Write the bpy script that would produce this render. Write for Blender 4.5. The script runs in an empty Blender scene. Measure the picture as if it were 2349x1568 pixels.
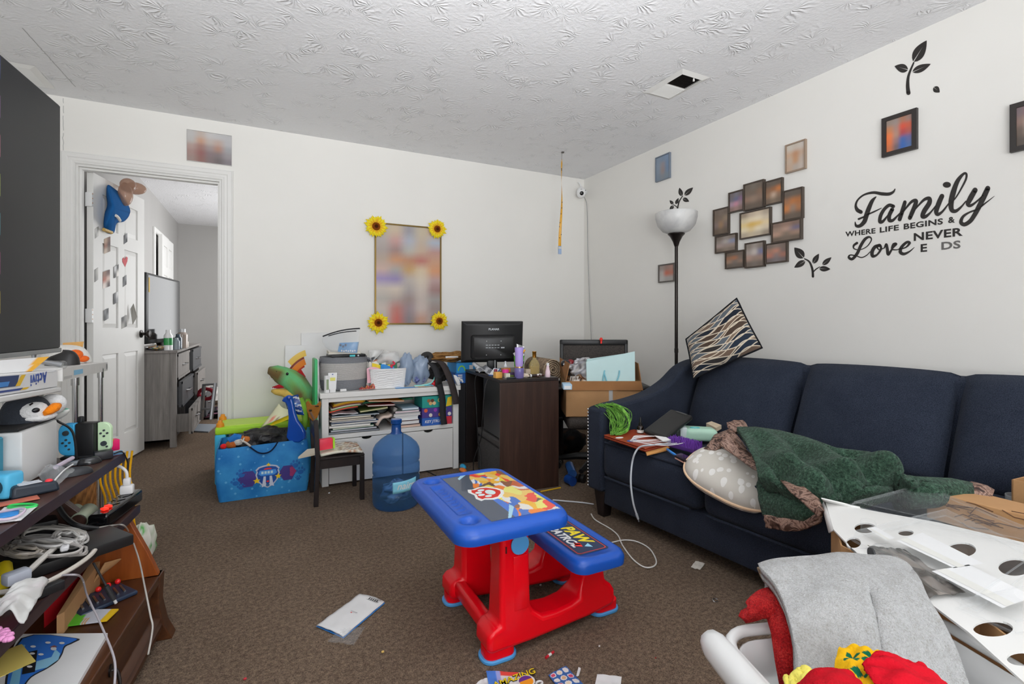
import bpy,bmesh,math,random
from mathutils import Vector,Matrix,noise
SC = bpy.context.scene
COL = SC.collection
R = math.radians
# ------------------------------------------------------------------ camera, light, exposure
FPX,CX,CY,CAMZ,YAW = 1131.0,1174.5,740.0,1.03,R(26.9)
W0,H0 = 2349,1568
cam_d = bpy.data.cameras.new('camera')
cam_d.sensor_width = 36.0
cam_d.lens = FPX/W0*36.0
cam_d.shift_y = (CY - H0/2)/W0
cam_d.clip_start = 0.02
cam = bpy.data.objects.new('camera',cam_d)
cam.location = (0,0,CAMZ)
cam.rotation_euler = (R(90),0,-YAW)
COL.objects.link(cam)
SC.camera = cam
SC.view_settings.view_transform = 'Standard'
SC.view_settings.look = 'None'
SC.view_settings.exposure = -0.90
SC.view_settings.gamma = 1.0
SC.view_settings.use_curve_mapping = False
SC.cycles.max_bounces = 10
SC.cycles.transparent_max_bounces = 24
SC.cycles.sample_clamp_indirect = 4.0

XL,XR,YB,YF,ZC = -1.5,2.83,4.01,-1.9,2.44     # room: left, right, back, rear (behind camera), ceiling

w = bpy.data.worlds.new('daylight')
SC.world = w
w.use_nodes = True
bg = w.node_tree.nodes['Background']
bg.inputs[0].default_value = (0.80,0.90,1.0,1)
bg.inputs[1].default_value = 1.6

def area(name,loc,rot,sx,sy,power,col=(1,1,1),spread=180):
    d = bpy.data.lights.new(name,'AREA')
    d.shape = 'RECTANGLE'; d.size = sx; d.size_y = sy
    d.energy = power; d.color = col; d.spread = R(spread)
    o = bpy.data.objects.new(name,d)
    o.location = loc; o.rotation_euler = rot
    COL.objects.link(o)
    return o
# daylight through the big rear window (behind the camera): sky light; the second area is added fill aimed up at the ceiling
area('window_daylight_rear',(0.4,YF + 0.05,1.45),(R(90),0,0),2.4,1.45,30,(0.94,0.975,1.0))
area('ceiling_fill_rear',(0.4,YF + 0.08,1.0),(R(152),0,0),2.4,0.7,130,(0.96,0.985,1.0))
area('window_daylight_left',(XL + 0.05,-0.55,1.45),(R(90),0,R(-90)),1.3,1.4,7,(0.97,0.985,1.0))
# added fill lamp behind the camera, aimed up to brighten the ceiling
area('ceiling_fill_camera',(0.30,-0.3,1.2),(R(140),0,R(-5)),0.5,0.5,88,(0.97,0.985,1.0),125)
# bedroom windows, out of sight on the right of the far room
area('bedroom_window',(1.1,6.3,1.35),(R(90),0,R(90)),1.2,1.2,85,(0.97,0.985,1.0))
area('bedroom_window_far',(.75,8.4 - .09,1.45),(R(90),0,R(180)),0.9,1.3,14,(0.97,0.985,1.0))
# ------------------------------------------------------------------ helpers
_F = Vector((math.sin(YAW),math.cos(YAW),0)); _R = Vector((math.cos(YAW),-math.sin(YAW),0))
CAM = Vector((0,0,CAMZ))
def ray(px,py):
    return _F + _R*((px - CX)/FPX) + Vector((0,0,(CY - py)/FPX))
def gz(px,py,z=0.0):
    d = ray(px,py); return CAM + d*((z - CAMZ)/d.z)
def gy(px,py,y=YB):
    d = ray(px,py); return CAM + d*(y/d.y)
def gx(px,py,x=XR):
    d = ray(px,py); return CAM + d*(x/d.x)
def gd(px,py,dep):
    return CAM + ray(px,py)*dep
def lin(c):
    return c/12.92 if c <= 0.04045 else ((c + 0.055)/1.055) ** 2.4
def hx(s):
    if not isinstance(s,str): return tuple(s)[:3] + (1.0,)
    s = s.lstrip('#')
    return tuple(lin(int(s[i:i + 2],16)/255) for i in (0,2,4)) + (1.0,)
def mix(a,b,t):
    a = hx(a); b = hx(b)
    return tuple(a[i] + (b[i] - a[i])*t for i in range(3)) + (1.0,)
def nz(x,y=0.0,z=0.0):
    return noise.noise(Vector((x,y,z)))
def rot(ax,deg):
    return Matrix.Rotation(R(deg),4,ax)
def tr(x,y=0,z=0):
    return Matrix.Translation((x,y,z) if not hasattr(x,'__len__') else x)
def xf(loc=(0,0,0),rz=0,rx=0,ry=0,s=1):
    return tr(loc) @ rot('Z',rz) @ rot('Y',ry) @ rot('X',rx) @ Matrix.Scale(s,4)

class MB:
    def __init__(s,c=None):
        s.v = []; s.f = []; s.m = []; s.vc = []; s.mi = 0; s.c = hx(c) if c else (1,1,1,1); s.T = None
    def col(s,c): s.c = hx(c); return s
    def add(s,vs,fs,cols=None):
        o = len(s.v)
        for k,p in enumerate(vs):
            p = Vector(p)
            if s.T is not None: p = s.T @ p
            s.v.append(p); s.vc.append(cols[k] if cols else s.c)
        for f in fs:
            s.f.append([i + o for i in f]); s.m.append(s.mi)
        return s
    def box(s,x0,x1,y0,y1,z0,z1):
        vs = [(x,y,z) for z in (z0,z1) for y in (y0,y1) for x in (x0,x1)]
        return s.add(vs,[(0,2,3,1),(4,5,7,6),(0,1,5,4),(2,6,7,3),(0,4,6,2),(1,3,7,5)])
    def cbox(s,c,sx,sy,sz):
        return s.box(c[0] - sx/2,c[0] + sx/2,c[1] - sy/2,c[1] + sy/2,c[2] - sz/2,c[2] + sz/2)
    def rbox(s,x0,x1,y0,y1,z0,z1,r=0.01,seg=2):
        b = bmesh.new(); bmesh.ops.create_cube(b,size=1.0)
        for v in b.verts:
            v.co = Vector((x0 + (v.co.x + .5)*(x1 - x0),y0 + (v.co.y + .5)*(y1 - y0),z0 + (v.co.z + .5)*(z1 - z0)))
        r = min(r,(x1 - x0)*.49,(y1 - y0)*.49,(z1 - z0)*.49)
        bmesh.ops.bevel(b,geom=list(b.edges),offset=r,segments=seg,profile=.5,affect='EDGES')
        b.verts.index_update()
        s.add([v.co.copy() for v in b.verts],[[v.index for v in f.verts] for f in b.faces]); b.free(); return s
    def quad(s,a,b,c,d): return s.add([a,b,c,d],[(0,1,2,3)])
    def prism(s,poly,z0,z1,ax='z'):
        n = len(poly)
        def P(a,b,c): return (a,b,c) if ax == 'z' else ((a,c,b) if ax == 'y' else (c,a,b))
        vs = [P(x,y,z0) for x,y in poly] + [P(x,y,z1) for x,y in poly]
        fs = [list(range(n))[::-1],list(range(n,2*n))] + [(i,(i + 1) % n,n + (i + 1) % n,n + i) for i in range(n)]
        return s.add(vs,fs)
    def grid(s,fn,nu,nv,cfn=None,cu=False):
        vs = []; cs = [] if cfn else None
        for j in range(nv + 1):
            for i in range(nu + (0 if cu else 1)):
                vs.append(fn(i/nu,j/nv))
                if cfn: cs.append(hx(cfn(i/nu,j/nv)))
        w = nu if cu else nu + 1; fs = []
        for j in range(nv):
            for i in range(nu):
                a = j*w + i; b = j*w + (i + 1) % w
                fs.append((a,b,b + w,a + w))
        return s.add(vs,fs,cs)
    def tube(s,pts,r,n=8,closed=False,caps=True):
        pts = [Vector(p) for p in pts]; N = len(pts)
        rs = r if hasattr(r,'__len__') else [r]*N
        up = None; vs = []
        for i,p in enumerate(pts):
            if closed: t = pts[(i + 1) % N] - pts[i - 1]
            else: t = pts[min(i + 1,N - 1)] - pts[max(i - 1,0)]
            if t.length < 1e-9: t = Vector((0,0,1))
            t.normalize()
            if up is None:
                up = Vector((0,0,1)) if abs(t.z) < .9 else Vector((1,0,0))
            up = (up - t*up.dot(t))
            if up.length < 1e-6: up = t.orthogonal()
            up.normalize(); sd = t.cross(up)
            for k in range(n):
                a = 2*math.pi*k/n
                vs.append(p + (up*math.cos(a) + sd*math.sin(a))*rs[i])
        fs = []
        for i in range(N if closed else N - 1):
            for k in range(n):
                a = i*n + k; b = i*n + (k + 1) % n; j = (i + 1) % N
                fs.append((a,b,j*n + (k + 1) % n,j*n + k))
        if caps and not closed:
            fs.append(list(range(n))[::-1]); fs.append([(N - 1)*n + k for k in range(n)])
        return s.add(vs,fs)
    def cyl(s,p0,p1,r0,r1=None,n=16):
        return s.tube([p0,p1],[r0,r0 if r1 is None else r1],n)
    def lathe(s,prof,c=(0,0,0),n=24,sx=1,sy=1,cols=None):
        vs = []; cs = [] if cols else None
        for k,(r,z) in enumerate(prof):
            for i in range(n):
                a = 2*math.pi*i/n
                vs.append((c[0] + r*sx*math.cos(a),c[1] + r*sy*math.sin(a),c[2] + z))
                if cols: cs.append(hx(cols[k]))
        fs = [(k*n + i,k*n + (i + 1) % n,(k + 1)*n + (i + 1) % n,(k + 1)*n + i) for k in range(len(prof) - 1) for i in range(n)]
        if prof[0][0] > 1e-5: fs.append(list(range(n))[::-1])
        if prof[-1][0] > 1e-5: fs.append([(len(prof) - 1)*n + i for i in range(n)])
        return s.add(vs,fs,cs)
    def ell(s,c,rx,ry=None,rz=None,n=16):
        ry = rx if ry is None else ry; rz = rx if rz is None else rz; m = max(6,n // 2)
        vs = [(c[0],c[1],c[2] - rz)]
        for j in range(1,m):
            t = -math.pi/2 + math.pi*j/m
            for i in range(n):
                a = 2*math.pi*i/n
                vs.append((c[0] + rx*math.cos(t)*math.cos(a),c[1] + ry*math.cos(t)*math.sin(a),c[2] + rz*math.sin(t)))
        vs.append((c[0],c[1],c[2] + rz)); L = len(vs) - 1
        fs = [(0,1 + (i + 1) % n,1 + i) for i in range(n)]
        for j in range(m - 2):
            for i in range(n):
                a = 1 + j*n + i; b = 1 + j*n + (i + 1) % n
                fs.append((a,b,b + n,a + n))
        fs += [(L,1 + (m - 2)*n + i,1 + (m - 2)*n + (i + 1) % n) for i in range(n)]
        return s.add(vs,fs)
    def loft(s,rings,caps=True):
        n = len(rings[0]); vs = [p for r in rings for p in r]
        fs = [(j*n + i,j*n + (i + 1) % n,(j + 1)*n + (i + 1) % n,(j + 1)*n + i) for j in range(len(rings) - 1) for i in range(n)]
        if caps: fs += [list(range(n))[::-1],[(len(rings) - 1)*n + i for i in range(n)]]
        return s.add(vs,fs)
    def text(s,body,size,T,depth=0.0005,bold=0.0,shear=0.0,al='CENTER',sp=1.0):
        cu = bpy.data.curves.new('txt','FONT'); cu.body = body; cu.size = size; cu.extrude = depth; cu.offset = bold*size
        cu.shear = shear; cu.align_x = al; cu.align_y = 'CENTER'; cu.space_character = sp; cu.resolution_u = 3
        o = bpy.data.objects.new('txt',cu); me = bpy.data.meshes.new_from_object(o)
        keep = s.T; s.T = (keep @ T) if keep is not None else T
        s.add([v.co.copy() for v in me.vertices],[list(p.vertices) for p in me.polygons]); s.T = keep
        bpy.data.objects.remove(o); bpy.data.curves.remove(cu); bpy.data.meshes.remove(me); return s
    def ribbon(s,P,ws,fr,th=0.001,n=14,capn=6):
        # flat brush stroke in the plane fr(u, v, h); smooth curve through P with widths ws
        pts = spline(P,n); wv = [w for w in resample(ws,len(pts))]
        L = []; Rr = []; N = len(pts)
        for i,p in enumerate(pts):
            a = pts[max(i - 1,0)]; b = pts[min(i + 1,N - 1)]
            t = Vector((b[0] - a[0],b[1] - a[1])); t = t.normalized() if t.length > 1e-9 else Vector((1,0))
            nn = Vector((-t.y,t.x))*wv[i]/2
            L.append((p[0] + nn.x,p[1] + nn.y)); Rr.append((p[0] - nn.x,p[1] - nn.y))
        vs = [fr(u,v,th) for u,v in L] + [fr(u,v,th) for u,v in Rr]
        s.add(vs,[(i,i + 1,N + i + 1,N + i) for i in range(N - 1)])
        for i in (0,N - 1):
            if wv[i] > 1e-4:
                r = wv[i]/2
                s.add([fr(pts[i][0] + r*math.cos(2*math.pi*k/12),pts[i][1] + r*math.sin(2*math.pi*k/12),th) for k in range(12)],[list(range(12))])
        return s
    def poly(s,pts): return s.add(pts,[list(range(len(pts)))])
    def noisy(s,amp,sc,seed=0.0):
        s.v = [p + Vector(noise.noise_vector(p*sc + Vector((seed,seed*1.7,0))))*amp for p in s.v]; return s
    def build(s,name,mats,parent=None,smooth=40,bev=0,seg=2,sub=0,sol=0,solo=1):
        me = bpy.data.meshes.new(name); me.from_pydata([tuple(p) for p in s.v],[],s.f); me.update()
        if not isinstance(mats,(list,tuple)): mats = [mats]
        for m in mats: me.materials.append(MT(m))
        if len(mats) > 1: me.polygons.foreach_set('material_index',s.m)
        at = me.color_attributes.new('Col','FLOAT_COLOR','POINT')
        at.data.foreach_set('color',[x for c in s.vc for x in (min(.9,c[0]*1.28),min(.9,c[1]*1.28),min(.9,c[2]*1.28),1)])
        if smooth:
            me.shade_smooth()
            if smooth < 180: me.set_sharp_from_angle(angle=R(smooth))
        o = bpy.data.objects.new(name,me); COL.objects.link(o)
        if parent is not None:
            o.parent = parent
        if sol: q = o.modifiers.new('thick','SOLIDIFY'); q.thickness = sol; q.offset = 0
        if bev: q = o.modifiers.new('bevel','BEVEL'); q.width = bev; q.segments = seg; q.limit_method = 'ANGLE'; q.angle_limit = R(35)
        if sub: q = o.modifiers.new('sub','SUBSURF'); q.levels = sub; q.render_levels = sub
        return o
    def one(s,name,mats,label,cat,group=None,kind=None,**k):
        # a thing made of one mesh in world coordinates: origin moved to its base
        xs = [p.x for p in s.v]; ys = [p.y for p in s.v]; zs = [p.z for p in s.v]
        o0 = Vector(((min(xs) + max(xs))/2,(min(ys) + max(ys))/2,min(zs)))
        s.v = [p - o0 for p in s.v]
        o = s.build(name,mats,**k); o.location = o0
        tag(o,label,cat,group,kind); return o

def tag(o,label=None,cat=None,group=None,kind=None):
    if label: o['label'] = label
    if cat: o['category'] = cat
    if group: o['group'] = group
    if kind: o['kind'] = kind
    return o
def thing(name,label,cat,loc=(0,0,0),rz=0,group=None,rx=0,ry=0):
    o = bpy.data.objects.new(name,None); o.empty_display_size = .05; COL.objects.link(o)
    o.location = loc; o.rotation_euler = (R(rx),R(ry),R(rz))
    return tag(o,label,cat,group)
def dup(o,loc,rz=None,label=None,group=None,sc=None):
    def cp(a,par):
        c = a.copy(); COL.objects.link(c)
        if par is not None: c.parent = par
        for ch in list(a.children): cp(ch,c)
        return c
    c = cp(o,None); c.location = loc
    if rz is not None: c.rotation_euler = (o.rotation_euler[0],o.rotation_euler[1],R(rz))
    if sc: c.scale = (sc,sc,sc) if not hasattr(sc,'__len__') else sc
    if label: c['label'] = label
    if group: c['group'] = group
    return c
def struct(mb,name,mats,**k):
    o = mb.build(name,mats,**k); o['kind'] = 'structure'; return o
def spline(P,n=10,closed=False):
    P = [tuple(p) for p in P]; out = []; N = len(P); D = len(P[0])
    rng = range(N) if closed else range(N - 1)
    for i in rng:
        if closed: a,b,c,d = P[i - 1],P[i],P[(i + 1) % N],P[(i + 2) % N]
        else: a,b,c,d = P[max(i - 1,0)],P[i],P[i + 1],P[min(i + 2,N - 1)]
        for k in range(n):
            t = k/n
            out.append(tuple(.5*(2*b[j] + (c[j] - a[j])*t + (2*a[j] - 5*b[j] + 4*c[j] - d[j])*t*t + (3*b[j] - a[j] - 3*c[j] + d[j])*t ** 3) for j in range(D)))
    if not closed: out.append(P[-1])
    return out
def resample(ws,n):
    if not hasattr(ws,'__len__'): return [ws]*n
    out = []
    for i in range(n):
        t = i/(n - 1)*(len(ws) - 1); k = min(int(t),len(ws) - 2); out.append(ws[k] + (ws[k + 1] - ws[k])*(t - k))
    return out
def rrect(x0,x1,y0,y1,r,n=5):
    o = []
    for cx,cy,a in ((x1 - r,y1 - r,0),(x0 + r,y1 - r,90),(x0 + r,y0 + r,180),(x1 - r,y0 + r,270)):
        for k in range(n + 1):
            t = R(a + 90*k/n); o.append((cx + r*math.cos(t),cy + r*math.sin(t)))
    return o
def circ(cx,cy,rx,ry=None,n=16):
    ry = rx if ry is None else ry
    return [(cx + rx*math.cos(2*math.pi*k/n),cy + ry*math.sin(2*math.pi*k/n)) for k in range(n)]

# ------------------------------------------------------------------ materials
_M = {}
def MT(m):
    return m if not isinstance(m,str) else _M[m]
class NT:
    def __init__(s,name):
        s.m = bpy.data.materials.new(name); s.m.use_nodes = True; s.t = s.m.node_tree
        s.b = s.t.nodes['Principled BSDF']; s.tc = None; _M[name] = s.m
    def n(s,ty,**k):
        q = s.t.nodes.new(ty)
        for a,b in k.items():
            if a.startswith('i_'):
                key = a[2:].replace('_',' ')
                q.inputs[int(key) if key.isdigit() else key].default_value = b
            else: setattr(q,a,b)
        return q
    def l(s,a,b): s.t.links.new(a,b)
    def co(s,kind='Object'):
        if s.tc is None: s.tc = s.n('ShaderNodeTexCoord')
        return s.tc.outputs[kind]
    def mapping(s,sc=(1,1,1),kind='Object',rot=(0,0,0)):
        q = s.n('ShaderNodeMapping'); q.inputs['Scale'].default_value = sc; q.inputs['Rotation'].default_value = rot
        s.l(s.co(kind),q.inputs[0]); return q.outputs[0]
    def noise(s,sc,vec=None,det=3,rough=.55,dist=0):
        q = s.n('ShaderNodeTexNoise'); q.inputs['Scale'].default_value = sc; q.inputs['Detail'].default_value = det
        q.inputs['Roughness'].default_value = rough; q.inputs['Distortion'].default_value = dist
        s.l(vec if vec is not None else s.co(),q.inputs['Vector']); return q.outputs['Fac']
    def ramp(s,fac,stops,interp='LINEAR'):
        q = s.n('ShaderNodeValToRGB'); cr = q.color_ramp; cr.interpolation = interp
        while len(cr.elements) < len(stops): cr.elements.new(.5)
        for e,(p,c) in zip(cr.elements,stops): e.position = p; e.color = hx(c)
        s.l(fac,q.inputs[0]); return q.outputs[0]
    def math(s,op,a,b=None,c=None):
        q = s.n('ShaderNodeMath',operation=op)
        for i,x in enumerate((a,b,c)):
            if x is None: continue
            if isinstance(x,(int,float)): q.inputs[i].default_value = x
            else: s.l(x,q.inputs[i])
        return q.outputs[0]
    def mixc(s,fac,a,b,mode='MIX'):
        q = s.n('ShaderNodeMix',data_type='RGBA',blend_type=mode)
        for i,x in ((0,fac),(6,a),(7,b)):
            if isinstance(x,(int,float)): q.inputs[i].default_value = x
            elif isinstance(x,(str,tuple)): q.inputs[i].default_value = hx(x)
            else: s.l(x,q.inputs[i])
        return q.outputs[2]
    def base(s,x):
        if isinstance(x,(str,tuple)): s.b.inputs['Base Color'].default_value = hx(x)
        else: s.l(x,s.b.inputs['Base Color'])
    def bump(s,h,st=.3,dist=.01):
        q = s.n('ShaderNodeBump'); q.inputs['Strength'].default_value = st; q.inputs['Distance'].default_value = dist
        s.l(h,q.inputs['Height']); s.l(q.outputs[0],s.b.inputs['Normal'])
    def set(s,rough=.5,metal=0,spec=.5,trans=0,alpha=1,sheen=0,coat=0,ior=1.45,em=None,emst=0):
        i = s.b.inputs
        i['Roughness'].default_value = rough; i['Metallic'].default_value = metal; i['Specular IOR Level'].default_value = spec
        i['Transmission Weight'].default_value = trans; i['Alpha'].default_value = alpha; i['Sheen Weight'].default_value = sheen
        i['Coat Weight'].default_value = coat; i['IOR'].default_value = ior
        if em: i['Emission Color'].default_value = hx(em); i['Emission Strength'].default_value = emst
        return s
def pm(name,col,rough=.5,var=.06,vs=6,bump=0,bs=60,**k):
    q = NT(name); q.set(rough,**k)
    c = hx(col)
    f = q.noise(vs,det=3)
    q.base(q.ramp(f,[(.3,tuple(x*(1 - var) for x in c[:3])),(.7,tuple(min(1,x*(1 + var)) for x in c[:3]))]))
    if bump: q.bump(q.noise(bs,det=2),bump,.004)
    return q
def vm(name,rough=.5,var=.05,bump=0,bs=80,**k):
    q = NT(name); q.set(rough,**k)
    a = q.n('ShaderNodeVertexColor',layer_name='Col')
    f = q.ramp(q.noise(14),[(.3,(1 - var,)*3),(.7,(1.0,)*3)])
    q.base(q.mixc(1.0,a.outputs[0],f,'MULTIPLY'))
    if bump: q.bump(q.noise(bs,det=2),bump,.004)
    return q
vm('paint_matte',.75); vm('paint_satin',.42); vm('paint_gloss',.16,coat=.2); vm('cloth_plain',.95,bump=.5,bs=260,spec=.15)
vm('paper_print',.6,var=.03); vm('photo_print',.22,var=.02,coat=.3); vm('metal_col',.28,metal=1); vm('plush',.95,bump=.8,bs=180,sheen=.08,spec=.1,var=.12)
vm('decal',.55,var=.02); vm('foil',.18,var=.1,metal=.7); vm('wicker_col',.7,bump=.5,bs=120)
pm('black_plastic','#1c1c1d',.42,.05); pm('black_gloss','#0d0d0f',.08,.02); pm('white_plastic','#e9e9e8',.35,.02); pm('white_paint','#ecebe8',.5,.015)
pm('chrome','#c9cacb',.18,.03,metal=1); pm('steel','#a3a5a8',.32,.05,metal=1); pm('dark_metal','#2a2523',.3,.05,metal=.6)
pm('cardboard','#b58a5e',.85,.07,9,.15,120); pm('cardboard_dark','#96683e',.85,.07,9,.15,120); pm('paper_white','#e6e6e3',.75,.02)
pm('red_plastic','#f6041a',.26,.03,3,.03,30); pm('blue_plastic','#1a52b2',.3,.03,3,.03,30); pm('sky_plastic','#58a6e6',.4,.03)
pm('navy_dark','#26344a',.4,.03); pm('slate_front','#4c4d50',.4,.03); pm('dark_slat','#6f6259',.7,.1)

def glassy(name,col,rough=.05,alpha=None,mixf=.75,ior=1.3,tint=None):
    # thin clear film or sheet: mostly see-through with a glossy skin
    q = NT(name); t = q.t; t.nodes.remove(q.b)
    out = t.nodes['Material Output']
    tp = q.n('ShaderNodeBsdfTransparent'); tp.inputs[0].default_value = hx(tint or '#ffffff')
    g = q.n('ShaderNodeBsdfPrincipled'); g.inputs['Base Color'].default_value = hx(col); g.inputs['Roughness'].default_value = rough
    fr = q.n('ShaderNodeLayerWeight'); fr.inputs[0].default_value = .5
    bn = q.n('ShaderNodeBump'); bn.inputs['Strength'].default_value = .25; bn.inputs['Distance'].default_value = .004
    q.l(q.noise(22,det=3),bn.inputs['Height']); q.l(bn.outputs[0],g.inputs['Normal']); q.l(bn.outputs[0],fr.inputs['Normal'])
    f = q.math('ADD',q.math('MULTIPLY',q.math('POWER',fr.outputs['Facing'],4.0),(ior - 1)*1.8),1 - mixf); f = q.math('MINIMUM',f,1.0)
    m = q.n('ShaderNodeMixShader'); q.l(f,m.inputs[0]); q.l(tp.outputs[0],m.inputs[1]); q.l(g.outputs[0],m.inputs[2])
    q.l(m.outputs[0],out.inputs[0]); return q
glassy('clear_film','#e8ecee',.12,mixf=.86,ior=1.2)
glassy('cloudy_film','#dfe3e6',.2,mixf=.74)
glassy('clear_tray','#dfe4e6',.06,mixf=.96,ior=1.17)
glassy('blue_bag','#a9bbd2',.25,mixf=.35,tint='#cfdcee')
glassy('jug_blue','#5f8cba',.08,mixf=.80,tint='#a9c9ec',ior=1.35)
glassy('jug_blue_dense','#1d4f96',.12,mixf=.25,tint='#4f86cc',ior=1.35)
glassy('lilac_film','#8f84c6',.15,mixf=.35,tint='#b9b0ea')
glassy('amber_glass','#e6d9a8',.05,mixf=.75,tint='#f3e7bd')
glassy('rose_film','#c9a894',.15,mixf=.6,tint='#e6d2c6')
glassy('frost_film','#eeeeec',.3,mixf=.3)

def wood(name,a,b,c,ax='z',rough=.45,sc=26,coat=0.0,bump=.05):
    q = NT(name); q.set(rough,coat=coat)
    s = {'x': (.06,1,1),'y': (1,.06,1),'z': (1,1,.06)}[ax]
    v = q.mapping(tuple(x*sc for x in s))
    f = q.noise(1.0,v,det=6,rough=.65,dist=.6)
    f2 = q.noise(3.5,v,det=3)
    f = q.math('ADD',q.math('MULTIPLY',f,.75),q.math('MULTIPLY',f2,.25))
    q.base(q.ramp(f,[(.32,a),(.52,b),(.68,c)])); q.bump(f,bump,.002); return q
wood('espresso_side','#2a1b16','#38251d','#473028','z',.42,30)
wood('espresso_dark','#191211','#211817','#2b201d','z',.4,30)
wood('walnut_laminate','#3a241c','#46302a','#54382e','y',.33,26)
wood('walnut_edge','#30242a','#382a2e','#42322f','y',.3,26)
wood('antique_wood','#3b2011','#4b2a15','#5d371d','y',.38,22)
wood('orange_wood','#6d3310','#8a4415','#9c5522','z',.4,14)
wood('grey_oak','#6b6663','#827d79','#95908b','z',.6,34)
wood('chair_black','#191313','#221a19','#2d2321','z',.4,30)
wood('pine','#b08a58','#c29a67','#cfab7a','y',.6,20)

def _wall():
    q = NT('wall_paint'); q.set(.55,spec=.3)
    f = q.noise(1.3,det=4)
    q.base(q.ramp(f,[(.3,'#eeece7'),(.7,'#f2f0eb')]))
    q.bump(q.noise(140,det=3),.06,.003)
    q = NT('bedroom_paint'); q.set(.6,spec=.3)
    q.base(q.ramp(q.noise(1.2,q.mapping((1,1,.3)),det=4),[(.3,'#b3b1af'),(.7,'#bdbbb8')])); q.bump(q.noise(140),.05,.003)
    q = NT('carpet'); q.set(.97,spec=.08,sheen=.05)
    a = q.noise(230,det=2,rough=.7); b = q.noise(70,det=3); c = q.noise(1.6,det=4)
    f = q.math('ADD',q.math('MULTIPLY',a,.6),q.math('MULTIPLY',b,.4))
    base = q.ramp(f,[(.33,'#43352b'),(.5,'#7b6857'),(.66,'#a68f79')])
    q.base(q.mixc(1.0,base,q.ramp(c,[(.35,(.78,.76,.74)),(.65,(1,1,1))]),'MULTIPLY'))
    q.bump(f,1.0,.012)
    # hand-stomped ceiling: fans of ridges thrown out from scattered brush marks
    q = NT('ceiling_texture'); q.set(.8,spec=.2)
    h = None
    for k,(sc,off) in enumerate(((4.6,0),(6.1,7.3))):
        mp = q.n('ShaderNodeMapping'); mp.inputs['Location'].default_value = (off,off*.7,0); q.l(q.co(),mp.inputs[0])
        dn = q.n('ShaderNodeTexNoise'); dn.inputs['Scale'].default_value = 9; q.l(mp.outputs[0],dn.inputs['Vector'])
        ad = q.n('ShaderNodeVectorMath',operation='MULTIPLY_ADD'); q.l(dn.outputs['Color'],ad.inputs[0]); ad.inputs[1].default_value = (.10,.10,0); q.l(mp.outputs[0],ad.inputs[2])
        vo = q.n('ShaderNodeTexVoronoi',voronoi_dimensions='2D'); vo.inputs['Scale'].default_value = sc; q.l(ad.outputs[0],vo.inputs['Vector'])
        df = q.n('ShaderNodeVectorMath',operation='SUBTRACT'); q.l(ad.outputs[0],df.inputs[0]); q.l(vo.outputs['Position'],df.inputs[1])
        sp = q.n('ShaderNodeSeparateXYZ'); q.l(df.outputs[0],sp.inputs[0])
        an = q.math('ARCTAN2',sp.outputs[1],sp.outputs[0])
        sc_ = q.n('ShaderNodeSeparateColor'); q.l(vo.outputs['Color'],sc_.inputs[0])
        ph = q.math('MULTIPLY',sc_.outputs[0],6.28)
        fan = q.math('MAXIMUM',q.math('ADD',q.math('COSINE',q.math('ADD',an,ph)),.25),0.0)
        rid = q.math('POWER',q.math('ABSOLUTE',q.math('SINE',q.math('MULTIPLY',an,7.0))),3.0)
        ds = vo.outputs['Distance']
        fall = q.math('MULTIPLY',q.math('SMOOTH_MIN',q.math('MULTIPLY',ds,9.0),1.0,.2),q.math('MAXIMUM',q.math('SUBTRACT',1.0,q.math('MULTIPLY',ds,1.9)),0.0))
        x = q.math('MULTIPLY',q.math('MULTIPLY',fan,rid),fall)
        h = x if h is None else q.math('ADD',h,x)
    h = q.math('MULTIPLY',h,q.ramp(q.noise(3.0,det=2),[(.35,(.25,)*3),(.6,(1,)*3)]))
    h = q.math('ADD',h,q.math('MULTIPLY',q.noise(60,det=5),.5))
    q.base(q.ramp(q.noise(1.2,det=3),[(.3,'#f1f1f3'),(.7,'#f5f5f7')]))
    q.bump(h,.55,.011)
_wall()
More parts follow.
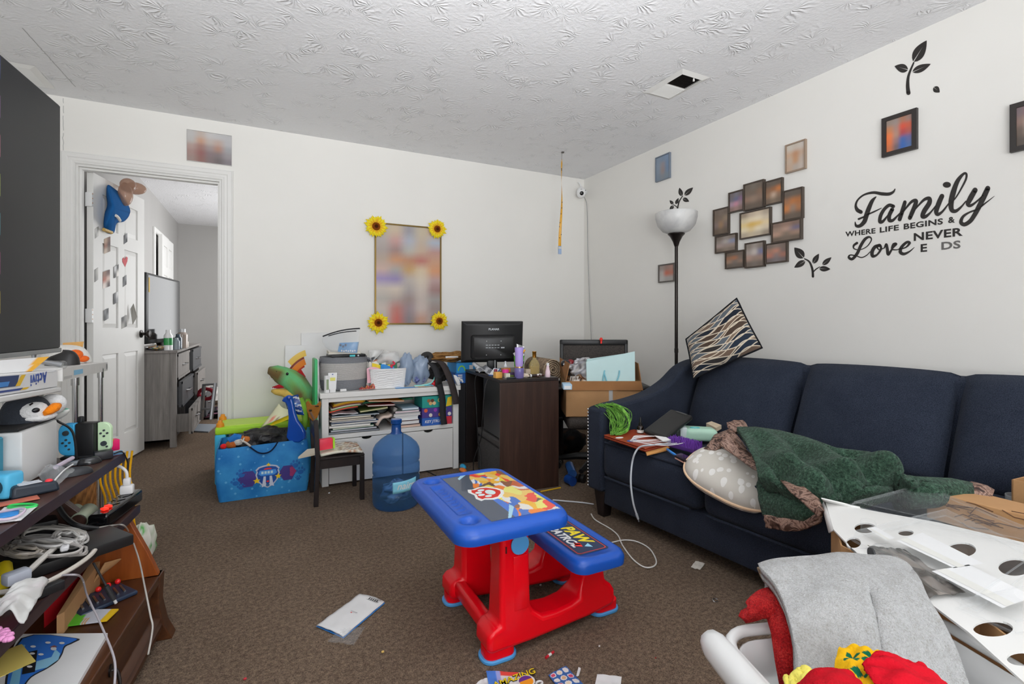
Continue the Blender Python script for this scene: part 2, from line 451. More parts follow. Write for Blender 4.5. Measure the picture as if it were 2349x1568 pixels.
def _fab():
    q = NT('navy_fabric'); q.set(.95,spec=.08,sheen=.04)
    f = q.noise(330,det=2); g = q.noise(9,det=4)
    q.base(q.mixc(1.0,q.ramp(f,[(.3,'#20252f'),(.7,'#373d4b')]),q.ramp(g,[(.3,(.8,.8,.82)),(.7,(1,1,1))]),'MULTIPLY'))
    h = q.math('ADD',q.math('MULTIPLY',f,.25),q.noise(7,det=3,dist=.5)); q.bump(h,.35,.012)
    q = NT('green_fleece'); q.set(.98,spec=.05,sheen=.10)
    f = q.noise(120,det=3,rough=.7); g = q.noise(14,det=3)
    q.base(q.mixc(1.0,q.ramp(f,[(.3,'#1c2a21'),(.55,'#3b5545'),(.75,'#5c7864')]),q.ramp(g,[(.3,(.75,)*3),(.7,(1,)*3)]),'MULTIPLY')); q.bump(f,.9,.01)
    q = NT('camo_satin'); q.set(.42,spec=.4)
    v = q.mapping((40,14,14)); f = q.noise(1.6,v,det=5,dist=1.6)
    q.base(q.ramp(f,[(.36,'#2c1c18'),(.45,'#6b4f43'),(.53,'#a58778'),(.62,'#4a342c')])); q.bump(f,.4,.006)
    for nm,a,b,c in (('white_terry','#c9c6c0','#e6e6e6','#f6f6f5'),('red_terry','#9c0a10','#cf1118','#ee3a35'),('tan_terry','#a28b70','#c4ae92','#d8c6ac')):
        q = NT(nm); q.set(.98,spec=.05,sheen=.06)
        f = q.noise(330,det=3,rough=.75,dist=.2); g = q.noise(60,det=2)
        q.base(q.ramp(q.math('ADD',q.math('MULTIPLY',f,.7),q.math('MULTIPLY',g,.3)),[(.34,a),(.5,b),(.62,c)])); q.bump(f,1.0,.012)
    # throw pillow with wavy bands
    q = NT('wave_fabric'); q.set(.85,spec=.15,sheen=.15)
    sp = q.n('ShaderNodeSeparateXYZ'); q.l(q.co('UV'),sp.inputs[0]); u,v = sp.outputs[0],sp.outputs[1]
    def wave(fr,ph,am): return q.math('MULTIPLY',q.math('SINE',q.math('MULTIPLY_ADD',v,fr,ph)),am)
    r1 = q.math('MULTIPLY_ADD',u,8.0,wave(8,.4,.7)); r2 = q.math('MULTIPLY_ADD',u,8.0,wave(6,3.1,.6)); r3 = q.math('MULTIPLY_ADD',u,4.5,wave(5,1.6,.5))
    cell = q.n('ShaderNodeTexWhiteNoise',noise_dimensions='3D'); cb = q.n('ShaderNodeCombineXYZ')
    for i,x in enumerate((r1,r2,r3)): q.l(q.math('FLOOR',x),cb.inputs[i])
    q.l(cb.outputs[0],cell.inputs[0])
    basec = q.ramp(cell.outputs[0],[(0,'#1f2530'),(.2,'#4c3d33'),(.38,'#6f5c4e'),(.52,'#5b6269'),(.68,'#33302f'),(.8,'#26303f'),(.9,'#7d6a5a')],'CONSTANT')
    ln = None
    for x in (r1,r2,r3):
        d = q.math('ABSOLUTE',q.math('SUBTRACT',q.math('FRACT',x),.5)); e = q.math('GREATER_THAN',d,.43 if x is not r3 else .46)
        ln = e if ln is None else q.math('MAXIMUM',ln,e)
    q.base(q.mixc(ln,basec,'#d9cbb6')); q.bump(q.noise(220),.4,.004)
    # nursing pillow cloth with pale feather marks
    q = NT('leaf_cloth'); q.set(.9,spec=.1)
    vo = q.n('ShaderNodeTexVoronoi'); vo.inputs['Scale'].default_value = 26; q.l(q.mapping((1.0,1.3,.55)),vo.inputs['Vector'])
    m = q.math('LESS_THAN',vo.outputs['Distance'],.36)
    q.base(q.mixc(q.math('MULTIPLY',m,.8),'#c9c4bb','#f0eeea')); q.bump(q.noise(9,det=3),.25,.01)
    q = NT('hair_green'); q.set(.35,spec=.5)
    q.base(q.ramp(q.noise(60),[(.3,'#3c7a1c'),(.7,'#86bf4e')]))
    q = NT('ottoman_grey'); q.set(.9); q.base(q.ramp(q.noise(160),[(.3,'#3c3a39'),(.7,'#565352')])); q.bump(q.noise(200),.4,.004)
    q = NT('basket_weave'); q.set(.95)
    sp = q.n('ShaderNodeSeparateXYZ'); q.l(q.co(),sp.inputs[0])
    z = sp.outputs[2]
    bandv = q.math('MAXIMUM',q.math('GREATER_THAN',z,.178),q.math('LESS_THAN',z,.07))
    rope = q.math('SINE',q.math('MULTIPLY',z,900.0)); nn = q.noise(150)
    q.base(q.mixc(1.0,q.mixc(bandv,'#bdbab7','#83858a'),q.ramp(nn,[(.3,(.85,)*3),(.7,(1,)*3)]),'MULTIPLY')); q.bump(q.math('ADD',rope,nn),.3,.003)
    q = NT('tv_glass'); q.set(.3,spec=.2)
    q.base(q.ramp(q.noise(2.2,det=2),[(.35,'#15161a'),(.65,'#1c1d20')]))
    q = NT('mesh_black'); q.set(.7); q.base(q.ramp(q.noise(300),[(.4,'#191716'),(.6,'#4a413b')]))
    q = NT('lamp_glass'); q.set(.35,trans=.25); q.base(q.ramp(q.noise(5,det=4,dist=1.5),[(.35,'#d6d6d6'),(.65,'#f2f2f0')]))
    q = NT('red_led'); q.set(.3,em='#ff2a18',emst=2.5); q.base(q.ramp(q.noise(40),[(.3,'#e01010'),(.7,'#ff3a2a')]))
    q = NT('window_sky'); q.set(.3,em='#f4f8ff',emst=1.2); q.base(q.ramp(q.noise(2),[(.3,'#e8eef6'),(.7,'#ffffff')]))
    q = NT('rug_roll'); q.set(.95)
    q.base(q.ramp(q.noise(50,det=3),[(.35,'#5d4d3f'),(.6,'#97826b')])); q.bump(q.noise(140),.6,.005)
    q = NT('black_puffer'); q.set(.4,spec=.5); q.base(q.ramp(q.noise(20),[(.3,'#0e0e10'),(.7,'#1d1d20')])); q.bump(q.noise(26,det=3,dist=1),.5,.02)
    q = NT('duct_shade'); q.set(.9); q.base(q.ramp(q.noise(30),[(.3,'#060505'),(.7,'#0e0c0c')]))
    q = NT('toy_bin_cloth'); q.set(.6,spec=.25)
    vo = q.n('ShaderNodeTexVoronoi'); vo.inputs['Scale'].default_value = 26; q.l(q.co(),vo.inputs['Vector'])
    d = q.math('LESS_THAN',vo.outputs['Distance'],.17); g = q.noise(5,det=4)
    q.base(q.mixc(q.math('MULTIPLY',d,.5),q.ramp(g,[(.35,'#1f6fb4'),(.65,'#3f97d3')]),'#7cc3ea')); q.bump(q.noise(120),.15,.003)
_fab()
# ------------------------------------------------------------------ the room shell
YB2,YFAR,XBL,XBR = YB + .12,8.4,-1.06,1.35
struct(MB().box(XL - .1,XR + .1,YF - .1,YB2,-.1,0).box(XBL - .1,XBR + .1,YB2,YFAR + .1,-.1,0),'floor','carpet',smooth=0)
struct(MB().box(XL - .1,XR + .1,YF - .1,YB2,ZC,ZC + .1),'ceiling','ceiling_texture',smooth=0)
struct(MB().box(XBL - .1,XBR + .1,YB2,YFAR + .1,ZC,ZC + .1),'ceiling_bedroom','ceiling_texture',smooth=0)
DX0,DX1,DZ = -1.05,-.25,2.035
struct(MB().box(XL - .1,DX0,YB,YB2,0,ZC).box(DX1,XR + .1,YB,YB2,0,ZC).box(DX0,DX1,YB,YB2,DZ,ZC),'wall_back','wall_paint',smooth=0)
struct(MB().box(XR,XR + .1,YF - .1,YB,0,ZC),'wall_right','wall_paint',smooth=0)
def holed(name,horiz,a0,a1,h0,h1,z0,z1,at,th,m='wall_paint'):
    mb = MB()
    for u0,u1,w0,w1 in ((a0,h0,0,ZC),(h1,a1,0,ZC),(h0,h1,0,z0),(h0,h1,z1,ZC)):
        if horiz: mb.box(u0,u1,at,at + th,w0,w1)
        else: mb.box(at,at + th,u0,u1,w0,w1)
    return struct(mb,name,m,smooth=0)
holed('wall_rear',True,XL - .1,XR + .1,-.7,1.8,.7,2.18,YF - .1,.1)
holed('wall_left',False,YF,YB,-1.2,.1,.72,2.15,XL - .1,.1)
struct(MB().box(XBL - .1,XBL,YB2,YFAR,0,ZC),'wall_bedroom_left','bedroom_paint',smooth=0)
struct(MB().box(XBL - .1,XBR + .1,YFAR,YFAR + .1,0,ZC),'wall_bedroom_back','bedroom_paint',smooth=0)
struct(MB().box(XBR,XBR + .1,YB2,YFAR,0,ZC),'wall_bedroom_right','bedroom_paint',smooth=0)
def window(name,horiz,c,at,wd,z0,z1,sgn):
    mb = MB(); f = .05
    def bx(m,u0,u1,w0,w1,d0,d1):
        if horiz: m.box(u0,u1,min(at + sgn*d0,at + sgn*d1),max(at + sgn*d0,at + sgn*d1),w0,w1)
        else: m.box(min(at + sgn*d0,at + sgn*d1),max(at + sgn*d0,at + sgn*d1),u0,u1,w0,w1)
    a0,a1 = c - wd/2,c + wd/2
    for u0,u1,w0,w1 in ((a0,a0 + f,z0,z1),(a1 - f,a1,z0,z1),(a0 + f,a1 - f,z0,z0 + f),(a0 + f,a1 - f,z1 - f,z1),(a0 + f,a1 - f,(z0 + z1)/2 - .02,(z0 + z1)/2 + .02)):
        bx(mb,u0,u1,w0,w1,-.06,-.02)
    o = struct(mb,name,'white_paint',smooth=0)
    p = MB(); bx(p,a0,a1,z0,z1,-.075,-.07); p.build('window_pane','window_sky',o,smooth=0)
window('window_1',True,.55,YF,2.5,.7,2.18,1)
window('window_2',False,-.55,XL,1.3,.72,2.15,1)
window('window_3',True,.75,YFAR,.9,.8,2.1,-1)
# baseboards
bb = [(0,0),(.014,0),(.014,.07),(.008,.085),(0,.085)]
struct(MB().box(DX1 + .075,XR,YB - .014,YB,0,.085),'baseboard_back','white_paint',bev=.004)
struct(MB().box(XR - .014,XR,YF,YB - .014,0,.085),'baseboard_right','white_paint',bev=.004)
struct(MB().box(XBL,XBL + .014,YB2,YFAR,0,.085),'baseboard_bedroom','white_paint',bev=.004)
struct(MB().box(XBL + .014,XBR,YFAR - .014,YFAR,0,.085),'baseboard_far','white_paint',bev=.004)
# ceiling joint and wall seam cracks
cr = MB('#9a9a98'); a = gz(51,64,ZC - .001); b = gz(173,199,ZC - .001)
for k in range(16):
    p = a.lerp(b,k/16); q = a.lerp(b,(k + 1)/16); j = Vector((nz(k*3.1)*.004,0,0)); n = Vector((.0018,.0006,0))
    cr.quad(p + j - n,p + j + n,q - j + n,q - j - n)
for k in range(22):
    z0 = 2.43 - k*.0155; x = -1.105 + nz(k*1.9)*.006; x1 = -1.105 + nz((k + 1)*1.9)*.006
    if nz(k*.8,4) > -.22: cr.quad((x - .0012,YB - .001,z0),(x + .0014,YB - .001,z0),(x1 + .0014,YB - .001,z0 - .0155),(x1 - .0012,YB - .001,z0 - .0155))
struct(cr,'trim_3','decal',smooth=0)
# door casing: stepped colonial profile, mitred, plus jambs and stop
cs = MB(); prof = [(0,.004),(.006,.010),(.012,.010),(.02,.014),(.034,.013),(.040,.018),(.062,.018),(.066,.012),(.07,.012),(.074,0)]
def casing(mb,x0,x1,ztop,y,sg):
    L = []
    for u,t in prof:
        L.append([(x0 - u,y + sg*t,0),(x0 - u,y + sg*t,ztop + u),(x1 + u,y + sg*t,ztop + u),(x1 + u,y + sg*t,0)])
    for i in range(len(L) - 1):
        for k in range(3): mb.quad(L[i][k],L[i][k + 1],L[i + 1][k + 1],L[i + 1][k])
casing(cs,DX0 + .004,DX1 - .004,DZ - .004,YB,-1); casing(cs,DX0 + .004,DX1 - .004,DZ - .004,YB2,1)
cs.box(DX0 - .004,DX0 + .016,YB,YB2,0,DZ).box(DX1 - .016,DX1 + .004,YB,YB2,0,DZ).box(DX0 + .016,DX1 - .016,YB,YB2,DZ - .016,DZ + .004)
cs.box(DX0 + .016,DX0 + .027,YB + .03,YB2 - .042,0,DZ - .016).box(DX1 - .027,DX1 - .016,YB + .03,YB2 - .042,0,DZ - .016).box(DX0 + .027,DX1 - .027,YB + .03,YB2 - .042,DZ - .028,DZ - .016)
struct(cs,'trim_1','white_paint',smooth=30)
def panel_door(name,loc,rz,w,h,mat):
    mb = MB(); t = .036
    st = .115; ml = .09; xs = [(st,w/2 - ml/2),(w/2 + ml/2,w - st)]; zs = [(.2,.80),(.98,1.56),(1.66,1.89)]
    mb.box(0,w,-t + .012,-.012,0,h)
    for y0,y1 in ((-t,-t + .012),(-.012,0)):
        for u0,u1 in ((0,st),(w/2 - ml/2,w/2 + ml/2),(w - st,w)): mb.box(u0,u1,y0,y1,0,h)
        for z0,z1 in ((0,zs[0][0]),(zs[0][1],zs[1][0]),(zs[1][1],zs[2][0]),(zs[2][1],h)):
            for u0,u1 in xs: mb.box(u0,u1,y0,y1,z0,z1)
    for s in (0,1):
        for u0,u1 in xs:
            for z0,z1 in zs:
                g = .004; c = .032; yb = -t + .010 if s == 0 else -.010; yt = -t + .003 if s == 0 else -.003
                o_ = [(u0 + g,z0 + g),(u1 - g,z0 + g),(u1 - g,z1 - g),(u0 + g,z1 - g)]; i_ = [(u0 + c,z0 + c),(u1 - c,z0 + c),(u1 - c,z1 - c),(u0 + c,z1 - c)]
                A = [(x,yb,z) for x,z in o_]; B = [(x,yt,z) for x,z in i_]
                for k in range(4): mb.quad(A[k],A[(k + 1) % 4],B[(k + 1) % 4],B[k])
                mb.quad(*B)
    o = struct(mb,name,mat,smooth=0); o.location = loc; o.rotation_euler = (0,0,R(rz)); return o
d1 = panel_door('door_1',(-1.0226,YB2 + .01,.012),79,.755,2.005,'white_paint')
kb = MB(); kb.lathe([(.03,0),(.03,.006),(.012,.012),(.011,.03),(.026,.042),(.03,.055),(.024,.066),(0,.068)],n=20)
for side in (-1,1):
    k = MB(); k.T = xf((.695,-.036 if side < 0 else 0,.93),rx=90*(1 if side < 0 else -1)); k.lathe([(.031,0),(.03,.006),(.012,.012),(.011,.028),(.026,.040),(.031,.052),(.025,.062),(0,.064)],n=20)
    k.build('door_knob','dark_metal',d1)
for z in (.22,1.02,1.78):
    h = MB('#e4e2dc'); h.box(-.018,.0,-.0365,-.002,z,z + .09); h.cyl((-.004,.003,z),(-.004,.003,z + .09),.005,n=8)
    for q in range(3): h.col('#b9936a').box(-.014,-.006,-.0372,-.0364,z + .018 + q*.03,z + .026 + q*.03).col('#e4e2dc')
    h.build('hinge','paint_satin',d1)
d2 = panel_door('door_2',(XBL + .04,6.62,.012),90,.78,2.0,'white_paint')
c2 = MB()
for x0,x1,z0,z1 in ((6.55,6.62,0,2.01),(7.40,7.47,0,2.01),(6.55,7.47,2.01,2.08)): c2.box(XBL,XBL + .02,x0,x1,z0,z1)
struct(c2,'trim_2','white_paint',bev=.004)

# ------------------------------------------------------------------ ceiling registers
def register(x0,x1,y0,y1,label,dark):
    t = thing('ceiling_vent',label,'vent',((x0 + x1)/2,(y0 + y1)/2,ZC - .012)); w,d = (x1 - x0)/2,(y1 - y0)/2; m = .032
    f = MB()
    for k in range(4):
        P = [(-w,-d),(w,-d),(w,d),(-w,d)]; I = [(-w + m,-d + m),(w - m,-d + m),(w - m,d - m),(-w + m,d - m)]; n = (k + 1) % 4
        f.quad((*P[k],.011),(*P[n],.011),(*I[n],0),(*I[k],0)); f.quad((*I[k],0),(*I[n],0),(*I[n],.011),(*I[k],.011))
    f.build('frame','white_paint',t,smooth=0)
    b = MB(); b.box(-w + m,w - m,-d + m,d - m,.0105,.0115); b.build('duct','duct_shade',t,smooth=0)  # near-black sheet stands in for the shade inside the duct
    N = 22
    for k in range(N):
        y = -d + m + (k + .5)/N*(2*d - 2*m); s = MB(); front = y < 0
        tilt = 1 if (front and dark) else -1
        s.add([(-w + m,y - .0055,.0005 if tilt > 0 else .009),(w - m,y - .0055,.0005 if tilt > 0 else .009),(w - m,y + .0055,.009 if tilt > 0 else .0005),(-w + m,y + .0055,.009 if tilt > 0 else .0005)],[(0,1,2,3)])
        s.build('slat','dark_slat' if (front and dark) else 'white_paint',t,smooth=0)  # one half of the slats gets a darker brown colour
    if dark:
        l = MB(); l.cyl((w*.2,-d + m + .01,.004),(w*.2,-d + m + .01,-.012),.004,.006,10); l.build('lever','white_paint',t)
register(2.08,2.298,2.01,2.332,'white ceiling air register with half its louvres dark, above the sofa side',True)
register(-1.34,-1.11,3.60,3.90,'small pale ceiling vent in the corner above the black television',False)

# ------------------------------------------------------------------ pictures on the walls
def sm(t): return t*t*(3 - 2*t)
def cgrid(rows):
    H = len(rows); Wd = len(rows[0]); C = [[hx(c) for c in r] for r in rows]
    def f(u,v):
        y = (1 - v)*H - .5; x = u*Wd - .5; x = min(max(x,0),Wd - 1); y = min(max(y,0),H - 1)
        i = min(int(x),Wd - 2) if Wd > 1 else 0; j = min(int(y),H - 2) if H > 1 else 0; a = sm(x - i); b = sm(y - j)
        i1 = min(i + 1,Wd - 1); j1 = min(j + 1,H - 1)
        return tuple((C[j][i][k]*(1 - a) + C[j][i1][k]*a)*(1 - b) + (C[j1][i][k]*(1 - a) + C[j1][i1][k]*a)*b for k in range(3))
    return f
def wall_rect(tl,br,wall):
    # world rectangle on a wall from two picture corners -> (u0, u1, z0, z1); u runs left to right as seen
    g = (lambda p: gx(*p)) if wall == 'R' else (lambda p: gy(*p))
    a,b = g(tl),g(br)
    return (-a.y,-b.y,b.z,a.z) if wall == 'R' else (a.x,b.x,b.z,a.z)
def wp(wall,u,z,h):
    return (XR - h,-u,z) if wall == 'R' else (u,YB - h,z)
def picture(name,wall,rc,rows,label,cat,fr_col,fw=.015,dep=.018,mat='paint_satin'):
    u0,u1,z0,z1 = rc; uc = (u0 + u1)/2
    t = thing(name,label,cat,wp(wall,uc,z0,0)); o = Vector(wp(wall,uc,z0,0))
    def L(u,z,h): return Vector(wp(wall,u,z,h)) - o
    f = MB(fr_col)
    A = [(u0,z0),(u1,z0),(u1,z1),(u0,z1)]; B = [(u0 + fw,z0 + fw),(u1 - fw,z0 + fw),(u1 - fw,z1 - fw),(u0 + fw,z1 - fw)]
    for k in range(4):
        n = (k + 1) % 4
        f.quad(L(*A[k],0),L(*A[n],0),L(*A[n],dep),L(*A[k],dep)); f.quad(L(*A[k],dep),L(*A[n],dep),L(*B[n],dep),L(*B[k],dep)); f.quad(L(*B[k],dep),L(*B[n],dep),L(*B[n],.002),L(*B[k],.002))
    f.quad(*[L(a,b,.001) for a,b in A])
    f.build('frame',mat,t,smooth=0)
    p = MB(); cf = cgrid(rows)
    p.grid(lambda u,v: L(u0 + fw + u*(u1 - u0 - 2*fw),z0 + fw + v*(z1 - z0 - 2*fw),max(dep - .006,.004)),16,20,cf)
    p.build('photo','photo_print',t); return t
def midrect(tl,tr_,br,bl,wall):
    a = wall_rect(tl,br,wall); b = wall_rect(bl,tr_,wall)
    return ((a[0] + b[0])/2,(a[1] + b[1])/2,(a[2] + b[3] if b[3] < b[2] else a[2] + b[2])/2,(a[3] + (b[3] if b[3] > b[2] else b[2]))/2)
def mr(tl,tr_,br,bl,wall):
    g = (lambda p: gx(*p)) if wall == 'R' else (lambda p: gy(*p)); P = [g(p) for p in (tl,tr_,br,bl)]
    U = [-p.y for p in P] if wall == 'R' else [p.x for p in P]
    return ((U[0] + U[3])/2,(U[1] + U[2])/2,(P[2].z + P[3].z)/2,(P[0].z + P[1].z)/2)
picture('framed_picture','R',mr((1506.5,362),(1539,350),(1540,408),(1507,418),'R'),[['#7d8b9b','#76879b','#7688a0'],['#7f8c9b','#8d8587','#6f849e'],['#7c8896','#8c7f7c','#6d8199'],['#75828e','#7d8288','#75838f']],'slim portrait picture with a blue backdrop, high up above the floor lamp bowl','picture','#6b7480',.008)
picture('framed_picture','R',mr((1804.5,333),(1851,320.5),(1852,386.5),(1805.5,399),'R'),[['#bdb4a9','#b9aea2','#bdb3aa'],['#b89b83','#b08465','#b49a86'],['#b3a08f','#b48a68','#b0a094'],['#b39a86','#a89c92','#b3a69c']],'small light brown framed picture hung above the photo collage','picture','#8d7a69',.008)
picture('framed_picture','R',mr((2027,273),(2108.6,248),(2105,341.6),(2026,363),'R'),[['#8a7a70','#8d7f78','#9a6a54','#8a6f66'],['#b3764f','#9a7a70','#c24a34','#b4543c'],['#d4703f','#a4806e','#9c3f42','#a05046'],['#cc6a3a','#8a6a6a','#3b5c95','#5a5a86'],['#b5653f','#6a5a5a','#2f5a9c','#4a628f']],'dark framed picture of orange and blue shapes below the large leaf sprig','picture','#2b2725',.02)
picture('framed_picture','R',mr((2323,244),(2416,212),(2412,330),(2317,353),'R'),[['#6a5a5c','#8a5a62','#7a6a66'],['#7a6258','#b09a8c','#8a746a'],['#5a4c42','#a58f80','#6a5a50'],['#4a4038','#5a4e44','#4a423c']],'dark framed picture cut by the right edge of the photo','picture','#2b2725',.02)
picture('framed_picture','R',mr((1514.5,606),(1551,604),(1550,647),(1512,647),'R'),[['#8d8079','#8a6f66','#9a7468'],['#a39c98','#b0604a','#a86a58'],['#a9a6a3','#9a938f','#9a948f']],'small landscape picture half hidden behind the floor lamp pole','picture','#55504c',.01)
# collage: photo frames butted round a central one, one board
cols = [['#6b5d52','#77675a','#8a7866','#7a6a66','#93765a','#9b7038','#7a6650','#6b5d50'],['#6f6a72','#5c5f78','#7a5f78','#9a7f8d','#b27d8b','#8b6f6a'],['#6b6258','#6a5c50','#78604f','#846a5a','#8b7566','#5e5146'],['#5e554c','#8a5c3c','#b56f3f','#8a6a52','#b39a86','#776656'],['#5e554c','#a86a3c','#9a6238','#b3703f','#8a7464','#5e5146'],['#8a6f62','#a88a7a','#6a6274','#a58472','#77675a','#6a5c50'],['#7a6a62','#b07a66','#6e5c56','#a86a58','#7d6a68','#6c6264'],['#8f857d','#b5aba6','#6a6a86','#9d7f72','#8a7468','#6b6058'],['#5c5048','#9a6446','#6a5a50','#8a6e5e','#6c6058','#5e544c'],['#8a8078','#a39a96','#7a7f96','#a08d86','#8f8078','#7a6c62']]
RC = [((118,560),(335,500),(335,880),(118,915)),((335,320),(545,265),(545,560),(335,600)),((545,205),(825,130),(825,520),(545,570)),((830,165),(1075,105),(1080,450),(830,500)),((1085,295),(1360,235),(1362,670),(1085,705)),((930,720),(1345,680),(1345,965),(930,1010)),((840,1020),(1150,985),(1140,1270),(840,1300)),((560,1010),(830,980),(830,1330),(560,1365)),((290,1140),(550,1100),(550,1345),(290,1370)),((145,910),(440,880),(440,1120),(145,1155)),((490,590),(915,520),(915,900),(490,960))]
def c3(p): return (1620 + p[0]/6.03,390 + p[1]/6.03)
rects = [mr(*[c3(p) for p in q],'R') for q in RC]
cu = sum(r[0] + r[1] for r in rects)/(2*len(rects)); cz = min(r[2] for r in rects)
t = thing('photo_collage','large cluster of dark photo frames joined round a cream centre panel','picture',wp('R',cu,cz,0)); o0 = Vector(wp('R',cu,cz,0))
for i,(u0,u1,z0,z1) in enumerate(rects):
    f = MB('#41372f'); fw = .009; dp = .02 + (i % 3)*.002
    def L(u,z,h): return Vector(wp('R',u,z,h)) - o0
    A = [(u0,z0),(u1,z0),(u1,z1),(u0,z1)]; B = [(u0 + fw,z0 + fw),(u1 - fw,z0 + fw),(u1 - fw,z1 - fw),(u0 + fw,z1 - fw)]
    for k in range(4):
        n = (k + 1) % 4
        f.quad(L(*A[k],0),L(*A[n],0),L(*A[n],dp),L(*A[k],dp)); f.quad(L(*A[k],dp),L(*A[n],dp),L(*B[n],dp - .002),L(*B[k],dp - .002))
    fo = f.build('frame','paint_satin',t,smooth=0)
    if i == 10: rows = [['#8f7f6e','#b5a48f','#c4b39c','#a39482'],['#c9b99a','#d9c9ab','#dccdb3','#c4b59f'],['#d5bd84','#c9a24e','#cfae66','#d5c19a'],['#d6c8a8','#cfb988','#d8cbb0','#cabba2'],['#a89a86','#b8a98f','#b0a28c','#8f8272']]
    else:
        c = cols[i]; rows = [[mix(c[0],'#5a4d43',.5),c[0],mix(c[0],'#5a4d43',.5)],[mix(c[1],'#6b5d50',.5),c[1],c[2 % len(c)]],[c[3],c[4],mix(c[3],'#6b5d50',.4)],[mix(c[-1],'#54483e',.4),c[-1],mix(c[-1],'#54483e',.4)]]
    p = MB(); p.grid(lambda u,v: L(u0 + fw + u*(u1 - u0 - 2*fw),z0 + fw + v*(z1 - z0 - 2*fw),dp - .005),12,14,cgrid(rows)); p.build('photo','photo_print',fo)
# canvas print standing on the door casing
picture('canvas_print','B',mr((428,296),(532,313),(532,380),(429,370),'B'),[['#b3b1b0','#b5a69d','#bab7b6','#b4b3b4','#b0afb0'],['#b0adab','#b58f78','#b2a8a3','#b09a90','#adacae'],['#a58f88','#94716a','#968a88','#a58070','#98989c'],['#9a807a','#8a5f5c','#7f7072','#7a6f70','#8f8a8c'],['#93807a','#86625c','#7a6c6c','#6a6262','#7a7478']],'frameless photo of two people standing on the door casing','picture','#b9b7b5',.002,.012)
# sunflower poster
rc = mr((856,512),(1009,521),(1013,743),(861,745),'B')
rows = [['#b3a893','#b7a58f','#8f8c92','#b5a993','#b39a88'],['#a39a96','#b58d86','#a0a4b0','#b0a08f','#9fa8b5'],['#9a8f8a','#8f7470','#a6a39c','#b29a86','#a8837a'],['#a39284','#b58462','#a87a5e','#a5645c','#b38a70'],['#b59a90','#98938f','#b08d5e','#c2b095','#bd8560'],['#8f80a8','#8478a0','#a89f98','#c0b3a2','#a58a86'],['#b5aaa0','#bdb0a2','#9a9290','#b8aca2','#8a6a68'],['#a39d96','#a0918a','#8a7a76','#b0a39c','#8f8a86'],['#b5a8a0','#a86a62','#8a7a7e','#b5a6a0','#8a7a76'],['#a5a29e','#b05e54','#7d7478','#b08a78','#9a928e']]
pic = picture('framed_poster','B',rc,rows,'tall photo poster in a thin gold frame on the back wall, sunflowers at its corners','picture','#6d5a34',.012,.02,'metal_col')
fo = bpy.data.objects
def sunflower(px,py,rad,label,sd,npet):
    c = gy(px,py,YB - .035); rnd = random.Random(sd)
    t = thing('sunflower',label,'flower',(c.x,YB,c.z),0,'artificial sunflowers on the poster corners')
    for layer in range(2):
        for k in range(npet):
            a = 2*math.pi*(k + .5*layer)/npet + rnd.uniform(-.08,.08); l = rad*rnd.uniform(.88,1.05)*(1 - .12*layer); wd = rad*.2
            P = MB(); h0 = -.03 - .006*layer
            def fn(u,v,a=a,l=l,wd=wd,h0=h0):
                r = rad*.22 + (l - rad*.22)*v; ww = wd*math.sin(math.pi*min(1,.18 + .82*v)) ** .8*(1 - v ** 5*.95); s_ = (u - .5)*2*ww
                return (r*math.cos(a) - s_*math.sin(a),h0 - .010*math.sin(v*2.6) + .004*abs(u - .5)*2,r*math.sin(a) + s_*math.cos(a))
            P.grid(fn,4,6,lambda u,v: mix('#d99a0c','#f6cf1e',min(1,v*1.6)) if u != .5 else mix('#b87a08','#e0ae14',v))
            P.build('petal','paint_matte',t,smooth=180)
    d = MB(); d.T = xf((0,-.036,0),rx=90)
    d.lathe([(rad*.34,-.006),(rad*.33,.004),(rad*.26,.010),(rad*.14,.010),(rad*.1,.005),(0,.004)],n=24,cols=['#5a2c08','#6a360c','#7a3e10','#5c2b0a','#3d1c06','#3a1a06'])
    d.noisy(.002,130).build('seed_head','cloth_plain',t)
sunflower(863,519,.096,'yellow sunflower on the upper left corner of the poster',1,17)
sunflower(1003,525,.086,'yellow sunflower on the upper right corner of the poster',2,17)
sunflower(868,740,.094,'yellow sunflower with long petals on the lower left corner of the poster',3,11)
sunflower(1008,736,.088,'yellow sunflower on the lower right corner of the poster',4,12)

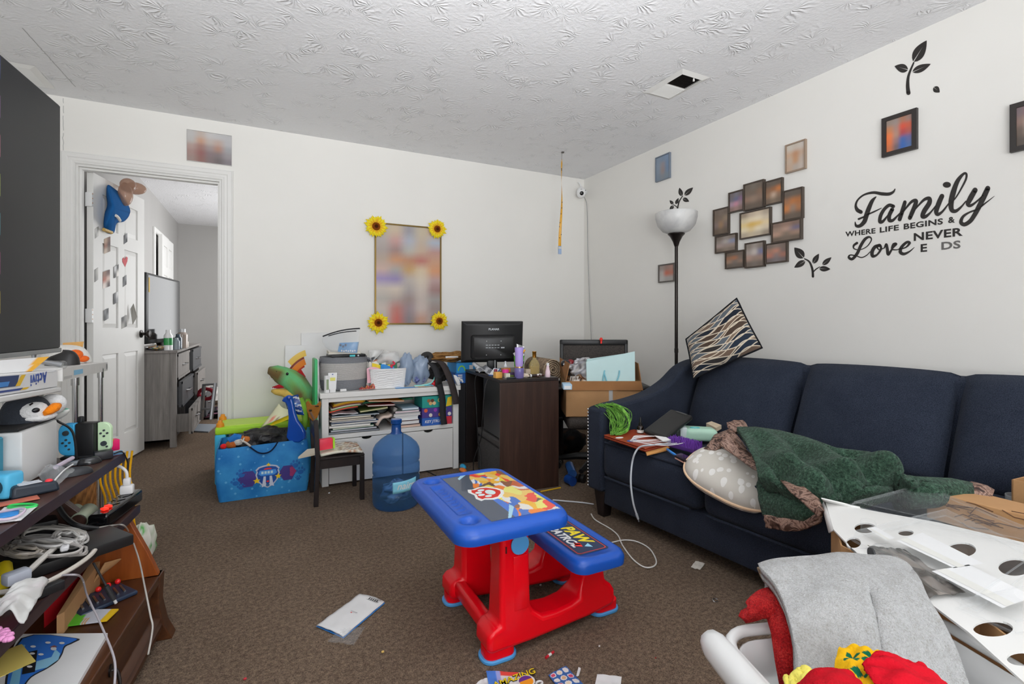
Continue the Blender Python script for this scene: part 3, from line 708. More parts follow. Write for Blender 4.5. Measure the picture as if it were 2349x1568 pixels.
# ------------------------------------------------------------------ vinyl decals on the right wall
def frR(u,v,h):
    p = gx(u,v,XR); return (p.x - h,p.y,p.z)
def fam(u,v,h): return frR(1920 + u/6.1816,380 + v/6.1816,h)
t = thing('lettering_decal','black vinyl lettering about family and love stuck on the right wall','wall decal',(XR,gx(2090,600).y,gx(2090,600).z)); o0 = t.location.copy()
def offs(mb): mb.v = [p - o0 for p in mb.v]; return mb
S = MB('#262321')
for P,W in (([(340,655),(290,625),(268,560),(300,480),(390,410),(520,380),(640,398),(740,400),(800,370),(825,330)],[55,55,34,24,26,38,48,46,32,14]),
             ([(555,440),(500,500),(455,600),(420,700),(390,790),(330,850),(275,850),(258,795)],[14,52,64,68,62,50,40,10]),
             ([(310,755),(380,725),(440,690),(530,650),(632,600)],[30,24,24,22,10]),
             ([(800,575),(740,560),(670,620),(620,710),(610,790),(650,790),(710,720),(770,640)],[52,47,47,52,52,42,22,16]),
             ([(785,620),(745,700),(745,770),(790,775),(850,720),(930,640)],[56,57,56,42,27,18]),
             ([(965,515),(935,620),(890,760)],[50,60,56]),
             ([(910,700),(980,600),(1060,510),(1120,495),(1110,560),(1060,680),(1035,740)],[16,24,40,54,64,62,56]),
             ([(1060,680),(1150,570),(1240,480),(1310,465),(1310,530),(1240,640),(1215,715),(1260,718),(1330,660),(1400,570)],[16,24,40,58,68,68,62,48,26,16]),
             ([(1490,430),(1450,520),(1410,640),(1430,688),(1490,655),(1560,570),(1610,500)],[66,72,66,52,32,22,14]),
             ([(1590,560),(1680,460),(1760,330),(1830,190),(1835,115),(1790,120),(1710,220),(1650,380),(1620,520),(1630,625),(1690,640),(1770,575),(1830,500)],[14,20,24,30,32,36,62,78,78,66,48,27,14]),
             ([(1960,345),(1900,450),(1860,535),(1890,565),(1960,525),(2060,430),(2110,340)],[72,78,68,44,28,20,16]),
             ([(2140,320),(2080,450),(2010,590),(1950,700),(1890,785),(1810,832),(1760,800),(1790,720),(1880,660),(2000,612),(2100,535),(2235,430)],[72,77,72,64,60,56,56,38,25,22,20,5])):
    S.ribbon(P,W,fam,.0012)
S.poly([fam(u,v,.0012) for u,v in circ(1560,270,58,42,20)])
offs(S).build('cursive_word','decal',t,smooth=0)
S = MB('#262321')
for P,W in (([(285,1095),(240,1130),(245,1175),(330,1190),(430,1140),(490,1050),(460,1010),(400,1040),(340,1130),(290,1240),(220,1320),(170,1300),(190,1265),(270,1275),(350,1300),(420,1270),(470,1220)],[36,30,16,12,14,18,28,42,44,44,40,36,18,16,16,14,12]),
             ([(600,1130),(540,1150),(500,1220),(510,1280),(570,1260),(625,1180),(610,1125),(570,1140),(600,1190),(680,1160)],[42,47,52,47,27,32,36,27,16,12]),
             ([(670,1170),(700,1115),(715,1180),(730,1255),(790,1170),(840,1110),(800,1115),(780,1180),(850,1190),(900,1170)],[12,36,44,42,22,36,32,20,14,12]),
             ([(890,1185),(980,1155),(1030,1095),(990,1085),(920,1150),(900,1220),(950,1250),(1030,1215),(1100,1155)],[14,20,40,37,44,50,42,22,5])):
    S.ribbon(P,W,fam,.0012)
offs(S).build('cursive_word','decal',t,smooth=0)
def walltext(body,a,b,caph,col,nm):
    # fit block capitals between two baseline points of the lettering
    A = Vector(fam(*a,.0012)); B = Vector(fam(*b,.0012)); h = (Vector(fam(a[0],a[1] - caph,.0012)) - A).length
    m = MB(col); m.text(body,1.0,Matrix.Identity(4),0,.03,0,'LEFT',1.06)
    x0 = min(p.x for p in m.v); x1 = max(p.x for p in m.v); y0 = min(p.y for p in m.v); y1 = max(p.y for p in m.v)
    ux = (B - A); uz = Vector((0,0,1))
    m.v = [A + ux*((p.x - x0)/(x1 - x0)) + uz*(h*(p.y - y0)/(y1 - y0)) - o0 for p in m.v]
    m.build(nm,'decal',t,smooth=0)
walltext('WHERE',(120,1008),(548,958),72,'#262321','block_word'); walltext('LIFE',(608,950),(880,912),76,'#262321','block_word')
walltext('BEGINS',(948,905),(1505,828),82,'#262321','block_word'); walltext('&',(1578,815),(1675,805),86,'#262321','block_word')
walltext('NEVER',(1090,1068),(1785,992),112,'#262321','block_word'); walltext('E',(1188,1224),(1280,1216),112,'#262321','block_word')
walltext('DS',(1482,1194),(1755,1170),112,'#5c5a58','block_word')
def leaf(mb,base,tip,wd,fr):
    # two half blades with a slit vein
    bx_,by_ = base; tx,ty = tip; L = math.hypot(tx - bx_,ty - by_); ux,uy = (tx - bx_)/L,(ty - by_)/L; nx,ny = -uy,ux
    for sg in (-1,1):
        o_ = []; i_ = []
        for k in range(11):
            q = k/10; w_ = wd*math.sin(math.pi*q ** .8) ** .85*(1 - .15*q) if 0 < q < 1 else 0
            g = wd*.07*max(0,1 - q*1.5)
            o_.append((bx_ + ux*L*q + nx*sg*max(w_,g),by_ + uy*L*q + ny*sg*max(w_,g))); i_.append((bx_ + ux*L*q + nx*sg*g,by_ + uy*L*q + ny*sg*g))
        for k in range(10):
            mb.quad(fr(*o_[k],.0012),fr(*o_[k + 1],.0012),fr(*i_[k + 1],.0012),fr(*i_[k],.0012))
def sprig(leaves,stems,label):
    mb = MB('#262321')
    for b_,t_,w_ in leaves: leaf(mb,b_,t_,w_,frR)
    for P,W in stems: mb.ribbon(P,W,frR,.0012)
    mb.one('leaf_decal','decal',label,'wall decal',smooth=0)
def c2p(p): return (1480 + p[0]/2.45,60 + p[1]/2.45)
def sp2(Ls,Ss,label,conv):
    k = {c2p: 2.45,c3: 6.03}[conv]
    sprig([(conv(a),conv(b),w_/k) for a,b,w_ in Ls],[([conv(p) for p in P],[x/k for x in W]) for P,W in Ss],label)
sp2([((1508,200),(1583,80),34),((1478,245),(1402,225),26),((1503,258),(1606,212),22)],[([(1510,205),(1482,275),(1476,330),(1480,375)],[8,14,20,24])],'largest black leaf sprig, three leaves, near the ceiling on the right wall',c2p)
sp2([((1622,343),(1656,372),20)],[],'single fallen black leaf beside the largest leaf sprig',c2p)
sp2([((205,955),(193,907),13),((222,950),(270,906),15),((212,968),(248,985),13),((158,1000),(138,978),9),((172,1000),(188,965),9),((160,1008),(137,1034),10)],[([(210,955),(190,990),(180,1040)],[5,7,8]),([(160,1003),(178,1015),(182,1030)],[4,5,6])],'small black leaf sprig just above the floor lamp bowl',c2p)
sp2([((1350,1215),(1220,1070),66),((1370,1255),(1218,1348),44),((1480,1290),(1562,1155),40),((1610,1310),(1735,1205),36),((1565,1360),(1720,1368),40)],[([(1362,1225),(1430,1270),(1470,1370),(1478,1470)],[16,26,32,34]),([(1480,1410),(1520,1370),(1575,1335)],[16,18,8])],'black leaf sprig of five leaves between the collage and the lettering',c3)

# ------------------------------------------------------------------ corner gadgets
fp = gz(1289,348,ZC)
t = thing('fly_trap','amber sticky fly strip hanging from the ceiling near the room corner','fly trap',(fp.x,fp.y,ZC))
r_ = MB()
def fly(u,v):
    z = -.06 - .72*v; w_ = .013*min(1,v*18 + .1); a = v*2.2 + .6
    return (math.cos(a)*(u - .5)*2*w_ - .02*v*v,math.sin(a)*(u - .5)*2*w_*.6 + .006*math.sin(v*9),z)
r_.grid(fly,4,60,lambda u,v: mix('#b9821e','#d7a436',.5 + .5*nz(u*3,v*30)))
r_.build('sticky_strip','paint_gloss',t,sol=.001)
c = MB('#8fa3c0'); c.box(-.034,-.008,-.006,.006,-.845,-.78); c.col('#c9c6bf').box(-.036,-.006,-.007,.007,-.80,-.79); c.build('canister','paint_satin',t)
c = MB('#4a4640'); c.tube([(0,0,0),(0,0,-.03),(-.003,0,-.065)],.0015,6); c.cyl((.008,0,0),(.008,0,-.008),.012,n=12); c.build('pin','paint_satin',t)
rnd = random.Random(5)
for k in range(9):
    v = rnd.uniform(.1,.95); p = Vector(fly(rnd.random(),v)); m = MB('#241d12'); m.ell((p.x,p.y - .003,p.z),.003,.003,.005,8); m.build('fly','paint_matte',t)
cp = gd(1333,441,4.70)
t = thing('security_camera','small white round security camera mounted in the room corner','camera',(cp.x,cp.y,cp.z))
b = MB('#f1f1f0'); b.lathe([(0,-.052),(.02,-.05),(.036,-.036),(.043,-.012),(.042,.012),(.034,.036),(.018,.048),(0,.05)],n=24); b.build('body','paint_satin',t)
e = MB('#141416'); dv = Vector((-.35,-.85,-.25)).normalized(); up = dv.to_track_quat('Z','Y').to_matrix().to_4x4(); e.T = tr(dv*.032 + Vector((-.003,0,-.008))) @ up; e.lathe([(.019,0),(.019,.010),(.012,.014),(0,.0145)],n=20); e.build('lens','paint_gloss',t)
e = MB('#2a2b2e'); 
for k in range(5): e.ell(tuple(Vector((-.028 + k*.009,-.036,.018 + .002*math.sin(k)))),.003,.003,.003,8)
e.ell((.03,-.03,.016),.004,n=8); e.build('sensor','paint_gloss',t)
br = MB('#efefee'); br.tube([(.03,.01,.02),(.06,.03,.03),(.04,.06,.08),(.02,.07,.12)],[.008,.008,.007,.005],8); br.cyl((.055,.03,.02),(.085,.05,.02),.022,n=16); br.build('bracket','paint_satin',t)
cb = MB('#8f9090'); P = [cp + Vector((.03,.02,-.02)),gx(1346,470,XR - .01),gx(1348,560,XR - .008),gx(1352,680,XR - .008),gx(1356,770,XR - .008),gx(1358,900,XR - .008)]
cb.tube(spline(P,8),.0028,6); cb.one('cable','paint_satin','thin grey wire running down the corner from the security camera','cable')
# ------------------------------------------------------------------ sofa
def pillow_bm(mb,A,B,C,D,bulge,n=20,pinch=.10,wr=0.0,seed=0):
    # cushion from four corners (world), swollen both ways; returns uv list
    A,B,C,D = [Vector(p) for p in (A,B,C,D)]; nm = (B - A).cross(D - A).normalized(); cen = (A + B + C + D)/4; uv = []
    for sd in (1,-1):
        def f(u,v):
            p = A*(1 - u)*(1 - v) + B*u*(1 - v) + C*u*v + D*(1 - u)*v
            s = 4*u*(1 - u); t = 4*v*(1 - v)
            p = p.lerp(cen,pinch*(t*(1 - s) + s*(1 - t))*.5)
            h = bulge*(max(s,0)*max(t,0)) ** .42
            w_ = wr*nz(u*5 + seed,v*5,seed)
            uv.append((u,v)); return p + nm*sd*(h + w_*(s*t) ** .5)
        mb.grid(f if sd > 0 else (lambda u,v: f(1 - u,v)),n,n)
    return uv
def set_uv(o,uv):
    me = o.data; L = me.uv_layers.new(name='UVMap')
    for l in me.loops: L.data[l.index].uv = uv[l.vertex_index]
sofa = thing('sofa','navy blue fabric sofa with nailhead trim against the right wall','sofa',(1.572,2.20,0),5.3)
SM = tr(1.572,2.20,0) @ rot('Z',5.3)
SL = 2.03
b = MB(); b.rbox(.03,.86,-SL + .05,-.05,.07,.225,.015); b.build('base','navy_fabric',sofa)
b = MB(); prof_b = [(.70,.10),(.90,.10),(.93,.78),(.90,.815),(.84,.80)]
b.prism([(x,z) for x,z in prof_b],-SL + .03,-.03,'y'); b.build('back_frame','navy_fabric',sofa,bev=.02,seg=3)
for k in range(3):
    y1 = -.115 - k*.605; y0 = y1 - .60
    m = MB()
    def cush(u,v,y0=y0,y1=y1): pass
    m.rbox(-.012,.70,y0 + .003,y1 - .003,.226,.42,.05,4)
    o = m.build('seat_cushion','navy_fabric',sofa,smooth=180)
    me = o.data
    for vtx in me.vertices:
        q = vtx.co
        if q.z > .40: q.z += .022*max(0,math.sin(math.pi*min(1,max(0,(q.y - y0)/.6))))*max(0,1 - abs((q.x - .3)/.45) ** 2)
    pp = MB(); zz = .405
    pp.tube([(-.014,y0 + .04,.238),(-.014,y1 - .04,.238)],.006,8); pp.tube([(-.004,y0 + .03,.412),(-.004,y1 - .03,.412)],.006,8)
    pp.build('welt','navy_fabric',o)
    m = MB()
    def fb(u,v,y0=y0,y1=y1): return None
    n = 18; rings = []
    for sd in (0,1):
        def fb(u,v,sd=sd,y0=y0,y1=y1,k=k):
            uu = u if sd == 0 else 1 - u; y = y0 + .004 + (y1 - y0 - .008)*uu; z = .40 + v*.432
            e = (4*uu*(1 - uu)) ** .35 if 0 < uu < 1 else 0; g = (4*v*(1 - v)) ** .30 if 0 < v < 1 else 0
            xm = .665 + .20*v; th = .115*e*g
            zt = -.02*(1 - e)*v
            return (xm + (-1 if sd == 0 else 1)*th + .012*nz(uu*2.2 + k,v*2.6)*(1 if sd == 0 else 0),y,z + zt)
        m.grid(fb,n,n)
    o = m.build('back_cushion','navy_fabric',sofa,smooth=180)
for sgn,ya,yb in ((1,-.112,0),(-1,-SL,-SL + .112)):
    m = MB(); top = spline([(0,.575),(.10,.592),(.26,.605),(.42,.635),(.56,.69),(.68,.765),(.80,.80),(.90,.805)],4)
    m.prism([(0,.14),(.90,.14)] + [(x,z) for x,z in reversed(top)],ya,yb,'y'); a = m.build('arm','navy_fabric',sofa,bev=.022,seg=3)
    for k in range(24):
        nn = MB(); zk = .155 + k*.0178
        nn.T = xf((-.001,(yb - .010) if sgn > 0 else (ya + .010),zk),ry=-90); nn.lathe([(.0055,0),(.0048,.003),(.0025,.0048),(0,.0052)],n=8)
        nn.build('nailhead','chrome',a)
for x in (.06,.82):
    for y in (-.07,-SL + .07):
        m = MB(); m.loft([[(x - .035*q,y - .035*q,z),(x + .035*q,y - .035*q,z),(x + .035*q,y + .035*q,z),(x - .035*q,y + .035*q,z)] for z,q in ((0,.7),(.14,1.1))])
        m.build('leg','chair_black',sofa,bev=.003)

def sp(x,y,z): return SM @ Vector((x,y,z))      # point in sofa coordinates
# striped throw pillow on the arm end of the sofa back
PC = [gd(1690,684,2.86),gd(1748,797,2.74),gd(1590,868,2.82),gd(1574,778,2.98)]
m = MB(); uv = pillow_bm(m,*PC,.075,22,.05); c0 = sum(PC,Vector())/4
t = thing('throw_pillow','square pillow with brown, grey and navy waves propped on the sofa corner','pillow',(c0.x,c0.y,min(p.z for p in PC)))
m.v = [p - Vector(t.location) for p in m.v]; o = m.build('cover','wave_fabric',t,smooth=180); set_uv(o,uv)
m = MB('#17181c'); E = []
for a in range(4):
    P,Q = PC[a],PC[(a + 1) % 4]
    for k in range(10):
        u = k/10; s = 4*u*(1 - u); E.append((P.lerp(Q,u)).lerp(c0,.05*s*.5) - Vector(t.location))
m.tube(E,.006,6,closed=True); m.build('piping','cloth_plain',t)
# ------------------------------------------------------------------ torchiere floor lamp
t = thing('floor_lamp','black torchiere floor lamp with a white glass bowl behind the sofa','lamp',(2.6,2.57,0))
m = MB(); m.lathe([(.0,0),(.13,0),(.132,.012),(.11,.022),(.02,.03),(.014,.05),(0,.05)],n=32); m.build('base','dark_metal',t)
m = MB(); m.cyl((0,0,.04),(0,0,1.58),.0115,n=16); m.cyl((0,0,.82),(0,0,.85),.0135,n=16); m.build('pole','dark_metal',t)
m = MB(); m.lathe([(.012,1.565),(.016,1.575),(.024,1.60),(.042,1.635),(.058,1.652),(.058,1.658),(0,1.655)],n=28); m.build('shade_holder','dark_metal',t)
m = MB(); m.lathe([(.05,1.655),(.095,1.675),(.128,1.715),(.142,1.765),(.143,1.80),(.138,1.803),(.136,1.765),(.122,1.72),(.09,1.68),(.0,1.664)],n=40); m.build('lamp_shade','lamp_glass',t)

# ------------------------------------------------------------------ office chair with carton
CH = (2.09,2.78,0); CR = -26.6
t = thing('office_chair','black mesh back office chair loaded with a carton in the room corner','chair',CH,CR)
m = MB(); m.rbox(-.25,.25,-.24,.24,.335,.415,.03,3); m.build('seat','mesh_black',t)
m = MB(); m.rbox(-.245,.245,.215,.25,.43,.90,.012,2); fr_ = m.build('backrest','mesh_black',t)
m = MB()
for x0,x1,z0,z1 in ((-.25,.25,.865,.905),(-.25,.25,.43,.46),(-.25,-.225,.43,.905),(.225,.25,.43,.905)): m.rbox(x0,x1,.205,.255,z0,z1,.008,2)
m.build('back_frame','black_plastic',fr_)
m = MB(); m.tube([(0,.20,.36),(0,.30,.40),(0,.275,.52)],.022,8); m.build('back_bar','black_plastic',t)
for s in (-1,1):
    m = MB(); m.tube([(s*.24,.05,.36),(s*.30,.05,.36),(s*.30,.05,.575)],.017,8); a = m.build('arm_post','black_plastic',t)
    m = MB(); m.rbox(s*.30 - .04,s*.30 + .04,-.10,.15,.572,.60,.012,3); m.build('armrest','black_plastic',t)
m = MB(); m.cyl((0,0,.08),(0,0,.335),.025,n=14); m.cyl((0,0,.08),(0,0,.22),.035,n=14); m.build('gas_lift','black_plastic',t)
for k in range(5):
    a = R(72*k + 20); d = Vector((math.cos(a),math.sin(a),0)); m = MB()
    m.tube([d*.02 + Vector((0,0,.105)),d*.16 + Vector((0,0,.095)),d*.29 + Vector((0,0,.07))],[.03,.024,.016],8); lg = m.build('base_leg','black_plastic',t)
    w_ = MB(); q = d*.29; n_ = Vector((-d.y,d.x,0))
    for s in (-1,1): w_.cyl(q + n_*.008*s + Vector((0,0,.027)),q + n_*.026*s + Vector((0,0,.027)),.027,n=14)
    w_.build('caster','black_plastic',lg)
BX = (2.06,2.745,.418)
t = thing('cardboard_box','open brown carton full of clutter standing on the office chair','box',BX,CR)
w2,d2_,h = .245,.17,.232
m = MB(); e = .004
m.box(-w2,w2,-d2_,d2_,0,e).box(-w2,w2,-d2_,-d2_ + e,0,h).box(-w2,w2,d2_ - e,d2_,0,h).box(-w2,-w2 + e,-d2_,d2_,0,h).box(w2 - e,w2,-d2_,d2_,0,h)
m.build('body','cardboard',t,smooth=0)
m = MB(); m.add([(-w2,-d2_,h),(w2,-d2_,h),(w2 + .01,-d2_ - .012,h - .058),(-w2 - .01,-d2_ - .012,h - .058)],[(0,1,2,3)]); m.build('flap','cardboard_dark',t,smooth=0,sol=.004)
m = MB(); m.add([(-w2,-d2_,h),(-w2,d2_,h),(-w2 - .005,d2_,h + .13),(-w2 + .03,-d2_ + .05,h + .11)],[(0,1,2,3)]); m.build('flap','cardboard_dark',t,smooth=0,sol=.004)
m = MB(); m.add([(w2,-d2_,h),(w2,d2_,h),(w2 + .005,d2_,h + .12),(w2 + .0,-d2_ + .07,h + .11)],[(0,1,2,3)]); m.build('flap','cardboard_dark',t,smooth=0,sol=.004)
m = MB(); m.box(.035,.06,-d2_ - .0008,-d2_,.07,h).build('tape','frost_film',t,smooth=0)
m = MB('#2b2b2b'); m.box(w2,w2 + .001,-d2_ + .01,d2_ - .02,.01,h - .02); m.c = hx('#8a8f98'); m.box(w2 + .001,w2 + .0015,-d2_ + .03,d2_ - .05,.04,h - .05); m.build('side_print','paper_print',t,smooth=0)
BT = xf(BX,CR)
def bp(x,y,z): return BT @ Vector((x,y,z))
# things sticking out of the carton
t = thing('gift_bag','pale blue paper gift bag with ribbon handles in the carton','bag',bp(.062,-.09,.20),CR - 4)
m = MB('#bfe0ea'); A = [(-.155,-.035,-.15),(.155,-.045,-.15),(.155,.035,-.15),(-.155,.045,-.15)]; B_ = [(-.165,-.045,.155),(.15,-.05,.225),(.165,.04,.215),(-.15,.06,.165)]
for k in range(4): m.quad(A[k],A[(k + 1) % 4],B_[(k + 1) % 4],B_[k])
m.quad(*A); m.build('paper_body','paper_print',t,smooth=0,sol=.001)
for P,in (([(-.045,-.05,.10),(-.055,-.056,.03),(-.03,-.058,-.03),(-.005,-.056,-.055),(.01,-.056,-.02),(.045,-.056,.06),(.05,-.054,.10)],),([(-.05,-.05,.09),(-.03,-.06,.02),(-.01,-.06,-.05)],)):
    m = MB('#7fbccb'); m.tube(spline(P,5),.004,6); m.build('handle','cloth_plain',t)
def crumple(name,c,rx,ry,rz,mat,label,cat,cols,seed,amp=.35,n=26,rot_=0,**k):
    m = MB(); rnd = random.Random(seed)
    def f(u,v):
        a = 2*math.pi*u; t_ = math.pi*(v - .5); d = Vector((math.cos(t_)*math.cos(a),math.cos(t_)*math.sin(a),math.sin(t_)))
        q = 1 + amp*(nz(d.x*2.1 + seed,d.y*2.1,d.z*2.1) + .5*abs(nz(d.x*5 + seed,d.y*5,d.z*5)))
        p = Vector((d.x*rx*q,d.y*ry*q,d.z*rz*q)); return Vector(c) + rot('Z',rot_) @ p
    m.grid(f,n,n // 2,(lambda u,v: cols[int(abs(nz(u*9 + seed,v*7,seed))*2.6*len(cols)) % len(cols)]),cu=True)
    return m.one(name,mat,label,cat,smooth=60,**k)
crumple('silver_wrap',bp(-.10,.03,.285),.11,.08,.075,'paper_print','crumpled silver grey patterned wrap on top of the carton','wrapping',['#c9c9cd','#8f8f95','#a8a5a2','#5f5d60','#d8d8da'],3.3,.45,30)
crumple('patterned_cloth',bp(-.15,-.05,.195),.075,.08,.06,'cloth_plain','brown striped cloth bundle inside the carton beside the gift bag','cloth',['#6b4a35','#b59a7c','#2b211d','#d6cfc6','#86563a'],8.1,.4,26)
m = MB('#d8d5cf')
for k in range(7):
    x = -.205 + k*.008; m.tube(spline([bp(x,-.12,.26),bp(x - .012 + .01*(k % 3),-.13,.2),bp(x + .01,-.14,.14),bp(x + .03*(k % 2),-.14,.1)],6),.0025,5)
m.one('white_straps','cloth_plain','white cord loops hanging at the left inside the carton','cord')
m = MB('#232327'); c = bp(-.225,.03,.33); m.ell(c,.035,.03,.028,14); m.c = hx('#7a1f24'); m.ell(c + Vector((.055,.02,.0)),.03,.03,.028,14); m.c = hx('#d9dde2'); m.tube(spline([c + Vector((-.03,-.02,.0)),c + Vector((0,-.04,-.02)),c + Vector((.04,-.02,-.015))],5),.006,6)
m.one('ski_goggles','paint_gloss','dark glossy goggles with a red lens perched on the carton edge','goggles')
m = MB('#e02b22'); c = gd(1379,778,3.60); m.ell(c,.012,.012,.014,14); m.cyl(c + Vector((0,0,-.03)),c + Vector((0,0,-.008)),.007,.006,10); m.one('red_pin','paint_satin','small red knob on top of the office chair back','knob')

# ------------------------------------------------------------------ things lying on the sofa
LP = [gz(1385,1005,.447),gz(1480,1037,.447),gz(1545,1020,.447),gz(1455,992,.447)]
t = thing('laptop','closed red-brown laptop with stickers on the near sofa seat','laptop',sum(LP,Vector())/4)
o0 = Vector(t.location); q = [p - o0 for p in LP]
m = MB('#7c2c12'); lo = [Vector((p.x,p.y,0)) for p in q]; hi = [Vector((p.x,p.y,.011)) for p in q]; m.loft([lo,hi]); m.build('base','paint_satin',t,bev=.004)
m = MB('#8a3314'); m.loft([[p + Vector((0,0,.012)) for p in lo],[p + Vector((0,0,.019)) for p in lo]]); m.build('lid','paint_satin',t,bev=.003)
for (px_,py_),rr,cc in (((1421,1003),.022,'#dcdcdc'),((1450,1010),.028,'#2b56a5'),((1457,1012),.012,'#e8e8ea')):
    p = gz(px_,py_,.467) - o0; m = MB(cc); m.prism(circ(p.x,p.y,rr,rr*.6,18),.0192,.0198); m.build('sticker','paper_print',t,smooth=0)
m = MB('#c08a4e'); P = [gz(1480,1035,.445),gz(1540,1022,.445),gz(1528,1034,.43),gz(1484,1045,.43)]; m.loft([P,[p + Vector((0,0,.006)) for p in P]]); m.one('wooden_slat','paper_print','thin tan wooden slat under the laptop edge','slat')
# green fake hair on the arm
rnd = random.Random(11)
m = MB()
for k in range(70):
    q = rnd.random(); a = rnd.uniform(-1,1)
    st = (1368 + 40*q + rnd.uniform(-6,6),925 + rnd.uniform(0,5) - 3*q); md = (1396 + 46*q ** 1.2 + rnd.uniform(-7,7),950 + rnd.uniform(-8,8)); lo = (1402 + 38*q + rnd.uniform(-5,5),975 + rnd.uniform(-6,6)); en = (1408 + rnd.uniform(-9,9),996 + rnd.uniform(-4,2))
    P = [gd(st[0],st[1],2.63 + .04*rnd.random()),gd(md[0],md[1],2.56 + .05*rnd.random()),gd(lo[0],lo[1],2.53 + .04*rnd.random()),gd(en[0],en[1],2.46 + .03*rnd.random())]
    m.tube(spline(P,5),.0009 + .0010*rnd.random(),4)
for k in range(34):
    q = rnd.random(); P = [gd(1386 + 14*q,927 + rnd.uniform(-2,3),2.63),gd(1418 + 8*q,930 + 6*rnd.random(),2.57),gd(1440 + 4*q,958 + 5*rnd.random(),2.53),gd(1438 + 4*q,982 + 6*rnd.random(),2.49),gd(1412 + 10*q,996 + rnd.uniform(-3,2),2.46)]
    m.tube(spline(P,5),.0014,4)
m.one('hair_bundle','hair_green','bright lime green bundle of fake hair over the sofa arm','hair',smooth=180)
# slim black case leaning on the inside of the arm
P = [gd(1476,990,2.46),gd(1528,1008,2.33),gd(1590,957,2.50),gd(1540,941,2.62)]
c0 = sum(P,Vector())/4; n_ = (P[1] - P[0]).cross(P[3] - P[0]).normalized(); n_ = n_ if n_.z > 0 else -n_
t = thing('black_case','flat black plastic case with a handle slot leaning on the sofa arm','case',c0)
m = MB(); m.loft([[p - c0 - n_*.012 for p in P],[p - c0 + n_*.012 for p in P]]); m.build('shell','black_plastic',t,bev=.010,seg=3)
a = P[3].lerp(P[2],.3) - c0; b_ = P[3].lerp(P[2],.8) - c0; dn = ((P[0] - P[3])*.06)
m = MB('#3c3c3e'); m.loft([[a + dn*.5 + n_*.0125,b_ + dn*.5 + n_*.0125,b_ + dn*1.2 + n_*.0125,a + dn*1.2 + n_*.0125],[x + n_*.0015 for x in (a + dn*.5 + n_*.0125,b_ + dn*.5 + n_*.0125,b_ + dn*1.2 + n_*.0125,a + dn*1.2 + n_*.0125)]]); m.build('handle_slot','paint_satin',t,smooth=0)
# dropper bottle
c = gz(1469,991,.47); t = thing('dropper_bottle','small dark brown dropper bottle standing behind the laptop','bottle',(c.x,c.y,.462))
m = MB('#1d120c'); m.lathe([(0,0),(.015,0),(.017,.004),(.017,.034),(.012,.042),(.008,.044),(0,.044)],n=18); m.build('body','paint_gloss',t)
m = MB('#0d0d0d'); m.lathe([(.0095,.044),(.0095,.056),(.006,.058),(.0055,.075),(.003,.084),(0,.085)],n=14); m.build('dropper','paint_satin',t)
m = MB('#e2ddd4'); m.lathe([(.0173,.008),(.0173,.022)],n=18); m.build('label_band','paper_print',t)
# cables on the laptop
m = MB('#e9e9ea'); rnd = random.Random(3)
for k in range(4):
    c = gz(1500 + k*4,1004 + k*2,.472 + .002*k); P = []
    for j in range(12):
        a = 2*math.pi*j/12; P.append(c + (_R*math.cos(a)*(.10 + .012*k) + _F*math.sin(a)*(.05 + .008*k)) + Vector((0,0,.004*math.sin(3*a + k))))
    m.tube(spline(P,3,True),.0019,6,closed=True)
m.one('coiled_cable','paint_satin','white charging cable coiled on top of the laptop','cable')
m = MB('#9da1a6'); P = [gz(1533,1017,.475),gz(1500,1020,.475),gz(1472,1023,.474),gz(1458,1036,.468)] + [gd(1450,1062,2.15),gd(1447,1105,2.09),gd(1452,1150,2.06),gd(1460,1178,2.055)]
m.tube(spline(P,8),.004,8); m.c = hx('#8f9398'); e = P[-1]; m.cyl(e,e + Vector((.006,-.004,-.022)),.0055,.0045,8); m.c = hx('#55585c'); m.cyl(e + Vector((.006,-.004,-.022)),e + Vector((.008,-.005,-.032)),.003,n=6)
m.one('charging_cable','paint_satin','grey charging cable hanging down the front of the sofa','cable')
m = MB('#dfe3d9'); P = [gz(1540,1010,.478),gz(1528,1004,.485),gz(1502,1000,.49),gz(1520,1012,.478)]; m.loft([P,[p + Vector((0,0,.004)) for p in P]]); m.one('paper_slip','paper_print','pale green paper slip tucked in the cable coil','paper')
# mint packs
t = thing('tissue_pack','mint green soft pack lying in front of the black case on the sofa','pack',gz(1602,1008,.44))
m = MB('#a9cdb8'); m.T = rot('Z',-38); m.rbox(-.075,.085,-.055,.055,.0,.062,.022,4); m.noisy(.006,22,2); m.build('wrapper','paint_satin',t,smooth=180)
m = MB('#cfe6e2'); m.T = rot('Z',-38); m.rbox(-.095,-.06,-.05,.055,.005,.07,.008,2); m.build('end_flap','paint_satin',t)
c = gz(1594,982,.50); m = MB('#58b3b8'); P = [c + (_R*math.cos(a)*.022 + _F*math.sin(a)*.015) for a in [2*math.pi*k/10 for k in range(10)]]; m.tube(P,.005,6,closed=True); m.tube([c + _R*.02,c + _R*.05 + Vector((0,0,-.015))],.005,6); m.one('hair_tie','cloth_plain','teal looped band on top of the mint pack','hair tie')
m = MB('#d6c4a8'); P = [gz(1620,978,.47),gz(1643,990,.47),gz(1655,983,.47),gz(1632,974,.47)]; m.loft([P,[p + Vector((0,0,.02)) for p in P]]); m.one('tan_packet','paper_print','tan paper packet behind the mint pack','packet')
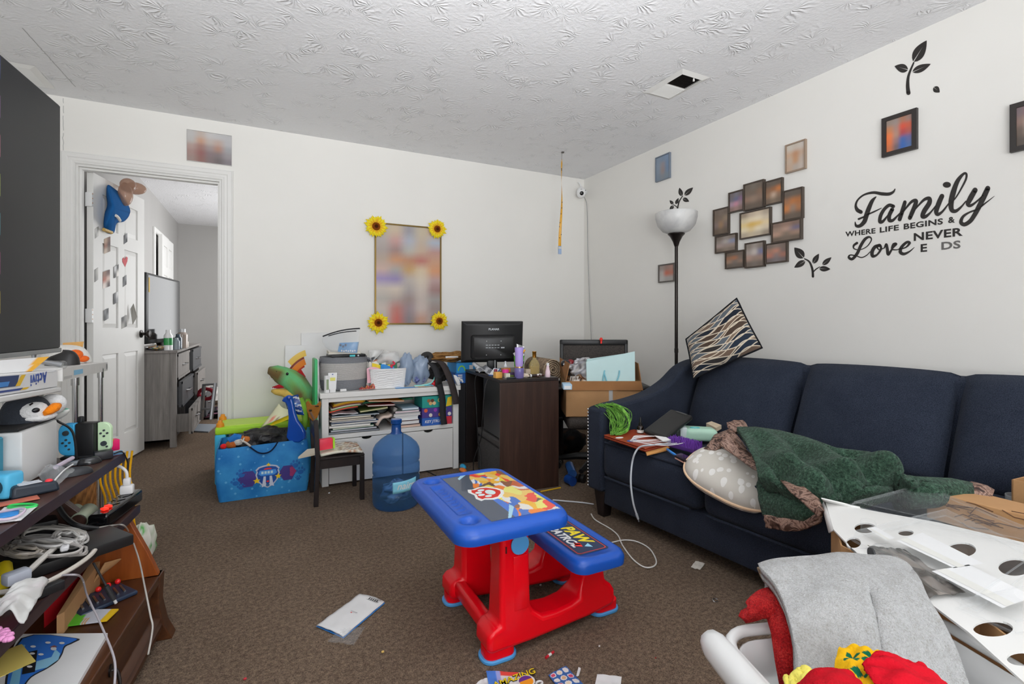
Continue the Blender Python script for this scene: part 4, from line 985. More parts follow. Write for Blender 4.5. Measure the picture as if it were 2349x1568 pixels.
# purple bristle brush
c = gz(1570,1030,.445); t = thing('bristle_brush','purple shaggy cleaning brush lying on the sofa beside the laptop','brush',c)
D = (gz(1610,1038,.45) - gz(1535,1018,.45)).normalized(); N_ = Vector((-D.y,D.x,0))
m = MB('#4b2a6e'); A = []
for s in (-.075,.075): A.append([D*s + N_*a + Vector((0,0,z)) for a,z in ((-.028,.0),(.028,.0),(.028,.02),(-.028,.02))])
m.loft(A); m.build('back','paint_satin',t,bev=.004)
m = MB('#6a3d98'); rnd = random.Random(4)
for i in range(22):
    for j in range(8):
        p = D*(-.073 + i*.007) + N_*(-.026 + j*.0075) + Vector((0,0,.018)); e = p + Vector((rnd.uniform(-.006,.006),rnd.uniform(-.006,.006),.026 + .008*rnd.random())); m.tube([p,e],[.0026,.0018],5)
o = m.build('bristles','cloth_plain',t); o['kind'] = 'stuff'
m = MB('#2f7fd0'); P = [gz(1531,1030,.443),gz(1545,1040,.443),gz(1570,1052,.44),gz(1586,1062,.44)]; m.tube(spline(P,5),[.006]*6 + [.004]*10,6); m.one('blue_pen','paint_satin','bright blue pen half under the purple brush','pen')
m = MB('#2a2326'); P = [gz(1548,1048,.446),gz(1575,1062,.446),gz(1590,1054,.446),gz(1562,1042,.446)]; m.loft([P,[p + Vector((0,0,.008)) for p in P]]); m.c = hx('#c79a8a'); m.loft([[p + Vector((0,0,-.006)) for p in P],[p + Vector((0,0,-.0005)) for p in P]]); m.one('phone','paint_gloss','phone in a pink case at the front edge of the sofa seat','phone')
# nursing pillow, partly over the seat edge
a_ = (gd(1742,1150,1.86) - gd(1588,1062,2.06)); a_.normalize(); n_ = (-_F*.62 + Vector((0,0,.78))).normalized(); b_ = n_.cross(a_).normalized(); n_ = a_.cross(b_).normalized()
c0 = gd(1676,1098,1.965)
t = thing('nursing_pillow','cream pillow with pale leaf marks hanging over the sofa seat edge','pillow',c0)
m = MB()
def npil(u,v):
    a = 2*math.pi*u; w_ = math.pi*(v - .5); x = math.copysign(abs(math.cos(a)) ** .75,math.cos(a))*math.cos(w_) ** .6; y = math.copysign(abs(math.sin(a)) ** .8,math.sin(a))*math.cos(w_) ** .6
    return a_*x*.178 + b_*y*.112*(1 - .15*x) + n_*math.sin(w_)*.062
m.grid(npil,36,18,cu=True); m.build('cover','leaf_cloth',t,smooth=180)
m = MB('#d7b99a'); P = [a_*math.copysign(abs(math.cos(q)) ** .75,math.cos(q))*.179 + b_*math.copysign(abs(math.sin(q)) ** .8,math.sin(q))*.113*(1 - .15*math.cos(q)) for q in [2*math.pi*k/48 for k in range(48)]]
m.tube(P,.0055,6,closed=True); m.build('piping','cloth_plain',t)
# ------------------------------------------------------------------ toddler play desk with bench
t = thing('play_desk','red and blue plastic toddler desk with attached bench on the carpet','desk',(.65,1.5,0)); o0 = Vector(t.location)
def loc(mb): mb.v = [p - o0 for p in mb.v]; return mb
ZT = .466; X0,X1,Y0,Y1 = .474,.838,1.242,1.768
def rrmap(u,v,x0,x1,y0,y1,r):
    # square [-1,1]^2 -> rounded rectangle
    cx,cy,hx_,hy = (x0 + x1)/2,(y0 + y1)/2,(x1 - x0)/2,(y1 - y0)/2
    m = max(abs(u),abs(v)); p = Vector((u*hx_,v*hy)); 
    if m < 1e-6: return cx,cy
    e = Vector((u/m*hx_,v/m*hy)); ax,ay = abs(e.x),abs(e.y)
    if ax > hx_ - r and ay > hy - r:
        d = Vector((ax - (hx_ - r),ay - (hy - r))); L = d.length
        k = r/max(d.x,d.y) if max(d.x,d.y) > 1e-9 else 1
        sc_ = r/L if L > r else 1
        nx,ny = hx_ - r + d.x*sc_,hy - r + d.y*sc_
        e = Vector((math.copysign(nx,e.x),math.copysign(ny,e.y)))
    return cx + e.x*m,cy + e.y*m
def sst(a,b,x): t_ = min(1,max(0,(x - a)/(b - a))); return t_*t_*(3 - 2*t_)
def topz(x,y):
    z = ZT
    for cx,cy in ((.540,1.690),(.530,1.312)):
        q = math.hypot((x - cx)/.034,(y - cy)/.030); z -= .016*(1 - sst(.45,1.0,q))
    q = max(abs(x - .536)/.022,abs(y - 1.50)/.148); z -= .010*(1 - sst(.75,1.0,q))
    if q < .8: z += .0035*max(0,math.sin((y - 1.36)*235))*(1 if x > .535 else .3)
    q = max(abs(x - .70)/.120,abs(y - 1.5)/.226); z -= .0045*(1 - sst(.96,1.0,q))
    return z
m = MB(); N = 84
def tf(a,b):
    u,v = a*2 - 1,b*2 - 1; mm = max(abs(u),abs(v)); x,y = rrmap(u,v,X0,X1,Y0,Y1,.055)
    return (x,y,topz(x,y) - .016*max(0,(mm - .90)/.10) ** 2.2)
m.grid(tf,N,N)
ring = []
for k in range(4*N):
    s_,q = divmod(k,N); u,v = ((-1 + 2*q/N,-1),(1,-1 + 2*q/N),(1 - 2*q/N,1),(-1,1 - 2*q/N))[s_]
    ring.append((u,v))
def rg(gx_,z): return [(*rrmap(u,v,X0 - gx_,X1 + gx_,Y0 - gx_,Y1 + gx_,.055 + gx_),z) for u,v in ring]
m.loft([rg(-.03,ZT - .03),rg(-.012,ZT - .047),rg(.002,ZT - .046),rg(.0045,ZT - .034),rg(.003,ZT - .022),rg(0,ZT - .0158)],caps=False)
m.add(rg(-.03,ZT - .03),[list(range(4*N))])
top = loc(m).build('table_top','blue_plastic',t,smooth=60)
# printed sheet set in the top: dark slate, pale wedges and loose warm colour patches, plus the crest
rnd = random.Random(21); pal = ['#f0a41f','#e8761d','#f6c93a','#ece6dc','#b5541e','#7b4a2a','#2c5fae','#f2b457','#d9d4cc','#d23a24','#5a3a28','#f4d46a']
seeds = [(rnd.uniform(.36,1.02),rnd.uniform(0,1),rnd.choice(pal)) for _ in range(75)]
def prt(u,v):
    edge = .40 + .10*math.sin(v*7.5) + .05*nz(v*6,3)
    if u < edge - .02:
        w_ = abs((v - .93) - (u - .25)*.62) if v > .6 else abs((v - .05) + (u - .3)*-.9)
        if w_ < .035*(u*2.2) and u > .22: return '#9cc7e6'
        if u > .33 and v < .4: return '#2b61b8'
        return '#333d4d'
    x = u + .05*nz(u*9,v*9); y = v + .05*nz(u*9 + 5,v*9); best = min(seeds,key=lambda s: (s[0] - x) ** 2 + (s[1] - y) ** 2*2.2)
    return best[2]
m = MB(); m.grid(lambda u,v: (.584 + .232*u,1.279 + .442*v,ZT - .0040),100,180,prt); loc(m).build('picture_sheet','photo_print',top,smooth=0)
def flat(mb,pts,z,h=.0006):
    return mb.prism(pts,z,z + h)
E = lambda x,y: (.668 + y*-.055 + .0,1.505 + x*.062)     # crest frame: x along +Y, y towards the cups
def crest(sc_): return [E(a*sc_,b*sc_) for a,b in ((0,-1.15),(.45,-.95),(.95,-.45),(1.05,.05),(.85,.55),(.95,.8),(.55,.95),(0,.8),(-.55,.95),(-.95,.8),(-.85,.55),(-1.05,.05),(-.95,-.45),(-.45,-.95))]
m = MB('#dcdad6'); flat(m,crest(1.0),ZT - .004,.0008); m.c = hx('#b5281d'); flat(m,crest(.80),ZT - .0032,.0005); m.c = hx('#c8dbe8')
flat(m,[E(*p) for p in circ(0,-.25,.38,.30,16)],ZT - .0027,.0005)
for a,b in ((-.5,.12),(-.18,.42),(.2,.42),(.5,.12)): flat(m,[E(*p) for p in circ(a,b,.15,.22,12)],ZT - .0027,.0005)
loc(m).build('crest','paper_print',top,smooth=0)
# side frames: column, base rail and bench post in one moulding
def frame(yb,slope,half):
    side = [(.607,.035),(.600,.05),(.602,.085),(.615,.103),(.645,.110),(.648,.25),(.652,.425),(.752,.425),(.757,.25),(.760,.145),(.770,.118),(.80,.098),(.86,.090),(.92,.094),(.950,.106),(.968,.130),(.977,.17),(.980,.252),(1.066,.252),(1.072,.16),(1.080,.120),(1.100,.108),(1.114,.088),(1.116,.055),(1.108,.035),(1.0,.028),(.75,.028)]
    m = MB(); m.prism(side,-half,half,'y'); m.v = [Vector((p.x,yb + slope*(p.x - .65) + p.y*(1.0 if p.z < .112 else .84),p.z)) for p in m.v]; return m
f1 = loc(frame(1.395,.10,.052)).build('side_frame','red_plastic',t,bev=.016,seg=4,smooth=50)
f2 = loc(frame(1.715,-.10,.052)).build('side_frame','red_plastic',t,bev=.016,seg=4,smooth=50)
m = MB(); m.rbox(.617,.66,1.43,1.68,.05,.10,.012,3); loc(m).build('cross_rail','red_plastic',t)
m = MB(); m.rbox(.66,.74,1.42,1.69,.30,.36,.012,3); loc(m).build('cross_rail','red_plastic',t)
# raised ribs, slots and the round caps on the near frame
m = MB(); m.rbox(.690,.742,1.3495,1.358,.14,.31,.004,2); loc(m).build('column_panel','red_plastic',f1)
m = MB('#3a0608'); m.box(.664,.668,1.3505,1.3525,.325,.345).box(.664,.668,1.3505,1.3525,.19,.21); loc(m).build('slot','paint_matte',f1,smooth=0)
for yb,s,fr_ in ((1.350,-1,f1),(1.760,1,f2)):
    m = MB(); m.T = tr(.712,yb,.345) @ rot('X',90 if s < 0 else -90); m.lathe([(.030,-.002),(.031,.003),(.029,.005),(0,.0055)],n=28); loc(m).build('round_cap','sky_plastic',fr_)
for x,y,a in ((.655,1.385,0),(1.095,1.437,0),(.655,1.728,0),(1.095,1.675,0)):
    m = MB(); m.loft([[(x + (px_)*1.0,y + py_,z) for px_,py_ in rrect(-.062,.055,-.042,.042,.035,5)] for z in (0,.012)]); m.c = hx('#ffffff'); loc(m).build('foot_pad','sky_plastic',t,bev=.003)
    m = MB(); m.loft([[(x + px_*.85,y + py_*.85,z) for px_,py_ in rrect(-.062,.055,-.042,.042,.03,5)] for z in (.012,.04)]); loc(m).build('foot','red_plastic',t)
# bench
bx0,bx1,by0,by1,ZB = .872,1.066,1.262,1.66,.288
def rb(g,z): return [(*rrmap(u,v,bx0 - g,bx1 + g,by0 - g,by1 + g,.045),z) for u,v in ring[::4]]
m = MB(); m.loft([rb(-.03,ZB - .034),rb(-.004,ZB - .045),rb(.003,ZB - .042),rb(.004,ZB - .02),rb(-.002,ZB - .006),rb(-.012,ZB),rb(-.026,ZB - .001),rb(-.032,ZB - .006)]); bs = loc(m).build('bench_seat','blue_plastic',t,smooth=60)
m = MB('#25304a'); zb = ZB - .0058; flat(m,rrect(.905,1.032,1.315,1.610,.012),zb,.0006)
m.c = hx('#b8322f')
o_ = rrect(.911,1.026,1.322,1.603,.010); i_ = rrect(.914,1.023,1.325,1.600,.010)
m.add([(*p,zb + .0009) for p in o_] + [(*p,zb + .0009) for p in i_],[(k,(k + 1) % len(o_),len(o_) + (k + 1) % len(o_),len(o_) + k) for k in range(len(o_))])
TB = Matrix(((0,1,0,.988),(-1,0,0,1.455),(0,0,1,zb + .0012),(0,0,0,1)))
m.c = hx('#f2c62c'); m.text('PAW',.062,TB,.0004,.035,.25); m.c = hx('#e9ecef'); TB2 = TB.copy(); TB2[0][3] = .940; m.text('PATROL',.046,TB2,.0004,.03,.25)
m.c = hx('#d8322c'); flat(m,[(.935,1.375),(.955,1.36),(.962,1.385),(.945,1.40)],zb + .0012,.0004); m.c = hx('#8fc3ea'); flat(m,[(.962,1.36),(.985,1.345),(.985,1.375)],zb + .0012,.0004)
m.c = hx('#f2c62c'); flat(m,[(.985,1.59),(.997,1.565),(1.020,1.572),(1.001,1.556),(1.009,1.535),(.989,1.55)],zb + .0012,.0004)
loc(m).build('seat_print','paper_print',bs,smooth=0)

# ------------------------------------------------------------------ fabric toy bin
BXM,BYM = .015,3.44
t = thing('toy_bin','blue fabric toy bin with a crest on its front, overflowing with toys','toy bin',(BXM,BYM,0)); hw,hd,hh = .235,.172,.325
def binring(z,g=0):
    b_ = .014*math.sin(math.pi*min(1,z/hh)) + g
    return [(x,y,z + (.012*math.sin(x*9 + 1) - .010 if z > .3 else 0)) for x,y in rrect(-hw - b_ - .01*(z/hh),hw + b_,-hd - b_,hd + b_,.02,4)]
m = MB(); m.loft([binring(z) for z in (.002,.06,.13,.20,.27,hh)] + [binring(z,-.006) for z in (hh,.2,.05)]); m.build('body','toy_bin_cloth',t,smooth=50)
fy = -hd - .0175
def fp_(x,z,h=0): b_ = .014*math.sin(math.pi*min(1,z/hh)); return (x,-hd - b_ - .0015 - h,z)
def fpoly(mb,pts,h): 
    n = len(pts); cx = sum(p[0] for p in pts)/n; cz = sum(p[1] for p in pts)/n
    return mb.add([fp_(cx,cz,h)] + [fp_(x,z,h) for x,z in pts],[(0,1 + k,1 + (k + 1) % n) for k in range(n)])
m = MB('#175a9e')
for px_,pz_,s in ((-.120,.150,.9),(-.150,.105,.85),(-.122,.075,.7),(.165,.168,.9),(.195,.125,.85),(.182,.085,.55)):
    fpoly(m,circ(px_,pz_,.019*s,.016*s,12),.0006)
    for a,b in ((-.024,.012),(-.010,.028),(.010,.029),(.024,.014)): fpoly(m,circ(px_ + a*s,pz_ + b*s,.0075*s,.010*s,10),.0006)
m.c = hx('#3b2f74')
for cx,cz,s in ((-.088,.120,1.0),(.122,.130,.95)): fpoly(m,[(cx + a*.052*s,cz + b*.048*s) for a,b in ((-1,.05),(-.45,.95),(.5,.95),(1,.1),(.5,-.95),(-.4,-.95))],.0008)
m.c = hx('#8a2b5c'); fpoly(m,[(.150,.165),(.172,.135),(.150,.105),(.135,.11),(.135,.16)],.0011)
sh = [(0,-1.05),(.45,-.8),(.8,-.35),(.95,.2),(.86,.5),(.95,.62),(.72,.86),(.35,.95),(0,.98),(-.35,.95),(-.72,.86),(-.95,.62),(-.86,.5),(-.95,.2),(-.8,-.35),(-.45,-.8)]
for s,c in ((1,'#aeb6c6'),(.88,'#12428c')): m.c = hx(c); fpoly(m,[(.016 + a*.068*s,.125 + b*.068*s) for a,b in sh],.0012 + (1 - s)*.004)
m.c = hx('#3f86cf'); fpoly(m,[(.016 + a,.148 + b) for a,b in ((-.05,-.006),(-.042,.014),(.042,.014),(.05,-.006),(.035,-.018),(-.035,-.018))],.0022)
m.c = hx('#b9d3ea')
for k in range(4): fpoly(m,[(.016 - .028 + k*.0165 + a,.148 + b) for a,b in ((-.006,-.008),(.006,-.008),(.006,.007),(-.006,.007))],.0026)
m.c = hx('#c2c8d6'); fpoly(m,[(-.006,.125),(.006,.125),(.006,.085),(.014,.070),(-.016,.062),(-.012,.085)],.0024); fpoly(m,[(.026,.125),(.038,.125),(.044,.085),(.050,.062),(.018,.070),(.026,.085)],.0024)
m.c = hx('#cf2a33'); fpoly(m,circ(.016,.094,.007,.006,12),.0028); fpoly(m,[(.016 + .022*math.cos(a),.165 + .009*math.sin(a)) for a in [math.pi*k/8 for k in range(9)]],.0024); m.c = hx('#2f5f8f'); fpoly(m,circ(.016,.072,.010,.009,12),.0028)
m.c = hx('#f0b91e')
for cx,cz,s in ((-.042,.104,.020),(.072,.118,.019),(.020,.192,.013)): fpoly(m,[(cx + s*(1 if k % 2 == 0 else .45)*math.sin(k*math.pi/5),cz + s*(1 if k % 2 == 0 else .45)*math.cos(k*math.pi/5)) for k in range(10)],.0032)
m.build('printed_front','paper_print',t,smooth=0)
m = MB('#141c33'); m.tube(spline([fp_(-.085,.315,.004),fp_(-.06,.29,.007),fp_(-.03,.268,.009),fp_(.0,.262,.009),fp_(.03,.27,.009),fp_(.055,.295,.007),fp_(.07,.318,.004)],5),.0042,6); m.build('handle','cloth_plain',t)
m = MB('#dfe0dc'); e_ = circ(-.03,.225,.034,.040,18); i_ = circ(-.03,.225,.024,.030,18); xw = -hw - .020
m.add([(xw,y,z) for y,z in e_] + [(xw - .001,y,z) for y,z in i_],[(k,(k + 1) % 18,18 + (k + 1) % 18,18 + k) for k in range(18)]); m.c = hx('#3a2a20'); m.add([(xw - .0005,y,z) for y,z in i_],[list(range(18))]); m.build('grip_hole','paper_print',t,smooth=0)
# contents of the bin
crumple('puffer_jacket',(.03,3.40,.315),.16,.10,.06,'black_puffer','shiny black jacket bundled on top of the toy bin','jacket',['#111113'],4.4,.42,40,6)
m = MB('#c98a4e'); c = gd(540,1018,2.92); 
for k in range(5): a = Vector((-.03 + .03*k,.02*(k % 2),.01*k)); m.c = hx(['#a85a2a','#b8642e','#c9c4bc','#8a4a24','#b56a35'][k]); m.ell(c + a*.6,.035,.03,.026,12)
m.c = hx('#2b6fb5'); m.tube([c + Vector((-.03,0,.02)),c + Vector((.0,0,.04)),c + Vector((.03,0,.035))],[.02,.024,.018],10); m.c = hx('#d8262a'); m.ell(c + Vector((-.06,-.01,-.005)),.018,.016,.016,10)
m.one('plush_toy','plush','small brown plush toy with a blue cap at the left of the toy bin','toy')
m = MB('#bdb9b2'); m.tube([gd(552,1008,2.90),gd(566,1016,2.88),gd(574,1022,2.86)],.006,6); m.tube([gd(560,1004,2.90),gd(556,1014,2.88)],.004,6); m.one('silver_toy_part','paint_gloss','little silver toy part beside the black jacket in the bin','toy')
# blue toy guitar standing in the bin
def plate(pts,dep,th,nrm=None):
    P = [gd(x,y,dep + (dz if dz else 0)) for x,y,dz in pts]; n_ = (nrm or -_F); return [[p for p in P],[p + n_*th for p in P]]
pts = [(650,918,0),(655,910,0),(665,904,0),(672,908,0),(676,922,0),(680,945,0),(686,962,0),(699,980,0),(704,992,0),(703,1004,0),(690,1012,0),(670,1012,0),(661,1000,0),(664,980,0),(666,955,0),(664,932,0),(660,922,0)]
m = MB('#12439c'); m.loft(plate(pts,3.02,.03)); gt = m.one('toy_guitar','paint_gloss','blue plastic toy guitar standing neck up in the bin','toy guitar',bev=.008,seg=3)
c = gd(663,913,2.985) - Vector(gt.location); m = MB('#0f3a8a'); m.T = tr(c) @ rot('X',90); m.lathe([(.011,0),(.011,.004),(.006,.006),(0,.006)],n=16); m.build('tuning_knob','paint_gloss',gt)
# lime play table behind the bin
t = thing('play_table','lime green plastic play table with orange corner pegs behind the toy bin','table',(.02,3.78,0)); o0 = Vector(t.location)
m = MB('#9fd02c'); m.rbox(-.285,.285,-.15,.15,.315,.365,.012,3); m.c = hx('#b9df4c'); m.rbox(-.26,.26,-.125,.125,.36,.368,.004,1); m.build('table_top','paint_satin',t)
for sx in (-1,1):
    for sy in (-1,1):
        m = MB('#36a9cf'); m.rbox(sx*.255 - .032,sx*.255 + .032,sy*.12 - .032,sy*.12 + .032,0,.32,.012,2); m.build('leg','paint_satin',t)
        m = MB('#f08a1d'); m.lathe([(.024,.36),(.022,.385),(.014,.392),(.012,.405),(0,.407)],(sx*.258,sy*.12,0),16); m.build('corner_peg','paint_satin',t)
m = MB('#a9d838'); m.rbox(.06,.18,3.66,3.78,.372,.40,.006,2); m.c = hx('#f0c51f'); m.rbox(.07,.175,3.665,3.77,.40,.418,.005,2); m.one('toy_tray','paint_satin','yellow and lime plastic tray stacked on the play table','tray')
P = [gd(600,978,3.10),gd(664,951,3.13),gd(667,940,3.16),gd(640,925,3.17)]
m = MB('#e6d9b5'); m.grid(lambda u,v: (P[0]*(1 - u)*(1 - v) + P[1]*u*(1 - v) + P[2]*u*v + P[3]*(1 - u)*v) - _F*.03*math.sin(math.pi*u),10,6,lambda u,v: '#d98a72' if abs(u - .35) < .07 and abs(v - .3) < .15 else ('#8a7a66' if abs(u - .62) < .03 and v < .3 else '#e6d9b5')); m.one('paper_cone','paper_print','cream paper sleeve leaning on the play table','paper',sol=.002)
m = MB('#e3c51c'); P2 = [gd(612,980,3.09),gd(666,960,3.12),gd(668,946,3.14),gd(650,950,3.14)]; m.loft([P2,[p + _F*.02 for p in P2]]); m.one('yellow_book','paper_print','yellow booklet under the cream paper sleeve','book')
# striped snack bag
c = gd(672,925,3.2); t = thing('snack_bag','blue and white snack bag standing between the guitar and the dinosaur','bag',c - Vector((0,0,.09)))
m = MB(); P = [gd(651,912,3.2),gd(684,904,3.2),gd(698,952,3.2),gd(662,948,3.2)]; o0 = Vector(t.location)
def bagf(u,v): return (P[3]*(1 - u)*(1 - v) + P[2]*u*(1 - v) + P[1]*u*v + P[0]*(1 - u)*v) - o0 - _F*.025*math.sin(math.pi*u)*math.sin(math.pi*min(1,v*1.1))
m.grid(bagf,24,20,lambda u,v: '#1b3f86' if (u < .12 or v > .9 or (u > .5 and not (.3 < (v*3 + u) % 1 < .55))) else ('#e6e8ee' if (v*5) % 1 < .6 else '#2f6fb8')); m.build('printed_film','paint_gloss',t)
# dinosaur plush on the play table
t = thing('dinosaur_plush','green and tan plush dinosaur with an open mouth leaning beside the white cabinet','plush toy',gd(690,960,3.31)); o0 = Vector(t.location)
def dn(p,c1='#6f9b58',c2='#6b5836',c3_='#67ae74'):
    k = nz(p.x*9 + 3,p.y*9,p.z*9); return mix(c1,c2,sst(-.02,.10,k)) if k > -.12 else hx(c3_)
def skin(mb,i0):
    for i in range(i0,len(mb.v)): mb.vc[i] = dn(mb.v[i])
DP = 3.30
m = MB()
m.tube([gd(618,858,DP),gd(622,853,DP),gd(632,854,DP),gd(648,861,DP),gd(664,868,DP),gd(680,880,DP),gd(693,900,DP + .01),gd(699,922,DP + .02),gd(700,944,DP + .03)],[.014,.036,.050,.060,.066,.070,.072,.074,.060],18); skin(m,0)
m.v = [p if True else p for p in m.v]; m.noisy(.004,30,1); m.build('body','plush',t,smooth=180); 
body = t.children[0]; body.data.transform(Matrix.Translation(-o0))
m = MB('#d3b25a'); m.tube([gd(624,895,DP - .02),gd(634,898,DP - .02),gd(652,900,DP - .02),gd(668,905,DP - .025),gd(680,918,DP - .03),gd(684,938,DP - .03)],[.012,.022,.028,.036,.042,.036],14); m.v = [p - o0 for p in m.v]; m.build('jaw','plush',t,smooth=180)
m = MB('#b5202c'); m.tube([gd(626,889,DP - .02),gd(640,886,DP - .03),gd(654,884,DP - .03),gd(660,884,DP - .02)],[.008,.013,.014,.01],10); m.v = [p - o0 for p in m.v]; m.build('tongue','plush',t,smooth=180)
m = MB('#e9e6dc')
for k in range(9):
    u = k/8; p = gd(617 + 30*u,864 + 14*u,DP - .035); m.cyl(p,p + Vector((0,0,-.012)),.005,.001,6)
    p = gd(624 + 24*u,892 - 3*u,DP - .030); m.cyl(p,p + Vector((0,0,.010)),.0045,.001,6)
m.v = [p - o0 for p in m.v]; m.build('teeth','paint_satin',t)
m = MB('#101010'); m.ell(gd(659,857,DP - .066),.009,.007,.010,12); m.ell(gd(635,852,DP - .046),.005,n=8); m.v = [p - o0 for p in m.v]; m.build('eye','paint_gloss',t)
for px_,off in ((693,-.06),(709,-.02)):
    m = MB('#7fae3c'); m.tube([gd(px_ - 6,915,DP + off),gd(px_ + 4,935,DP + off - .01),gd(px_ + 7,962,DP + off - .01),gd(px_ + 6,985,DP + off)],[.024,.022,.018,.012],12); m.v = [p - o0 for p in m.v]; m.build('arm','plush',t,smooth=180)
# white boards against the back wall
a,b_ = gy(691,763,YB - .012),gy(748,763,YB - .012)
m = MB('#ecebe9'); m.box(a.x,b_.x + .12,YB - .016,YB - .004,.25,a.z); m.one('white_board','paper_print','tall blank white board leaning on the wall behind the cabinet end','board')
a = gy(654,792,YB - .03); c0 = gy(694,850,YB - .03)
t = thing('rainbow_canvas','small white canvas painted with a red and orange rainbow behind the dinosaur','canvas',((a.x + c0.x)/2,YB - .02,.30)); o0 = Vector(t.location)
m = MB('#e6e5e3'); m.box(a.x,c0.x + .03,YB - .032,YB - .018,.30,a.z); m.v = [p - o0 for p in m.v]; m.build('panel','paper_print',t,smooth=0)
m = MB(); cc = Vector((c0.x + .085,YB - .034,a.z - .345))
for k,(r0,r1,c) in enumerate(((.225,.262,'#e0b446'),(.213,.226,'#7a2a12'),(.175,.212,'#e27a1f'),(.165,.175,'#b0301a'),(.11,.165,'#b3111c'),(.085,.110,'#e5a19a'),(.04,.085,'#e2622c'))):
    m.c = hx(c); pts = []
    for rr in (r0,r1): pts.append([cc + Vector((rr*1.0*math.cos(th),-.0003*k,rr*1.22*math.sin(th))) for th in [R(90 + 80*j/16) for j in range(17)]])
    for j in range(16):
        q = [pts[0][j],pts[0][j + 1],pts[1][j + 1],pts[1][j]]
        if all(a.x + .003 < v.x < c0.x + .028 for v in q): m.quad(*q)
m.v = [p - o0 for p in m.v]; m.build('painted_arcs','paint_gloss',t,smooth=0)

# ------------------------------------------------------------------ small dark child chair
t = thing('child_chair','small black-brown child chair between the toy bin and the water jug','chair',(.40,3.10,0)); o0 = Vector(t.location)
m = MB(); m.rbox(.272,.535,2.955,3.245,.255,.268,.003,1); loc(m).build('seat','chair_black',t)
m = MB(); 
for b_ in ((.29,.53,2.962,2.980),(.29,.53,3.222,3.240)): m.box(b_[0],b_[1],b_[2],b_[3],.205,.255)
m.box(.515,.531,2.975,3.225,.205,.255); loc(m).build('apron','chair_black',t,bev=.002)
for y,nm in ((2.953,'near'),(3.221,'far')):
    m = MB(); m.loft([[(.268 - .012*q,y,z),(.292 - .012*q,y,z),(.292 - .012*q,y + .026,z),(.268 - .012*q,y + .026,z)] for z,q in ((0,.8),(.26,0),(.485,.9))]); loc(m).build('back_post','chair_black',t,bev=.002)
    m = MB(); m.box(.510,.534,y,y + .026,0,.255); loc(m).build('leg','chair_black',t,bev=.002)
m = MB(); m.rbox(.262,.280,2.978,3.222,.375,.44,.004,1); loc(m).build('back_rail','chair_black',t)
# things on the chair
m = MB(); P = [(.298,2.985),(.525,2.965),(.53,3.20),(.298,3.21)]
def mg(u,v): a = Vector((*P[0],0))*(1 - u)*(1 - v) + Vector((*P[1],0))*u*(1 - v) + Vector((*P[2],0))*u*v + Vector((*P[3],0))*(1 - u)*v; return (a.x,a.y,.2755 + .012*math.sin(u*3.1))
pal2 = ['#d8d2c4','#b5a68f','#8a6a52','#c9c4ba','#7a6f66','#a8785a','#e2dfd6']
m.grid(mg,20,14,lambda u,v: pal2[int(abs(nz(u*4,v*4,2))*20) % 7] if u > .4 else '#ded7c4'); m.one('magazine','paper_print','open magazine lying on the child chair seat','magazine',sol=.012)
P = [gd(684,1052,2.90),gd(730,1042,2.84),gd(738,1030,2.90),gd(705,1034,2.96)]; m = MB('#d9cfba'); m.loft([P,[p + Vector((0,0,.012)) for p in P]]); m.one('cream_booklet','paper_print','cream booklet sticking out toward the toy bin from the chair','book')
m = MB('#e23a4e'); m.T = xf((.325,3.03,.312),12); m.rbox(-.035,.04,-.018,.018,-.012,.05,.004,2); m.c = hx('#9ed63c'); m.rbox(.04,.052,-.02,.02,-.012,.05,.003,1); m.one('red_block','paint_satin','red and lime foam block on the child chair','block')
# fox face hung on the chair post
pts = [(703,922,0),(708,918,0),(716,928,0),(727,928,0),(735,918,0),(738,925,0),(734,942,0),(729,957,0),(720,966,0),(710,955,0),(705,940,0)]
m = MB('#8a5a26'); m.loft(plate(pts,2.78,.012)); fm = m.one('animal_mask','plush','brown animal face mask hanging on the child chair post','mask',bev=.004)
m = MB('#1a120c')
for x,y,w_,h_ in ((712,941,.010,.010),(727,931,.014,.006)): 
    c = gd(x,y,2.764) - Vector(fm.location); m.tube([c + _R*-w_*.7,c + _R*w_*.7],h_*.5,8)
m.build('eye','paint_gloss',fm)
m = MB('#6a5444'); m.tube([gd(712,944,2.762),gd(716,952,2.762),gd(722,963,2.762)],.006,6); m.v = [p - Vector(fm.location) for p in m.v]; m.build('snout_mark','plush',fm)

# ------------------------------------------------------------------ five gallon jug
t = thing('water_jug','large translucent blue water jug on the carpet beside the child chair','jug',(.682,2.80,0))
pr = [(.0,.012),(.09,.004),(.118,.0),(.128,.012),(.1315,.03),(.1315,.085),(.127,.092),(.127,.098),(.1315,.105),(.1315,.165),(.126,.172),(.126,.180),(.1315,.187),(.1315,.235),(.126,.242),(.126,.250),(.1315,.257),(.132,.300),(.128,.322),(.115,.345),(.085,.372),(.055,.392),(.034,.402)]
m = MB(); m.lathe(pr,n=48); m.build('body','jug_blue',t,smooth=60)
m = MB(); m.lathe([(.034,.402),(.0275,.412),(.0265,.455),(.031,.460),(.031,.480),(.027,.484),(.0,.484)],n=28); m.build('neck','jug_blue_dense',t)

